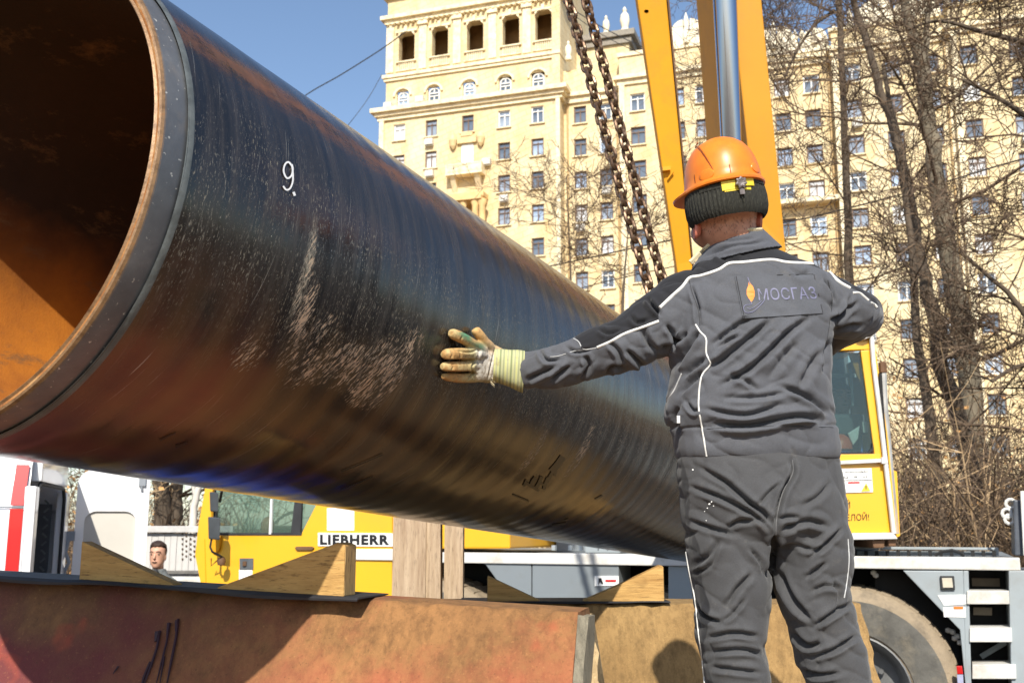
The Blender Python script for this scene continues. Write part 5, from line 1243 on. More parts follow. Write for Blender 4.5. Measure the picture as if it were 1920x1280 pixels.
q = MB(); q.rings([pring(TC + .004, .5045), pring(TC - .002, .508), pring(TC + .003, .5105), pring(TC + .012, .5108)], cap=False); q.build('coating_edge', simple('cut_coating_edge', (.09, .10, .10), .35, var=.5, scale=20, bmp=.2), pipe, smooth=True)
q = MB(); q.rings([pring(T0 + .006, .5042), pring(T0 - .0015, .5005), pring(T0 - .003, .4965)], cap=False); q.build('outer_bevel', M_bright, pipe, smooth=True)
q = MB(); q.rings([pring(T0 - .003, .4965), pring(T0 - .0025, .4925), pring(T0 - .0005, .4900)], cap=False); q.build('rim_groove', M_rust, pipe, smooth=True)
q = MB(); q.rings([pring(T0 - .0005, .4900), pring(T0 - .004, .486), pring(T0 - .002, .4835)], cap=False); q.build('root_face', M_bright, pipe, smooth=True)
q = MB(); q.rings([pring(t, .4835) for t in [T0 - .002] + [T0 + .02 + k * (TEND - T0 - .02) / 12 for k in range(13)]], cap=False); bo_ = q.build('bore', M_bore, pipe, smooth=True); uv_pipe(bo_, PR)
q = MB(); q.rings([pring(TEND, .4835), pring(TEND, .51)], cap=False); q.build('far_rim', M_rust, pipe)
# chalk figure and ink marks
def surf_stroke(pts, wd, off=.0012, sub=5):
    cp = catmull(pts, sub); L = []; Rr = []
    for i, p in enumerate(cp):
        a = cp[max(0, i - 1)]; b_ = cp[min(len(cp) - 1, i + 1)]; d = np.array([b_[0] - a[0], b_[1] - a[1]]); d = d / (np.linalg.norm(d) + 1e-9); n = np.array([-d[1], d[0]]) * wd / 2
        h1 = pipe_hit(p[0] + n[0], p[1] + n[1], PR + off); h2 = pipe_hit(p[0] - n[0], p[1] - n[1], PR + off)
        if h1 and h2: L.append(h1[0]); Rr.append(h2[0])
    return L, Rr
def stroke_mesh(mb, pts, wd, off=.0022):
    L, Rr = surf_stroke(pts, wd, off); n = len(L)
    if n > 1: mb.add(L + Rr, [(i, i + 1, n + i + 1, n + i) for i in range(n - 1)])
M_chalk = simple('white_paint_marker', (.82, .82, .82), .6, var=.1, scale=30, bmp=0)
q = MB(); stroke_mesh(q, [(548, 312), (541, 304), (534, 309), (532, 322), (538, 334), (546, 330), (549, 318), (547, 308), (549, 322), (549, 340), (544, 353), (537, 356), (531, 349)], 3.2); q.build('chalk_nine', M_chalk, pipe)
q = MB(); stroke_mesh(q, [(550, 360), (551.5, 363), (553, 367)], 4.5); q.build('chalk_dot', M_chalk, pipe)
M_inkp = simple('smeared_black_print', (.008, .008, .009), .35, var=.4, scale=40, bmp=0)
q = MB(); rng = random.Random(77)
for x0, y0, x1, y1, w_ in ((1056, 856, 1034, 884, 12), (1040, 880, 1028, 900, 6), (1028, 895, 1020, 918, 6), (1016, 893, 1006, 914, 7), (1004, 895, 996, 910, 6), (988, 900, 982, 912, 5), (1046, 868, 1040, 892, 4), (984, 904, 1010, 920, 5), (1010, 900, 1024, 912, 4), (962, 928, 992, 940, 3), (1116, 936, 1130, 929, 3), (1035, 985, 1062, 980, 3), (1058, 976, 1066, 973, 2), (352, 830, 330, 838, 2.4), (330, 812, 300, 826, 2.2), (640, 884, 718, 852, 1.6), (700, 893, 640, 918, 1.5)):
    stroke_mesh(q, [(x0, y0), ((x0 + x1) / 2 + rng.uniform(-2, 2), (y0 + y1) / 2), (x1, y1)], w_)
q.build('ink_mark', M_inkp, pipe)

# ================================================================== CHAINS
M_chain, nt, b = newmat('rusty_chain_steel'); v = coords(nt)
c = ramp(nt, noisef(nt, v, 60, 5, .6), [(.35, (.05, .028, .016)), (.55, (.16, .09, .05)), (.75, (.34, .24, .16))])
nt.links.new(c, b.inputs['Base Color']); b.inputs['Metallic'].default_value = .55; b.inputs['Roughness'].default_value = .38; bump(nt, b, noisef(nt, v, 200, 3, .6), .3, .001)
LP = .046; LW = .0270; LR = .0088        # pitch, half width to bar centre, bar radius
lk = MB(); pts = []; 
for k in range(14):
    a = 2 * math.pi * k / 14; pts.append(Vector((math.cos(a) * (LW - .006), 0, math.sin(a) * (LW - .006) + math.copysign(LP / 2 + LR - (LW - .006), math.sin(a)))))
n = len(pts); rr = []
for i, p in enumerate(pts):
    t = (pts[(i + 1) % n] - pts[i - 1]).normalized(); s_ = Vector((0, 1, 0)); u = t.cross(s_)
    rr.append([p + (u * math.cos(2 * math.pi * j / 7) + s_ * math.sin(2 * math.pi * j / 7)) * LR for j in range(7)])
rr.append(rr[0]); lk.rings(rr, cap=False); lo = lk.build('link', M_chain, smooth=True); link_me = lo.data; bpy.data.objects.remove(lo)
def chain(label, path, twist, n=None):
    P = [Vector(p) for p in path]; cum = [0]
    for i in range(len(P) - 1): cum.append(cum[-1] + (P[i + 1] - P[i]).length)
    root = thing('chain', label, 'chain', P[0], 'lifting chains holding the pipe'); d = LP / 2; k = 0
    while d < cum[-1]:
        i = max(j for j in range(len(cum) - 1) if cum[j] <= d); f = (d - cum[i]) / (cum[i + 1] - cum[i]); p = P[i].lerp(P[i + 1], f); t = (P[i + 1] - P[i]).normalized()
        o = bpy.data.objects.new('link', link_me); col.objects.link(o); o.parent = root; o.location = p - P[0]
        q_ = t.to_track_quat('Z', 'Y'); o.rotation_mode = 'QUATERNION'
        o.rotation_quaternion = q_ @ __import__('mathutils').Quaternion((0, 0, 1), twist + (math.pi / 2 if k % 2 else 0) + .18 * math.sin(k * 1.3)) ; d += LP * .985; k += 1
    return root
def chain_path(x_low, dx_top, dY):
    # from the hook straight down to where it meets the pipe behind the worker, then round the underside
    hx = pipe_hit(x_low, 770); a0 = hx[2]; t0 = hx[1]
    top = at(1065 + dx_top, 0, 4.62 + dY); low = pipe_p(t0, a0, PR + LW * .8)
    mid = at(1217 + dx_top * .9, 540, 4.56 + dY)
    up_ = top + (top - mid).normalized() * 1.35
    pts = [Vector(c_) for c_ in catmull([tuple(up_), tuple(top), tuple(mid), tuple(low)], 12)]
    return pts
chain('left one of the two rusty lifting chains hanging before the tower', chain_path(1290, 0, 0), .55)
chain('right one of the two rusty lifting chains, nearer the boom', chain_path(1318, 33, .02), .8)
# ================================================================== PERSONS
YW = 2.60
def sec(cx, cy, hw, dh, Y=YW, n=30, e=2.3):
    c = at(cx, cy, Y); z = (c - CAM).dot(FW); return ell(c, RT * (hw * z / FPX), Vector((0, dh, 0)), n, e)
def loft_h(mb, secs, sub=4, e=2.3):
    """horizontal sections (cx, cy, half width px, half depth m, Y)"""
    S_ = catmull(secs, sub); mb.rings([sec(*s_[:5], e=e) for s_ in S_]); return mb
def loft_path(mb, pts, sub=5, n=22, flat=1.0):
    """sections across a path: (px, py, Y, radius px)"""
    P = catmull([tuple(at(x, y, Y)) + (r_ * Y / FPX,) for x, y, Y, r_ in pts], sub); Vp = [Vector(p[:3]) for p in P]; rs = []
    ref = Vector((0, 0, 1))
    for i, p in enumerate(Vp):
        t = (Vp[min(i + 1, len(Vp) - 1)] - Vp[max(i - 1, 0)]).normalized(); r1 = (ref - t * ref.dot(t)).normalized(); r2 = t.cross(r1)
        rs.append([p + r1 * math.cos(2 * math.pi * k / n) * P[i][3] + r2 * math.sin(2 * math.pi * k / n) * P[i][3] * flat for k in range(n)])
    mb.rings(rs); return mb
def remeshed(mb, voxel, smooth_it=6, name='tmp'):
    o = mb.build(name, [], None)
    bm = bmesh.new(); bm.from_mesh(o.data); bmesh.ops.recalc_face_normals(bm, faces=bm.faces[:]); bm.to_mesh(o.data); bm.free()
    m = o.modifiers.new('r', 'REMESH'); m.mode = 'VOXEL'; m.voxel_size = voxel
    s_ = o.modifiers.new('s', 'SMOOTH'); s_.factor = .5; s_.iterations = smooth_it
    dg = bpy.context.evaluated_depsgraph_get(); me = bpy.data.meshes.new_from_object(o.evaluated_get(dg)); bpy.data.objects.remove(o)
    return me
def co_of(me): a = np.empty(len(me.vertices) * 3); me.vertices.foreach_get('co', a); return a.reshape(-1, 3)
def no_of(me): a = np.empty(len(me.vertices) * 3); me.vertex_normals.foreach_get('vector', a); return a.reshape(-1, 3)
CAMn, FWn, RTn, UPn = (np.array(v) for v in (CAM, FW, RT, UP))
def projn(co):
    v = co - CAMn; z = v @ FWn; return 960 + FPX * (v @ RTn) / z, 640 - FPX * (v @ UPn) / z
def crease_disp(px, py, creases):
    """folds of cloth: valley with a raised lip on its upper side; (points, width px, depth m, lip)"""
    D = np.zeros(len(px))
    for pts, w, A, lip in creases:
        cp = np.array(catmull([p for p in pts], 5)); best = np.full(len(px), 1e9); sd = np.zeros(len(px)); tt = np.zeros(len(px)); m = len(cp) - 1
        for i in range(m):
            a, b_ = cp[i], cp[i + 1]; d = b_ - a; L2 = d @ d + 1e-9
            t = np.clip(((px - a[0]) * d[0] + (py - a[1]) * d[1]) / L2, 0, 1); qx = px - a[0] - t * d[0]; qy = py - a[1] - t * d[1]
            dist = np.hypot(qx, qy); cr = np.sign(d[0] * qy - d[1] * qx); u = dist < best
            best[u] = dist[u]; sd[u] = (dist * cr)[u]; tt[u] = ((i + t) / m)[u]
        fade = np.clip(np.sin(np.pi * np.clip(tt, .02, .98)) * 1.6, 0, 1)
        D += fade * 1.6 * (-A * np.exp(-(np.abs(sd) / (.85 * w)) ** 1.5) + A * lip * np.exp(-((sd - 1.5 * w) / (1.2 * w)) ** 2) + A * .3 * np.exp(-((sd + 1.7 * w) / (1.2 * w)) ** 2))
    return D
def nz(v, f, seed=0): return noise.noise(Vector((v[0] * f + seed, v[1] * f, v[2] * f)))
def cloth(me, creases, amp=.004, front=True, slope=(0, 0)):
    co = co_of(me); no = no_of(me); px, py = projn(co); D = crease_disp(px, py, creases)
    f = np.clip(-(no @ FWn) * 2.0 + .35, 0, 1)
    nn = np.array([abs(noise.noise(Vector((x * 7 + z * 9 * slope[0], y * 6, z * 13 + x * slope[1] * 9)))) * 1.0 + .5 * noise.noise(Vector((x * 16, y * 16, z * 24))) for x, y, z in co])
    fo = np.array([(1 - abs(noise.noise(Vector((x * 5 + z * 7 * slope[0] + 3, y * 4, z * 10 + x * slope[1] * 8))))) ** 7 * .9 + .6 * (1 - abs(noise.noise(Vector((x * 11 - z * 6 + 9, y * 9, z * 17 + x * 6))))) ** 9 for x, y, z in co])
    co = co + no * (D * f + (nn - .25) * amp * .45 - (fo - .25) * amp * .85)[:, None]; me.vertices.foreach_set('co', co.ravel()); me.update(); return px, py
def finish(me, name, mats, parent, label=None):
    o = bpy.data.objects.new(name, me); col.objects.link(o)
    for m in mats: me.materials.append(m)
    me.polygons.foreach_set('use_smooth', [True] * len(me.polygons))
    org = parent_loc(parent); co = co_of(me) - np.array(org); me.vertices.foreach_set('co', co.ravel()); me.update(); o.parent = parent
    if label: o['label'] = label
    return o
def fattr(me, name, vals): a = me.attributes.new(name, 'FLOAT', 'POINT'); a.data.foreach_set('value', np.asarray(vals, dtype=np.float32))
def bvh(me): return BVHTree.FromPolygons([v.co.copy() for v in me.vertices], [tuple(p.vertices) for p in me.polygons])
def drape_pt(tree_, px, py, off):
    r = ray(px, py); loc, nrm, _, _ = tree_.ray_cast(CAM, r, 10)
    if loc is None: return None
    return loc - r * off
def drape_tube(mb, tree_, pts, r_, off=.0, sub=8, n=7):
    P = [drape_pt(tree_, p[0], p[1], off) for p in catmull(pts, sub)]; run = []
    for p in P + [None]:
        if p is None or (run and (p - run[-1]).length > .06):
            if len(run) > 2:
                sm = [run[0]] + [(run[i - 1] + run[i] * 2 + run[i + 1]) / 4 for i in range(1, len(run) - 1)] + [run[-1]]; mb.tube(sm, r_, n)
            run = [p] if p is not None else []
        else: run.append(p)
def cloth_mat(name, c, weave=900, var=.12, extra=None, rough=.82):
    m, nt, b = newmat(name); v = coords(nt)
    cc = ramp(nt, noisef(nt, v, 9, 6, .65), [(.3, tuple(x * (1 - var) for x in c)), (.7, tuple(x * (1 + var) for x in c))])
    cc = mixc(nt, ramp(nt, noisef(nt, v, 26, 6, .7), [(.58, (0, 0, 0)), (.72, (.30, .30, .30))]), cc, (.15, .135, .12))   # dust
    cc = mixc(nt, ramp(nt, noisef(nt, coords(nt, scale=(1, 1, 2)), 330, 3, .7), [(.38, (.35, .35, .35)), (.6, (0, 0, 0))]), cc, tuple(x * .35 for x in c))
    if extra: cc = extra(nt, cc)
    nt.links.new(cc, b.inputs['Base Color']); b.inputs['Roughness'].default_value = rough; b.inputs['Sheen Weight'].default_value = .15; b.inputs['Specular IOR Level'].default_value = .35
    bump(nt, b, math_(nt, 'ADD', noisef(nt, v, weave, 2, .5), math_(nt, 'MULTIPLY', noisef(nt, v, 55, 5, .6), 1.6)), .35, .0012); return m

wk = thing('person', 'worker in grey workwear and orange helmet, back turned, gloved hand on the pipe', 'person', Vector((at(1430, 990, YW).x, YW, .94)))
# ---- body: one continuous figure inside the clothes
M_skin, nt, b = newmat('weathered_skin'); v = coords(nt)
c = ramp(nt, noisef(nt, v, 30, 8, .75), [(.3, (.36, .15, .09)), (.55, (.50, .25, .165)), (.75, (.60, .34, .24))]); nt.links.new(c, b.inputs['Base Color']); b.inputs['Roughness'].default_value = .55; b.inputs['Subsurface Weight'].default_value = .08; b.inputs['Subsurface Radius'].default_value = (.02, .008, .004)
bump(nt, b, noisef(nt, v, 140, 4, .6), .3, .001)
YH = 2.56
mb = MB()
loft_h(mb, [(1352, 300, 40, .05, YH), (1352, 320, 60, .078, YH), (1354, 360, 64, .088, YH), (1357, 395, 62, .088, YH), (1360, 425, 56, .078, YH + .02), (1368, 450, 52, .068, YH + .02), (1384, 480, 56, .066, YW), (1400, 520, 90, .07, YW), (1405, 600, 118, .09, YW), (1404, 720, 112, .09, YW), (1416, 830, 118, .095, YW), (1424, 950, 122, .10, YW), (1430, 1000, 110, .10, YW)])
# jaw and face on the far side, turned a little to the hand
for P_ in ([(1344, 385, YH - .02, 46), (1330, 405, YH + .07, 36), (1326, 415, YH + .10, 28), (1326, 425, YH + .10, 16)], [(1330, 440, YH + .03, 30), (1318, 437, YH + .08, 25), (1314, 445, YH + .11, 16)], [(1322, 395, YH + .11, 8), (1318, 402, YH + .135, 9), (1318, 408, YH + .13, 6)]): loft_path(mb, P_, 3, 12)
loft_path(mb, [(1300, 560, YW, 42), (1215, 622, YW, 32), (1130, 662, YW + .02, 24), (1040, 690, 2.66, 21), (985, 694, 2.70, 20), (955, 690, 2.72, 24)], 4)
loft_path(mb, [(1510, 560, YW, 44), (1575, 580, YW + .02, 36), (1604, 592, YW + .08, 32), (1580, 610, YW + .20, 28), (1540, 640, YW + .32, 24), (1520, 650, YW + .36, 24)], 4)
for sx in (-1, 1):
    X = [(1368, 1000, 60), (1370, 1100, 50), (1374, 1190, 44), (1380, 1260, 42), (1386, 1400, 40), (1392, 1540, 26), (1394, 1600, 26)] if sx < 0 else [(1508, 1000, 60), (1522, 1100, 50), (1548, 1190, 44), (1566, 1260, 42), (1586, 1400, 40), (1600, 1540, 26), (1604, 1600, 26)]
    loft_h(mb, [(x, y, w, w * .0014, YW) for x, y, w in X], 3)
bme = remeshed(mb, .007, 6); body = finish(bme, 'body', [M_skin], wk)
# ears
q = MB()
for x, y, sgn in ((1304, 428, -1), (1424, 412, 1)):
    c_ = at(x, y, YH); q.rings([ell(c_ + RT * (sgn * k_) + Vector((0, .004 * k_, 0)), Vector((0, a_, 0)) - ZZ * .1 * a_, ZZ * b__, 14) for k_, a_, b__ in ((-.012, .012, .018), (-.002, .018, .028), (.004, .016, .026), (.001, .010, .016), (-.003, .004, .006))])
q.build('ear', simple('ruddy_ear_skin', (.50, .16, .11), .5, bmp=.1), wk, smooth=True)
# short hair at the nape
q = MB(); rng = random.Random(4); tb = bvh(bme); org_b = Vector(wk.location)
for k in range(120):
    x, y = rng.uniform(1306, 1418), rng.uniform(405, 440 - rng.random() * 12); r = ray(x, y); loc, nrm, _, _ = tb.ray_cast(CAM - org_b, r, 10)
    if loc is None: continue
    loc = loc + org_b; q.tube([loc, loc + (nrm * .3 - ZZ).normalized() * rng.uniform(.003, .007) + nrm * .001], .0004, 3, cap=False)
q.build('nape_hair', simple('grey_brown_hair', (.13, .10, .08), .7, bmp=0), wk, kind='stuff')

def jmat_extra(nt, cc):
    at_ = nt.nodes.new('ShaderNodeAttribute'); at_.attribute_name = 'yoke'
    f = math_(nt, 'MULTIPLY_ADD', at_.outputs['Fac'], .8, .5, clamp=True)
    return mixc(nt, f, cc, (.014, .014, .017))
# ---- trousers
M_tr = cloth_mat('charcoal_work_cotton', (.062, .062, .066), extra=jmat_extra); M_blkc = cloth_mat('black_work_cotton', (.020, .020, .023))
mb = MB()
loft_h(mb, [(1420, 838, 144, .118, YW), (1420, 862, 151, .128, YW), (1424, 900, 154, .134, YW), (1430, 950, 155, .140, YW), (1436, 990, 153, .136, YW), (1440, 1015, 140, .11, YW)])
LL = [(1380, 960, 78, .115), (1369, 1010, 84, .12), (1368, 1050, 79, .115), (1371, 1100, 72, .11), (1372, 1150, 69, .105), (1371, 1195, 66, .10), (1372, 1215, 61, .10), (1379, 1255, 63, .10), (1382, 1300, 61, .098), (1386, 1400, 56, .09), (1390, 1500, 56, .085), (1394, 1580, 58, .09)]
RL = [(1500, 960, 78, .115), (1519, 1010, 76, .12), (1524, 1050, 73, .115), (1521, 1100, 69, .11), (1534, 1150, 66, .105), (1546, 1190, 65, .10), (1556, 1216, 67, .10), (1561, 1250, 65, .10), (1571, 1285, 58, .098), (1582, 1400, 56, .09), (1596, 1500, 56, .085), (1604, 1580, 58, .09)]
for L_ in (LL, RL): loft_h(mb, [(a, b__, c_, d, YW) for a, b__, c_, d in L_])
tme = remeshed(mb, .0040, 5)
T = []
def cr(pts, w=5, A=.010, lip=.55): T.append((pts, w, A, lip))
cr([(1302, 871), (1357, 902), (1378, 919), (1433, 967), (1454, 991)], 5, .013); cr([(1285, 909), (1340, 929), (1385, 950), (1426, 974), (1447, 998)], 5, .013)
cr([(1289, 974), (1333, 991), (1378, 1002)], 5, .011); cr([(1426, 974), (1385, 977), (1364, 991)], 5, .010); cr([(1485, 861), (1486, 888), (1468, 922), (1456, 967), (1454, 1002)], 5, .014)
cr([(1398, 940), (1430, 958), (1442, 975)], 4, .009); cr([(1457, 973), (1480, 969), (1502, 971)], 5, .010); cr([(1461, 997), (1512, 977), (1553, 988)], 6, .012)
cr([(1581, 988), (1550, 1019), (1516, 1046)], 5, .012); cr([(1550, 1053), (1509, 1084)], 5, .010); cr([(1454, 1002), (1449, 1040), (1444, 1085)], 7, .026, .3)
cr([(1457, 1060), (1467, 1092), (1495, 1136), (1522, 1166)], 6, .013); cr([(1351, 1167), (1323, 1156), (1306, 1136)], 5, .012); cr([(1323, 1196), (1375, 1187), (1426, 1194)], 5, .012)
cr([(1330, 1222), (1392, 1218), (1433, 1228)], 5, .012); cr([(1412, 1074), (1385, 1101), (1357, 1142)], 6, .009); cr([(1481, 1184), (1512, 1211), (1540, 1206)], 6, .014); cr([(1519, 1232), (1564, 1218), (1608, 1191)], 5, .013)
cr([(1522, 1177), (1564, 1149), (1595, 1132)], 5, .012); cr([(1406, 1026), (1426, 1053), (1433, 1077)], 4, .008); cr([(1500, 1256), (1530, 1266), (1580, 1262)], 5, .012); cr([(1330, 1250), (1380, 1256), (1430, 1262)], 5, .010)
cr([(1520, 1110), (1550, 1098), (1580, 1104)], 5, .007); cr([(1300, 1060), (1330, 1040), (1350, 1010)], 6, .008); cr([(1470, 900), (1440, 925), (1420, 950)], 4, .007); cr([(1560, 900), (1535, 930), (1500, 950)], 6, .006)
cr([(1345, 1030), (1330, 1060), (1300, 1075)], 4, .007); cr([(1490, 1020), (1520, 1030), (1545, 1026)], 5, .007); cr([(1560, 1080), (1575, 1115), (1570, 1145)], 5, .008); cr([(1355, 1165), (1375, 1150), (1400, 1120)], 4, .006)
for y in (1300, 1345, 1390, 1450, 1520): cr([(1330, y), (1380, y + 12), (1435, y - 5)], 6, .010); cr([(1530, y), (1585, y + 12), (1640, y - 6)], 6, .010)
px, py = cloth(tme, T, .0065, slope=(.6, .4))
xp = np.interp(py, [860, 926, 984, 1063, 1122, 1180, 1230, 1290], [1266, 1268, 1279, 1291, 1303, 1309, 1316, 1322])
fattr(tme, 'yoke', np.clip((np.interp(py, [860, 1000, 1130, 1200], [16, 22, 26, 10]) + 5 * np.sin(py * .05) - (px - xp)) / 2.0, -3, 3))
tr = finish(tme, 'trousers', [M_tr], wk)
ttree = bvh(tme); OW = Vector(wk.location)
def shifted(me): return BVHTree.FromPolygons([v.co + OW for v in me.vertices], [tuple(p.vertices) for p in me.polygons])
ttree = shifted(tme)
M_refl = simple('silver_reflective_piping', (.70, .69, .66), .45, var=.12, scale=40, bmp=.2)
M_seam = simple('pale_seam_piping', (.48, .48, .48), .5, var=.15, scale=40, bmp=.1)
q = MB(); drape_tube(q, ttree, [(1268, 880), (1268, 926), (1279, 984), (1291, 1063), (1303, 1122), (1309, 1180), (1316, 1230), (1322, 1290)], .0022); q.build('side_piping', M_refl, tr, smooth=True)
q = MB(); drape_tube(q, ttree, [(1486, 862), (1486, 888), (1468, 922), (1457, 967), (1455, 1002)], .0012); q.build('centre_seam', simple('grey_seam', (.13, .13, .135), .7, bmp=0), tr, smooth=True)
q = MB(); drape_tube(q, ttree, [(1590, 1010), (1592, 1050), (1588, 1090), (1583, 1120)], .0016); q.build('side_piping', M_seam, tr, smooth=True)
# pale paint specks on the seat
q = MB(); rng = random.Random(2)
for x, y, r_ in ((1330, 944, 3), (1326, 952, 2), (1334, 940, 2), (1299, 880, 2.5), (1324, 975, 1.5), (1338, 948, 1.6), (1321, 958, 1.4)):
    c_ = drape_pt(ttree, x, y, .0015)
    if c_: q.rings([[c_ + (RT * math.cos(t) + UP * math.sin(t)) * r_ * .6 * YW / FPX * k_ * rng.uniform(.7, 1.2) - FW * .0005 * k_ for t in [k * math.pi / 4 for k in range(8)]] for k_ in (1, .1)])
q.build('paint_speck', M_chalk, tr)
# boots
for cx, cy in ((1392, 1590), (1604, 1590)):
    q = MB(); f_ = at(cx, 1600, YW); f_.z = .94
    q.rings([ell(f_ + Vector((0, .06 + o_, z)), Vector((hw, 0, 0)), Vector((0, hl, 0)), 20, 2.6) for z, hw, hl, o_ in ((.004, .05, .145, 0), (.03, .052, .148, 0), (.07, .048, .135, -.005), (.11, .045, .09, -.045), (.20, .048, .065, -.07), (.26, .05, .062, -.07))])
    q.build('boot', simple('dusty_black_boot', (.05, .045, .04), .7, var=.3), wk, smooth=True)

# ---- jacket
def yline(px):
    X = [1060, 1078, 1092, 1120, 1170, 1235, 1236, 1260, 1280, 1293, 1314, 1347, 1367, 1394, 1445, 1475, 1515, 1549, 1572, 1596, 1611, 1626, 1646, 1700]
    Yv = [560, 632, 655, 650, 626, 602, 577, 555, 537, 521, 517, 506, 494, 492, 487, 492, 494, 504, 527, 541, 548, 561, 574, 600]
    return np.interp(px, X, Yv)
def jmat_extra(nt, cc):
    at_ = nt.nodes.new('ShaderNodeAttribute'); at_.attribute_name = 'yoke'
    f = math_(nt, 'MULTIPLY_ADD', at_.outputs['Fac'], .8, .5, clamp=True)
    return mixc(nt, f, cc, (.010, .010, .013))
M_jk = cloth_mat('grey_work_cotton_with_black_yoke', (.086, .089, .102), extra=jmat_extra)
mb = MB()
loft_h(mb, [(1420, 862, 146, .124, YW), (1419, 845, 151, .132, YW), (1416, 815, 152, .136, YW), (1404, 782, 157, .140, YW), (1402, 745, 152, .142, YW), (1405, 700, 147, .145, YW), (1405, 650, 149, .145, YW), (1408, 600, 152, .14, YW), (1410, 560, 150, .13, YW), (1414, 528, 142, .115, YW), (1412, 505, 118, .10, YW), (1402, 488, 86, .086, YW), (1394, 474, 62, .074, YW)], 4, 2.5)
loft_path(mb, [(1345, 555, YW, 62), (1290, 572, YW, 66), (1248, 600, YW, 63), (1212, 622, YW, 58), (1172, 646, YW, 52), (1130, 658, YW + .02, 50), (1088, 674, YW + .04, 45), (1044, 687, 2.66, 43), (1004, 692, 2.69, 38), (984, 694, 2.70, 37)], 4)
loft_path(mb, [(1480, 552, YW, 58), (1530, 562, YW, 60), (1572, 580, YW + .01, 56), (1602, 589, YW + .06, 50), (1610, 592, YW + .11, 45), (1590, 604, YW + .19, 42), (1550, 628, YW + .30, 38), (1520, 650, YW + .36, 34)], 4)
jme = remeshed(mb, .0038, 4)
T = []
cr([(1523, 593), (1480, 621), (1456, 645), (1412, 686), (1380, 706), (1350, 722)], 6, .015); cr([(1446, 600), (1420, 621), (1386, 648), (1350, 676), (1325, 690)], 6, .014); cr([(1410, 598), (1391, 604), (1358, 628), (1335, 648)], 5, .010)
cr([(1388, 630), (1370, 636), (1345, 652)], 4, .008); cr([(1318, 766), (1398, 778), (1470, 757)], 5, .011); cr([(1326, 795), (1408, 797), (1495, 781), (1545, 788)], 6, .017, .8); cr([(1461, 722), (1520, 746), (1559, 779)], 6, .013)
cr([(1364, 699), (1400, 715), (1421, 732)], 5, .008); cr([(1280, 705), (1324, 669)], 6, .012); cr([(1293, 531), (1307, 571), (1310, 611)], 4, .008); cr([(1262, 690), (1290, 650), (1310, 620)], 7, .015); cr([(1272, 740), (1300, 712), (1318, 695)], 5, .010)
cr([(1500, 640), (1470, 670), (1440, 710)], 8, .007); cr([(1545, 650), (1520, 690), (1500, 730)], 8, .008); cr([(1350, 745), (1420, 745), (1480, 735)], 5, .007); cr([(1556, 640), (1550, 660), (1548, 700)], 6, .012)
cr([(1213, 560), (1225, 575), (1238, 590)], 4, .014); cr([(1250, 608), (1262, 630), (1270, 658)], 5, .014); cr([(1173, 655), (1190, 672), (1208, 690)], 5, .012); cr([(1096, 665), (1103, 689), (1089, 712)], 5, .014)
cr([(1070, 685), (1050, 700), (1030, 714)], 5, .013); cr([(988, 712), (1010, 702), (1040, 688)], 5, .012); cr([(1008, 650), (1024, 675), (1052, 672)], 4, .009); cr([(1136, 706), (1150, 690), (1175, 695)], 5, .010); cr([(1140, 640), (1160, 660), (1170, 690)], 5, .010)
cr([(1060, 650), (1080, 660), (1110, 655)], 4, .008); cr([(1230, 660), (1215, 640), (1205, 615)], 6, .010); cr([(1290, 620), (1270, 640), (1240, 655)], 6, .012); cr([(1120, 615), (1140, 625), (1165, 615)], 4, .007); cr([(1180, 590), (1195, 605), (1215, 600)], 4, .008)
cr([(1608, 566), (1583, 587), (1561, 602)], 5, .012); cr([(1597, 552), (1584, 585), (1555, 600)], 4, .009); cr([(1620, 610), (1590, 612), (1562, 620)], 5, .008); cr([(1545, 520), (1560, 545), (1566, 570)], 4, .007); cr([(1632, 560), (1640, 580), (1634, 604)], 3, .008)
cr([(1270, 760), (1262, 785), (1275, 815)], 6, .018, .2); cr([(1284, 750), (1300, 770), (1312, 765)], 4, .008)
cr([(1340, 470), (1360, 485), (1400, 483)], 5, .006); cr([(1480, 500), (1500, 515), (1520, 510)], 5, .005)
px, py = cloth(jme, T, .0065, slope=(.9, .5))
# hem band: a step where the wide waistband begins
co = co_of(jme); no = no_of(jme); stp = 1 / (1 + np.exp(-(py - (803 - (px - 1320) * .02)) / 1.6)); msk = (px > 1240) & (px < 1600)
co = co + no * (stp * .002 * msk - .004 * np.exp(-((py - (801 - (px - 1320) * .02)) / 2.5) ** 2) * msk)[:, None]; jme.vertices.foreach_set('co', co.ravel()); jme.update()
fattr(jme, 'yoke', np.where(px > 1070, np.clip((yline(px) - py) / 2.0, -3, 3), -3))
jk = finish(jme, 'jacket', [M_jk], wk); jtree = shifted(jme)
q = MB(); drape_tube(q, jtree, [(1237, 577), (1260, 555), (1280, 537), (1293, 521), (1314, 517), (1347, 506), (1367, 494), (1394, 492), (1445, 487), (1475, 492), (1515, 494), (1535, 497), (1549, 504), (1572, 527), (1594, 540)], .0042, sub=6); drape_tube(q, jtree, [(1120, 651), (1145, 640), (1170, 626), (1205, 613), (1235, 602)], .0036, sub=6); drape_tube(q, jtree, [(1599, 549), (1611, 549), (1620, 556), (1628, 563)], .0034, sub=5); drape_tube(q, jtree, [(1633, 567), (1640, 571), (1644, 576)], .0034, sub=5)
q.build('reflective_piping', M_refl, jk, smooth=True)
q = MB(); drape_tube(q, jtree, [(1304, 608), (1313, 622), (1324, 635), (1324, 662), (1332, 682), (1318, 700), (1312, 722), (1310, 763), (1316, 800), (1325, 855)], .0022, sub=6); q.build('back_seam_piping', M_refl, jk, smooth=True)
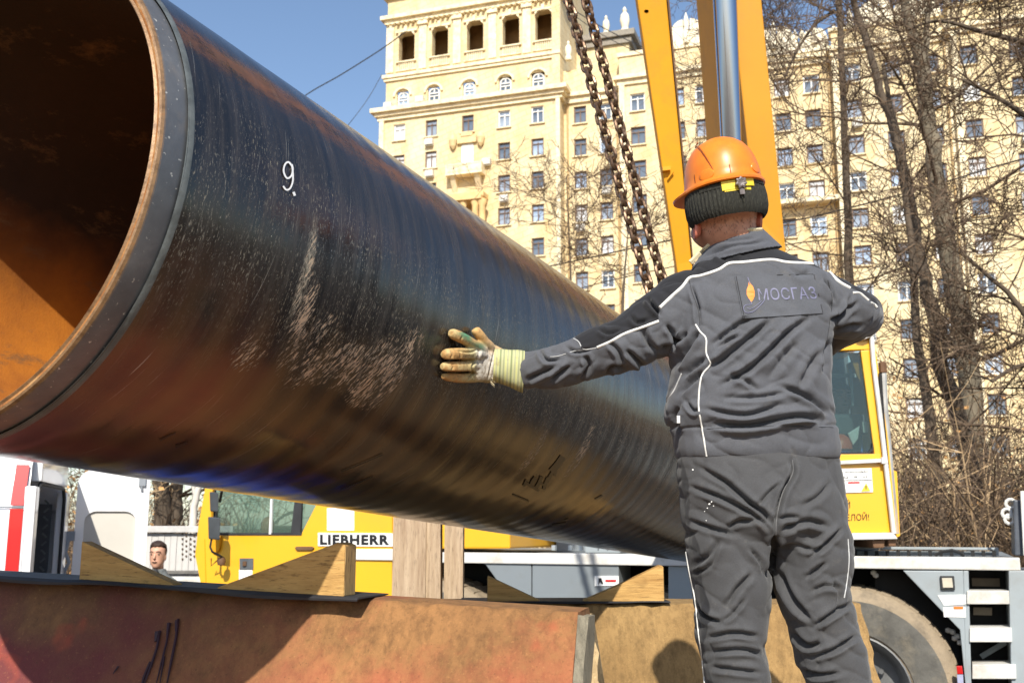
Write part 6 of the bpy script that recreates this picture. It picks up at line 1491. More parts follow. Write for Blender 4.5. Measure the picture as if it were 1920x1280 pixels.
q = MB(); drape_tube(q, jtree, [(1278, 700), (1262, 735), (1240, 765), (1237, 785), (1248, 805), (1262, 830)], .0022, sub=6); drape_tube(q, jtree, [(1072, 633), (1085, 640), (1094, 655), (1118, 652)], .0014, sub=4); drape_tube(q, jtree, [(1020, 668), (1045, 668), (1075, 658), (1095, 656)], .001, sub=4)
q.build('seam', M_seam, jk, smooth=True)
M_seamd = simple('dark_stitching', (.03, .03, .034), .8, bmp=0)
q = MB(); drape_tube(q, jtree, [(1292, 525), (1298, 550), (1309, 580), (1312, 610)], .0012); drape_tube(q, jtree, [(1550, 640), (1556, 600), (1560, 560), (1552, 525)], .0012); drape_tube(q, jtree, [(1325, 804), (1400, 800), (1480, 799), (1562, 801)], .0012); q.build('stitching', M_seamd, jk)
q = MB(); c_ = drape_pt(jtree, 1272, 786, .004)
if c_: q.box(c_, RT * .004, FW * .002, UP * .009); q.build('zip_pull', M_refl, jk, bevel=.001)
# stitched name patch
def patch_grid(corners, nu, nv, off):
    tl, tr_, br, bl = corners; P_ = []
    for j in range(nv + 1):
        for i in range(nu + 1):
            u, v_ = i / nu, j / nv; x = (tl[0] * (1 - u) + tr_[0] * u) * (1 - v_) + (bl[0] * (1 - u) + br[0] * u) * v_; y = (tl[1] * (1 - u) + tr_[1] * u) * (1 - v_) + (bl[1] * (1 - u) + br[1] * u) * v_
            P_.append(drape_pt(jtree, x, y, off) or at(x, y, YW - .14))
    return P_
PC = [(1377, 517), (1526, 514), (1543, 587), (1393, 597)]
P_ = patch_grid(PC, 28, 14, .0035); mb = MB(); mb.add(P_, [(j * 29 + i, (j + 1) * 29 + i, (j + 1) * 29 + i + 1, j * 29 + i + 1) for j in range(14) for i in range(28)])
patch = mb.build('name_patch', cloth_mat('bluish_grey_patch_cloth', (.088, .092, .106)), jk, smooth=True)
pt_tree = BVHTree.FromPolygons(P_, [(j * 29 + i, (j + 1) * 29 + i, (j + 1) * 29 + i + 1, j * 29 + i + 1) for j in range(14) for i in range(28)])
q = MB(); 
for a, b__ in ((0, 1), (1, 2), (2, 3), (3, 0)): drape_tube(q, pt_tree, [(PC[a][0] * (1 - t) + PC[b__][0] * t + (3 if a in (3,) else 0), PC[a][1] * (1 - t) + PC[b__][1] * t) for t in (.01, .35, .65, .99)], .0011, .0005)
q.build('patch_edge', M_seamd, patch)
def drape_poly(name, poly, mat, off, parent):
    vs_, fs = subdivide_flat(poly, [tuple(range(len(poly)))], 5); P2 = [drape_pt(pt_tree, x, y, off) or drape_pt(jtree, x, y, .005) for x, y in vs_]
    return MB().add(P2, fs).build(name, mat, parent)
drape_poly('flame_logo', [(1404, 524), (1407, 531), (1412, 537), (1415, 546), (1415, 555), (1412, 562), (1409, 566), (1404, 560), (1400, 552), (1400, 543), (1403, 535)], simple('orange_print', (.72, .24, .025), .6, var=.1, scale=40, bmp=0), .001, patch)
M_pr = simple('pale_lilac_print', (.16, .16, .25), .6, var=.3, scale=60, bmp=0)
q = MB(); drape_tube(q, pt_tree, [(1402, 520), (1404, 526), (1406, 533)], .0011, .001); drape_tube(q, pt_tree, [(1404, 560), (1409, 570), (1398, 572), (1394, 578), (1399, 586), (1412, 584), (1426, 572), (1434, 562)], .0010, .001); drape_tube(q, pt_tree, [(1401, 578), (1408, 579), (1418, 573), (1428, 564)], .0009, .001); q.build('logo_line', M_pr, patch)
vs_, fs, asp = text_mesh('МОСГАЗ', bold=.006, space=1.05); vs_, fs = subdivide_flat([(x * 6, y) for x, y in vs_], fs, .25)
TQ = [(1420, 541), (1527, 537), (1533, 560), (1423, 563)]
P_ = []
for x, y in vs_:
    u, v_ = x / 6, 1 - y; X_ = (TQ[0][0] * (1 - u) + TQ[1][0] * u) * (1 - v_) + (TQ[3][0] * (1 - u) + TQ[2][0] * u) * v_; Y_ = (TQ[0][1] * (1 - u) + TQ[1][1] * u) * (1 - v_) + (TQ[3][1] * (1 - u) + TQ[2][1] * u) * v_
    P_.append(drape_pt(pt_tree, X_, Y_, .0012) or at(X_, Y_, YW - .15))
MB().add(P_, fs).build('patch_lettering', M_pr, patch)
# collar with cream ribbed lining
mb = MB(); rs = []
for t in [k / 6 for k in range(7)]:
    cx, cy, hw, dh = (1381 - 3 * t, 484 - 45 * t, 86 - 36 * t, .098 - .018 * t); c_ = at(cx, cy, YW); z = (c_ - CAM).dot(FW)
    axx = (RT + UP * .22).normalized() * (hw * z / FPX); rs.append(ell(c_, axx, Vector((0, dh, .012)), 48, 2.2))
th = [[p + (Vector((p.x, p.y, 0)) - Vector((sum(q_.x for q_ in r_) / 48, sum(q_.y for q_ in r_) / 48, 0))) * -.13 + ZZ * .002 for p in r_] for r_ in rs]
mb.rings(rs + th[::-1] + [rs[0]], cap=False)
cme = remeshed(mb, .0028, 2); T = []; cr([(1320, 480), (1370, 462), (1440, 452)], 4, .006); cr([(1350, 455), (1390, 450), (1420, 446)], 4, .004)
cloth(cme, T, .003); col_o = finish(cme, 'collar', [cloth_mat('grey_collar_cotton', (.080, .084, .10))], wk)
ctree = shifted(cme)
M_cream = simple('cream_fleece', (.62, .54, .36), .9, var=.2, scale=50, bmp=.6, bdist=.002)
q = MB(); line = catmull([(1296, 492), (1312, 476), (1330, 458), (1350, 446), (1376, 436), (1402, 429), (1428, 428)], 9)
for i, p in enumerate(line):
    c_ = (drape_pt(ctree, p[0], p[1] + 3, .0) or at(p[0], p[1], YW - .06)); nx = line[min(i + 1, len(line) - 1)]; d_ = np.array([nx[0] - p[0], nx[1] - p[1]]) if i < len(line) - 1 else np.array([1, -.1]); d_ = d_ / np.linalg.norm(d_)
    nrm = RT * d_[1] * -1 + UP * -d_[0] * -1; w_ = .006 if i < 34 else .004; up_ = (RT * d_[1] * 1 + UP * d_[0]); q.tube([c_ - up_ * w_ * .6, c_ + up_ * w_ * .5 - FW * .003, c_ + up_ * w_], .0026, 6)
q.build('fleece_lining', M_cream, col_o, smooth=True)

# ---- knitted cap, helmet
HC = at(1356, 352, YH); HZ = (ZZ + RT * -.13 - Vector((0, .05, 0))).normalized(); HX = (RT - HZ * RT.dot(HZ)).normalized(); HYv = HZ.cross(HX)
kp = HX * 1
M_knit, nt, b = newmat('black_knitted_wool'); v = coords(nt, scale=(1, 1, .25))
n1 = noisef(nt, v, 420, 3, .7); c = ramp(nt, n1, [(.35, (.010, .010, .008)), (.6, (.035, .034, .026)), (.75, (.10, .10, .07))]); nt.links.new(c, b.inputs['Base Color']); b.inputs['Roughness'].default_value = .95; bump(nt, b, n1, .8, .003)
def hp(x, y, z): return HC + HX * x + HYv * y + HZ * z
mb = MB(); rs = []
for z, rx, ry in ((.035, .088, .10), (.0, .0965, .108), (-.02, .1005, .112), (-.040, .103, .115), (-.064, .1025, .114), (-.082, .098, .110), (-.092, .090, .102), (-.085, .082, .094), (-.04, .08, .09)):
    n = 120; rs.append([hp(math.cos(2 * math.pi * k / n) * (rx + .0012 * math.cos(k * math.pi)), math.sin(2 * math.pi * k / n) * (ry + .0012 * math.cos(k * math.pi)), z + .004 * noise.noise(Vector((math.cos(2 * math.pi * k / n) * 3, math.sin(2 * math.pi * k / n) * 3, z * 20)))) for k in range(n)])
mb.rings(rs); mb.build('knit_cap', M_knit, wk, smooth=True)
M_helm, nt, b = newmat('orange_helmet_plastic'); v = coords(nt)
c = ramp(nt, noisef(nt, v, 14, 6, .65), [(.3, (.70, .155, .008)), (.7, (.82, .235, .018))]); c = mixc(nt, ramp(nt, noisef(nt, v, 60, 6, .75), [(.60, (0, 0, 0)), (.75, (.35, .35, .35))]), c, (.55, .28, .12))
nt.links.new(c, b.inputs['Base Color']); b.inputs['Roughness'].default_value = .38; b.inputs['Subsurface Weight'].default_value = .05; bump(nt, b, noisef(nt, v, 90, 4, .6), .08, .001)
mb = MB(); rs = []; n = 96
def helm_ring(z, rx, ry, flare=0):
    out = []
    for k in range(n):
        a = 2 * math.pi * k / n; x, y = math.cos(a) * rx, math.sin(a) * ry
        front = max(0, (x * -.55 + y * .83) / math.hypot(x, y))          # peak points ahead and a little left
        ex = flare * front ** 3
        k_ = 1 + ex / math.hypot(x, y)
        ridge = .0028 * math.exp(-((x / .052) ** 2)) * max(0, min(1, (z + .02) / .08)) if z > .0 else 0
        out.append(hp(x * k_, y * k_, z + ridge))
    return out
for z, s_, f_ in ((-.012, .990, 0), (-.010, 1.065, .042), (-.005, 1.070, .043), (-.001, 1.045, .03), (.004, 1.005, .004), (.02, .992, 0), (.04, .965, 0), (.06, .915, 0), (.08, .83, 0), (.098, .70, 0), (.110, .54, 0), (.118, .37, 0), (.1225, .19, 0), (.1235, .02, 0)): rs.append(helm_ring(z, .0965 * s_, .120 * s_, f_))
mb.rings(rs, cap=False); mb.rings([helm_ring(-.012, .0955, .119), helm_ring(.03, .092, .115), helm_ring(.08, .07, .09), helm_ring(.105, .01, .01)], cap=False)
helm = mb.build('helmet', M_helm, wk, smooth=True)
# moulded ridge line and bosses
q = MB(); P_ = []
for k in range(1, 15):
    t = k / 14; a = R(200 + 30 * t); zz = .118 * (1 - t ** 1.7) + .002; rr_ = math.sqrt(max(0, 1 - (zz / .1235) ** 2)) ; P_.append(hp(-.052 + .014 * t - .012 * math.sin(t * math.pi), -math.sqrt(max(1e-6, 1 - (zz / .124) ** 2.3 - ((-.045) / .0965) ** 2)) * .1203 if zz < .112 else -.03, zz))
q.tube(P_, .0012, 6); q.build('moulded_ridge', simple('dark_orange_groove', (.36, .085, .008), .5, bmp=0), helm, smooth=True)
q = MB()
def boss(mb, a, z, w, h):
    rs = []
    for k_, s_ in ((0, 1), (.0022, .9), (.0026, .6)):
        ring = []
        for j in range(16):
            t = 2 * math.pi * j / 16; aa = a + math.cos(t) * w * s_; z2 = z + math.sin(t) * h * s_; sc = math.sqrt(max(.1, 1 - (z2 / .1265) ** 2.4)); ring.append(hp(math.sin(aa) * (.0965 * sc + k_), -math.cos(aa) * (.1200 * sc + k_), z2))
        rs.append(ring)
    mb.rings(rs)
boss(q, R(-38), .014, .22, .014); boss(q, R(44), .018, .20, .013); q.build('moulded_boss', M_helm, helm, smooth=True)
q = MB()
for a in (R(-3), R(-58)):
    q.tube([hp(math.sin(a) * .0975, -math.cos(a) * .1212, .004), hp(math.sin(a) * .097, -math.cos(a) * .1205, .026)], .0009, 5)
q.build('slot', simple('slot_shadow_plastic', (.20, .04, .01), .6, bmp=0), helm)
# yellow ratchet strap and knob on the cap
M_strap = simple('yellow_strap_plastic', (.72, .52, .03), .4, var=.15, scale=60, bmp=.2)
q = MB()
def strap_seg(a0, a1, z0, z1, off=.0045):
    rs = []
    for k in range(9):
        a = a0 + (a1 - a0) * k / 8; o_ = lambda r_, z: hp(math.sin(a) * (.1005 + r_), -math.cos(a) * (.1125 + r_), z)
        rs.append([o_(off, z0), o_(off, z1), o_(off - .003, z1), o_(off - .003, z0)])
    q.rings(rs)
strap_seg(R(-17), R(4), -.036, -.013); strap_seg(R(8), R(30), -.030, -.010); strap_seg(R(-14), R(24), -.040, -.034, .0035); q.build('ratchet_strap', M_strap, helm, bevel=.0006)
q = MB(); kc = hp(math.sin(R(8)) * .108, -math.cos(R(8)) * .121, -.0235); kn_ = (kc - HC); kn_ = (kn_ - HZ * kn_.dot(HZ)).normalized(); ku = HZ; kv = kn_.cross(ku)
q.rings([[kc + (ku * math.cos(t) + kv * math.sin(t)) * r_ * (1 + .16 * math.cos(7 * t)) + kn_ * d_ for t in [2 * math.pi * k / 42 for k in range(42)]] for r_, d_ in ((.012, -.004), (.0135, 0), (.0130, .007), (.009, .009), (.004, .006))]); q.box(kc - ku * .019, kv * .006, kn_ * .003, ku * .010)
q.build('ratchet_knob', simple('dull_grey_knob', (.15, .125, .12), .35, var=.4, scale=90, bmp=.2), helm, smooth=True)
q = MB(); strap_seg(R(-50), R(-17), -.026, -.016, .002); strap_seg(R(30), R(60), -.020, -.012, .002); q.tube([hp(math.sin(R(5)) * .1045, -math.cos(R(5)) * .1165, -.05), hp(math.sin(R(8)) * .106, -math.cos(R(8)) * .118, -.060), hp(math.sin(R(9)) * .106, -math.cos(R(9)) * .118, -.066)], .0011, 5)
q.build('head_band', M_knit, helm)

# ---- gloved left hand on the pipe
def gp(px, py, off): h = pipe_hit(px, py, PR + off); return h[0] if h else None
def finger(mb, pts, rads, offs):
    P = catmull([tuple(gp(x, y, o_)) + (r_,) for (x, y), r_, o_ in zip(pts, rads, offs)], 4); P = [Vector(p[:3]) for p in P], [p[3] for p in P]
    mb.tube(P[0], P[1], 12)
g = MB()
finger(g, [(905, 657), (885, 644), (866, 633), (850, 626), (844, 624)], [.0165, .0150, .0150, .0140, .009], [.022, .024, .022, .014, .012])
finger(g, [(905, 664), (880, 663), (855, 663), (838, 664), (830, 665)], [.0170, .0155, .0150, .0140, .008], [.024, .026, .023, .014, .011])
finger(g, [(905, 686), (878, 686), (853, 687), (836, 687), (828, 687)], [.0165, .0148, .0142, .0130, .008], [.024, .026, .023, .014, .011])
finger(g, [(900, 706), (880, 708), (858, 708), (840, 706), (830, 705)], [.0150, .0132, .0128, .0115, .007], [.022, .024, .021, .013, .010])
finger(g, [(918, 652), (908, 640), (898, 627), (891, 619), (889, 616)], [.0165, .0150, .0140, .0130, .008], [.024, .024, .020, .014, .012])
mb2 = g
def grow(x, y, hx, hy, off, dpt):
    c_ = gp(x, y, off); z = (c_ - CAM).dot(FW); nrm = (c_ - PA); nrm = (nrm - PD * nrm.dot(PD)).normalized(); return ell(c_, UP * hy * z / FPX, nrm * dpt, 20, 2.6)
g.rings([grow(885, 682, 0, 22, .022, .013), grow(893, 681, 0, 34, .023, .016), (grow(910, 680, 0, 38, .025, .019)), (grow(925, 682, 0, 37, .030, .022)), (grow(938, 685, 0, 33, .040, .026))])
gme = remeshed(g, .0023, 3)
co = co_of(gme); no = no_of(gme); px, py = projn(co)
T = []; cr([(893, 650), (899, 662), (893, 674), (885, 690), (890, 715)], 2.2, .0035, .4); cr([(826, 675.5), (860, 675.5), (892, 675)], 2.0, .004, .2); cr([(826, 697), (860, 698), (884, 698), (896, 704)], 2.2, .005, .2); cr([(850, 655), (880, 660), (896, 654)], 2, .004, .2)
cr([(928, 655), (920, 685), (915, 712)], 2.0, .003, .5); cr([(845, 655), (848, 664), (845, 672)], 2, .002); cr([(862, 656), (864, 664), (862, 672)], 2, .0018); cr([(846, 680), (850, 687), (846, 694)], 2, .002); cr([(858, 702), (862, 708), (858, 714)], 2, .002); cr([(868, 630), (864, 636), (860, 642)], 2, .002); cr([(884, 700), (878, 712)], 2, .004)
cloth(gme, T, .0016)
co = co_of(gme)
def mixv(a, b_, f): return a * (1 - f[:, None]) + np.array(b_) * f[:, None]
colr = np.tile(np.array([.48, .43, .22]), (len(co), 1)); nn = np.array([noise.noise(Vector(c_) * 60) for c_ in co]); n2 = np.array([noise.noise(Vector(c_) * 150 + Vector((5, 0, 0))) for c_ in co])
sg = lambda x: 1 / (1 + np.exp(-x))
colr = mixv(colr, (.46, .22, .06), np.clip(sg((876 - px + 16 * nn) / 5), 0, 1) * .85); colr = mixv(colr, (.60, .50, .24), sg((nn - .15) * 14) * .6)
colr = mixv(colr, (.70, .66, .62), sg((px - 893) / 2) * sg((929 - px) / 2) * sg((py - 652) / 3) * sg((712 - py) / 2) * .9)
dline = (py - (624 + (px - 850) * .62)); colr = mixv(colr, (.06, .24, .13), sg((-dline - 1) / 1.5) * sg((px - 862) / 3) * sg((908 - px) / 3) * (py > 622))
colr = mixv(colr, (.62, .34, .12), sg((643 - py) / 2) * sg((px - 884) / 2) * .9); colr = mixv(colr, (.62, .38, .20), sg((px - 912) / 3) * sg((664 - py) / 3) * .7)
colr = mixv(colr, (.20, .13, .06), sg((n2 - .28) * 20) * .5)
at_ = gme.color_attributes.new('cloth_colour', 'FLOAT_COLOR', 'POINT'); at_.data.foreach_set('color', np.concatenate([colr, np.ones((len(colr), 1))], 1).astype(np.float32).ravel())
M_glv, nt, b = newmat('worn_leather_glove'); a_ = nt.nodes.new('ShaderNodeAttribute'); a_.attribute_name = 'cloth_colour'; v = coords(nt)
c = mixc(nt, ramp(nt, noisef(nt, v, 220, 5, .7), [(.35, (.35, .35, .35)), (.6, (0, 0, 0))]), a_.outputs['Color'], (.22, .15, .07)); nt.links.new(c, b.inputs['Base Color']); b.inputs['Roughness'].default_value = .8; bump(nt, b, noisef(nt, v, 260, 4, .7), .5, .0015)
glv = finish(gme, 'glove', [M_glv], wk)
# cuff: flared striped canvas
M_cuff, nt, b = newmat('green_cream_striped_canvas'); tcx = nt.nodes.new('ShaderNodeUVMap'); sx = nt.nodes.new('ShaderNodeSeparateXYZ'); nt.links.new(tcx.outputs[0], sx.inputs[0])
w1 = math_(nt, 'SINE', math_(nt, 'MULTIPLY', sx.outputs[0], 52)); w2 = math_(nt, 'SINE', math_(nt, 'MULTIPLY', sx.outputs[0], 19)); ww = math_(nt, 'MULTIPLY_ADD', math_(nt, 'ADD', w1, math_(nt, 'MULTIPLY', w2, .6)), .3, .5)
c = ramp(nt, ww, [(.1, (.20, .23, .10)), (.45, (.38, .38, .24)), (.8, (.48, .48, .20))]); v = coords(nt); c = mixc(nt, ramp(nt, noisef(nt, v, 45, 6, .7), [(.55, (0, 0, 0)), (.75, (.7, .7, .7))]), c, (.26, .18, .09))
nt.links.new(c, b.inputs['Base Color']); b.inputs['Roughness'].default_value = .9; bump(nt, b, math_(nt, 'ADD', ww, noisef(nt, v, 300, 3, .6)), .4, .0015)
mb = MB(); rs = []; us = []
for k in range(17):
    t = k / 16; cx = 926 + 56 * t; cy = 684 + 10 * t + 3 * t * t; hw = 30 + 9.5 * t; Yc = 2.685 + .015 * t; c_ = at(cx, cy, Yc); z = (c_ - CAM).dot(FW); wob = [1 + .03 * noise.noise(Vector((math.cos(a) * 2, math.sin(a) * 2, t * 3))) for a in [2 * math.pi * j / 40 for j in range(40)]]
    base = ell(c_, (UP + RT * .05) * hw * z / FPX, FW * .044, 40, 2.3); rs.append([c_ + (p - c_) * w_ for p, w_ in zip(base, wob)])
th = [[p + (sum(r_, Vector()) / 40 - p) * .06 for p in r_] for r_ in rs]; mb.rings(rs + th[::-1], cap=False); cf = mb.build('glove_cuff', M_cuff, wk, smooth=True)
uvl = cf.data.uv_layers.new(name='UVMap'); 
for p in cf.data.polygons:
    for li in p.loop_indices: vi = cf.data.loops[li].vertex_index; k = vi // 40; uvl.data[li].uv = ((k if k < 17 else 33 - k) / 16, (vi % 40) / 40)
q = MB(); rng = random.Random(6)
for k in range(16):
    t = k / 15; x = 932 - 12 * t + rng.uniform(-1, 1); y = 668 + 50 * t; c_ = gp(x, y, .052) ; q.tube([c_, c_ + RT * .010 + UP * rng.uniform(-.012, -.004) - FW * .004], .0012, 5)
q.build('cuff_fringe', M_cream, glv)
# right hand: glove out of sight ahead of the chest, holding nothing
q = MB(); hc = at(1512, 655, YW + .38)
palm = hc; q.rings([ell(hc + Vector((dx, dy, dz)), Vector((.02, 0, 0)) * s_, Vector((0, .01, .042)) * s_, 14) for dx, dy, dz, s_ in ((.02, 0, 0, .8), (0, .01, 0, 1), (-.04, .03, 0, 1.05), (-.075, .05, 0, .9))])
for k in range(4):
    b0 = hc + Vector((-.07, .048, .030 - .021 * k)); L = (.072, .08, .075, .058)[k]; q.tube([b0, b0 + Vector((-L * .5, .015, -.004)), b0 + Vector((-L * .8, .0, -.012)), b0 + Vector((-L * .85, -.02, -.016))], [.012, .0115, .010, .007], 10)
q.tube([hc + Vector((-.02, .02, .035)), hc + Vector((-.05, .01, .06)), hc + Vector((-.075, .005, .068))], [.015, .013, .009], 10)
gm2 = remeshed(q, .003, 3); finish(gm2, 'glove', [simple('plain_leather_glove', (.56, .50, .32), .85, scale=30)], wk)

# ---- young man in the background
mo = at(296, 1042, 10.6)
man = thing('person', 'young dark-haired man in grey jacket before the grey fence, looking our way', 'person', Vector((mo.x, mo.y, 0)))
def mp(x, y, z): return Vector((mo.x + x, mo.y + y, z))
hz = mo.z
mb = MB()
mb.rings([ell(mp(dx, dy, hz + z), Vector((w, .0, 0)), Vector((0, d, 0)), 22) for z, w, d, dx, dy in ((.125, .02, .02, 0, .01), (.11, .05, .06, 0, .01), (.07, .073, .09, 0, .005), (.02, .077, .096, 0, 0), (-.03, .073, .09, 0, 0), (-.07, .062, .08, 0, -.01), (-.10, .045, .062, 0, -.02), (-.115, .03, .04, 0, -.03))])
mb.rings([ell(mp(0, .025, hz + z), Vector((w, 0, 0)), Vector((0, d, 0)), 20) for z, w, d in ((-.05, .052, .055), (-.14, .055, .06), (-.19, .09, .07), (-.24, .17, .09), (-.32, .19, .11), (-.5, .17, .11), (-.7, .155, .11), (-.85, .165, .115), (-.93, .15, .10))])
for s_ in (-1, 1):
    mb.tube([mp(s_ * .17, .03, hz - .27), mp(s_ * .23, .03, hz - .42), mp(s_ * .25, .0, hz - .58), mp(s_ * .24, -.08, hz - .8), mp(s_ * .23, -.10, hz - .9)], [.06, .05, .042, .034, .03], 12)
    mb.tube([mp(s_ * .08, .02, hz - .88), mp(s_ * .095, .0, hz - 1.1), mp(s_ * .10, 0, hz - 1.3), mp(s_ * .10, .02, hz - 1.5), mp(s_ * .10, .02, .10), mp(s_ * .10, -.02, .05), mp(s_ * .11, -.14, .04)], [.085, .075, .055, .052, .04, .045, .035], 12)
    mb.rings([ell(mp(s_ * .074, .005, hz - .015) + Vector((s_ * k_, 0, 0)), Vector((0, .018, 0)) * s2_, Vector((0, 0, .03)) * s2_, 10) for k_, s2_ in ((-.01, .7), (.004, 1), (.008, .6))])
    for k in range(4): mb.tube([mp(s_ * .23, -.11 + k * .006, hz - .92), mp(s_ * (.225 + .0 * k), -.125 + .018 * k, hz - .965), mp(s_ * .222, -.12 + .018 * k, hz - 1.0 + .006 * abs(k - 1))], [.011, .0095, .006], 7)
    mb.tube([mp(s_ * .22, -.12, hz - .90), mp(s_ * .20, -.15, hz - .93), mp(s_ * .195, -.155, hz - .96)], [.012, .010, .007], 7)
# nose, brow, chin, lips
mb.tube([mp(0, -.088, hz + .03), mp(0, -.100, hz + .005), mp(0, -.116, hz - .018), mp(0, -.10, hz - .028)], [.009, .011, .015, .010], 8)
mb.tube([mp(-.045, -.080, hz + .040), mp(0, -.094, hz + .043), mp(.045, -.080, hz + .040)], .010, 8); mb.tube([mp(-.02, -.088, hz - .055), mp(0, -.097, hz - .053), mp(.02, -.088, hz - .055)], .008, 8)
me_ = remeshed(mb, .0065, 3); finish(me_, 'body', [simple('fair_skin', (.58, .32, .22), .5, var=.12, scale=20, bmp=.1)], man)
q = MB(); 
for s_ in (-1, 1): c_ = mp(s_ * .032, -.078, hz + .018); q.rings([ell(c_ + Vector((0, d_, 0)), Vector((r_ * 1.3, 0, 0)), Vector((0, 0, r_)), 10) for r_, d_ in ((.010, 0), (.0085, -.008), (.003, -.011))]); q.tube([mp(s_ * .015, -.098, hz + .043), mp(s_ * .035, -.094, hz + .047), mp(s_ * .055, -.082, hz + .040)], .0045, 6)
q.tube([mp(-.022, -.094, hz - .054), mp(0, -.104, hz - .056), mp(.022, -.094, hz - .054)], .004, 6); q.build('eyes_and_mouth', simple('dark_feature', (.05, .025, .02), .4, bmp=0), man)
q = MB(); n = 40
rs = [[mp(math.cos(2 * math.pi * k / n) * w * (1 + .05 * noise.noise(Vector((k * .7, z * 30, 1)))), .008 + math.sin(2 * math.pi * k / n) * d, hz + z + (.012 if math.sin(2 * math.pi * k / n) < -.2 else 0) + .006 * noise.noise(Vector((k * .5, z * 40, 4)))) for k in range(n)] for z, w, d in ((-.02, .074, .086), (.02, .079, .094), (.055, .082, .096), (.085, .080, .100), (.112, .070, .090), (.134, .045, .06), (.141, .01, .01))]
# hair leaves the face free
rs2 = []
for z_i, r_ in enumerate(rs):
    ring = []
    for k, p in enumerate(r_):
        s_ = math.sin(2 * math.pi * k / n)
        if s_ < -.25 and z_i < 4: p = Vector((p.x, p.y + .055, p.z)) if z_i < 3 else Vector((p.x, p.y + .008, p.z + .006 + .006 * math.sin(k * 2.1)))
        ring.append(p)
    rs2.append(ring)
q.rings(rs2); q.build('hair', simple('dark_brown_hair', (.035, .018, .012), .6, var=.4, scale=60, bmp=.5), man, smooth=True)
mb = MB(); mb.rings([ell(mp(0, .025, hz + z), Vector((w, 0, 0)), Vector((0, d, 0)), 24, 2.4) for z, w, d in ((-.125, .075, .08), (-.15, .08, .085), (-.19, .115, .095), (-.24, .195, .115), (-.33, .215, .135), (-.5, .20, .135), (-.75, .19, .135), (-.9, .195, .14))])
for s_ in (-1, 1): mb.tube([mp(s_ * .17, .03, hz - .27), mp(s_ * .235, .03, hz - .42), mp(s_ * .255, .0, hz - .58), mp(s_ * .243, -.08, hz - .8), mp(s_ * .238, -.09, hz - .86)], [.075, .066, .058, .05, .046], 12)
me_ = remeshed(mb, .009, 3); cloth(me_, [], .010); finish(me_, 'jacket', [simple('grey_jacket_cloth', (.13, .145, .15), .85, scale=8)], man)
mb = MB(); mb.tube([mp(.01, -.085, hz - .13), mp(.04, -.105, hz - .19), mp(.075, -.118, hz - .30)], [.022, .03, .03], 10); mb.build('dark_lapel', simple('black_lapel', (.02, .02, .025), .7, bmp=0), man, smooth=True)
mb = MB(); mb.rings([ell(mp(0, .02, hz + z), Vector((w, 0, 0)), Vector((0, d, 0)), 20) for z, w, d in ((-.84, .175, .13), (-.95, .17, .12))])
for s_ in (-1, 1): mb.tube([mp(s_ * .085, .02, hz - .9), mp(s_ * .098, .0, hz - 1.1), mp(s_ * .10, 0, hz - 1.3), mp(s_ * .10, .02, hz - 1.5), mp(s_ * .10, .02, .12)], [.10, .09, .075, .07, .065], 14)
finish(remeshed(mb, .01, 3), 'trousers', [simple('dark_blue_jeans', (.04, .05, .09), .85, scale=10)], man)

# ---- crane operator seated behind the cab glass
oh = oc(1577, 748, .64)
opr = thing('person', 'crane operator in a blue jacket sitting behind the operator cab window', 'person', Vector((oh.x, oh.y, oh.z - .75)))
def qp(x, y, z): return oh + Vector((x, y, z))
mb = MB()
mb.rings([ell(qp(0, dy, z), Vector((w, 0, 0)), Vector((0, d, 0)), 20) for z, w, d, dy in ((.12, .02, .02, 0), (.10, .052, .065, 0), (.06, .073, .09, 0), (.01, .076, .095, 0), (-.04, .071, .088, 0), (-.08, .055, .075, -.01), (-.115, .03, .04, -.03))])
mb.rings([ell(qp(0, .03, z), Vector((w, 0, 0)), Vector((0, d, 0)), 20) for z, w, d in ((-.06, .052, .055), (-.15, .06, .06), (-.20, .12, .07), (-.26, .185, .09), (-.4, .18, .11), (-.6, .16, .11), (-.72, .17, .12))])
for s_ in (-1, 1):
    mb.tube([qp(s_ * .17, .03, -.27), qp(s_ * .23, .0, -.42), qp(s_ * .22, -.10, -.52), qp(s_ * .13, -.24, -.50)], [.058, .048, .04, .032], 12)
    mb.tube([qp(s_ * .09, .0, -.70), qp(s_ * .11, -.16, -.70), qp(s_ * .12, -.30, -.70), qp(s_ * .12, -.31, -.75)], [.085, .07, .055, .045], 12)
    for k in range(4): mb.tube([qp(s_ * .13 + .02 * (k - 1.5), -.25, -.50), qp(s_ * .12 + .02 * (k - 1.5), -.29, -.505), qp(s_ * .12 + .018 * (k - 1.5), -.315, -.53 + .004 * k)], [.011, .0095, .006], 7)
    mb.tube([qp(s_ * .10, -.25, -.49), qp(s_ * .07, -.28, -.48), qp(s_ * .06, -.30, -.49)], [.012, .010, .007], 7)
    mb.rings([ell(qp(s_ * .074, .005, -.015) + Vector((s_ * k_, 0, 0)), Vector((0, .018, 0)) * s2_, Vector((0, 0, .03)) * s2_, 10) for k_, s2_ in ((-.01, .7), (.004, 1), (.008, .6))])
mb.tube([qp(0, -.088, .03), qp(0, -.10, .0), qp(0, -.114, -.02), qp(0, -.10, -.03)], [.009, .011, .014, .010], 8)
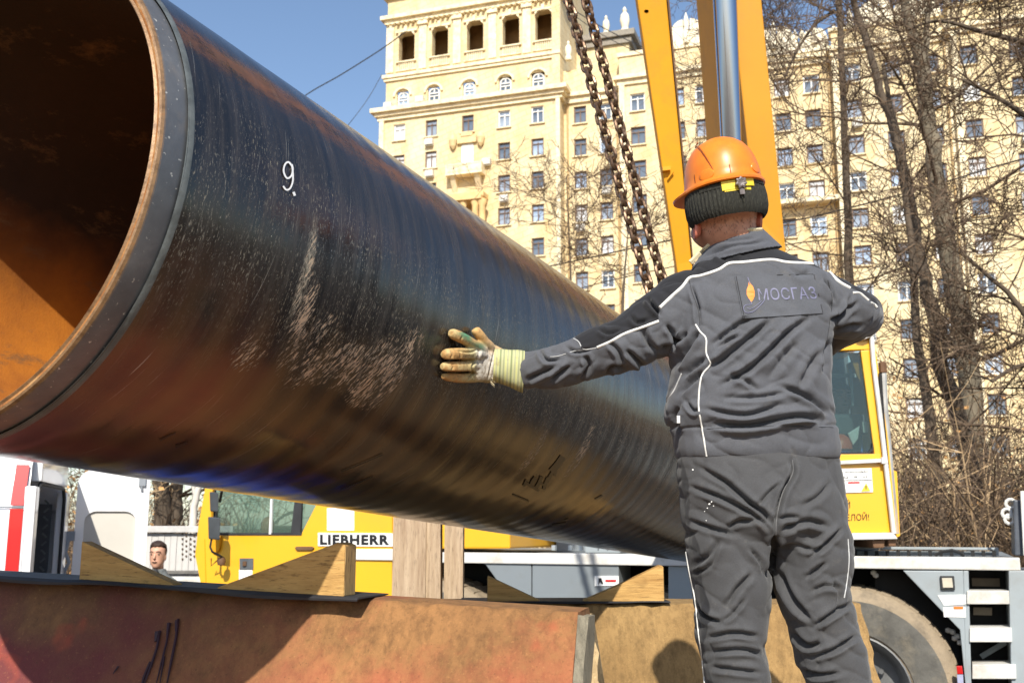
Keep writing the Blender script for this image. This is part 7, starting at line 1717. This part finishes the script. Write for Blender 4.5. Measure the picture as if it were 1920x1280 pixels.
finish(remeshed(mb, .007, 3), 'body', [simple('tanned_skin', (.50, .27, .19), .5, var=.12, scale=20, bmp=.1)], opr)
q = MB()
for s_ in (-1, 1): q.tube([qp(s_ * .015, -.096, .040), qp(s_ * .05, -.086, .040)], .006, 6); q.tube([qp(s_ * .02, -.088, .018), qp(s_ * .045, -.082, .018)], .006, 6)
q.tube([qp(-.02, -.094, -.055), qp(.02, -.094, -.055)], .004, 6); q.build('eyes_and_mouth', simple('dark_face_feature', (.05, .025, .02), .4, bmp=0), opr)
q = MB(); q.rings([[qp(math.cos(t) * w, .012 + math.sin(t) * d + (.05 if math.sin(t) < -.3 and z < .07 else 0), z) for t in [2 * math.pi * k / 30 for k in range(30)]] for z, w, d in ((-.03, .076, .088), (.03, .081, .096), (.07, .081, .100), (.10, .068, .085), (.125, .035, .05), (.132, .01, .01))]); q.build('hair', simple('black_hair', (.02, .015, .013), .6, var=.4, scale=60, bmp=.4), opr, smooth=True)
mb = MB(); mb.rings([ell(qp(0, .03, z), Vector((w, 0, 0)), Vector((0, d, 0)), 24, 2.4) for z, w, d in ((-.14, .075, .075), (-.19, .12, .09), (-.25, .205, .11), (-.4, .20, .13), (-.6, .18, .13), (-.72, .185, .14))])
for s_ in (-1, 1): mb.tube([qp(s_ * .17, .03, -.27), qp(s_ * .235, .0, -.42), qp(s_ * .225, -.10, -.52), qp(s_ * .14, -.22, -.50)], [.072, .062, .054, .045], 12)
me_ = remeshed(mb, .010, 3); cloth(me_, [], .012); finish(me_, 'jacket', [simple('blue_jacket_cloth', (.035, .13, .40), .8, scale=8)], opr)
mb = MB(); mb.rings([ell(qp(0, .02, z), Vector((w, 0, 0)), Vector((0, d, 0)), 20) for z, w, d in ((-.66, .175, .13), (-.78, .17, .13))])
for s_ in (-1, 1): mb.tube([qp(s_ * .09, .0, -.70), qp(s_ * .11, -.16, -.70), qp(s_ * .12, -.31, -.70), qp(s_ * .12, -.32, -.76)], [.10, .085, .07, .06], 14)
finish(remeshed(mb, .011, 3), 'trousers', [simple('dark_work_trousers', (.04, .042, .05), .85, scale=10)], opr)
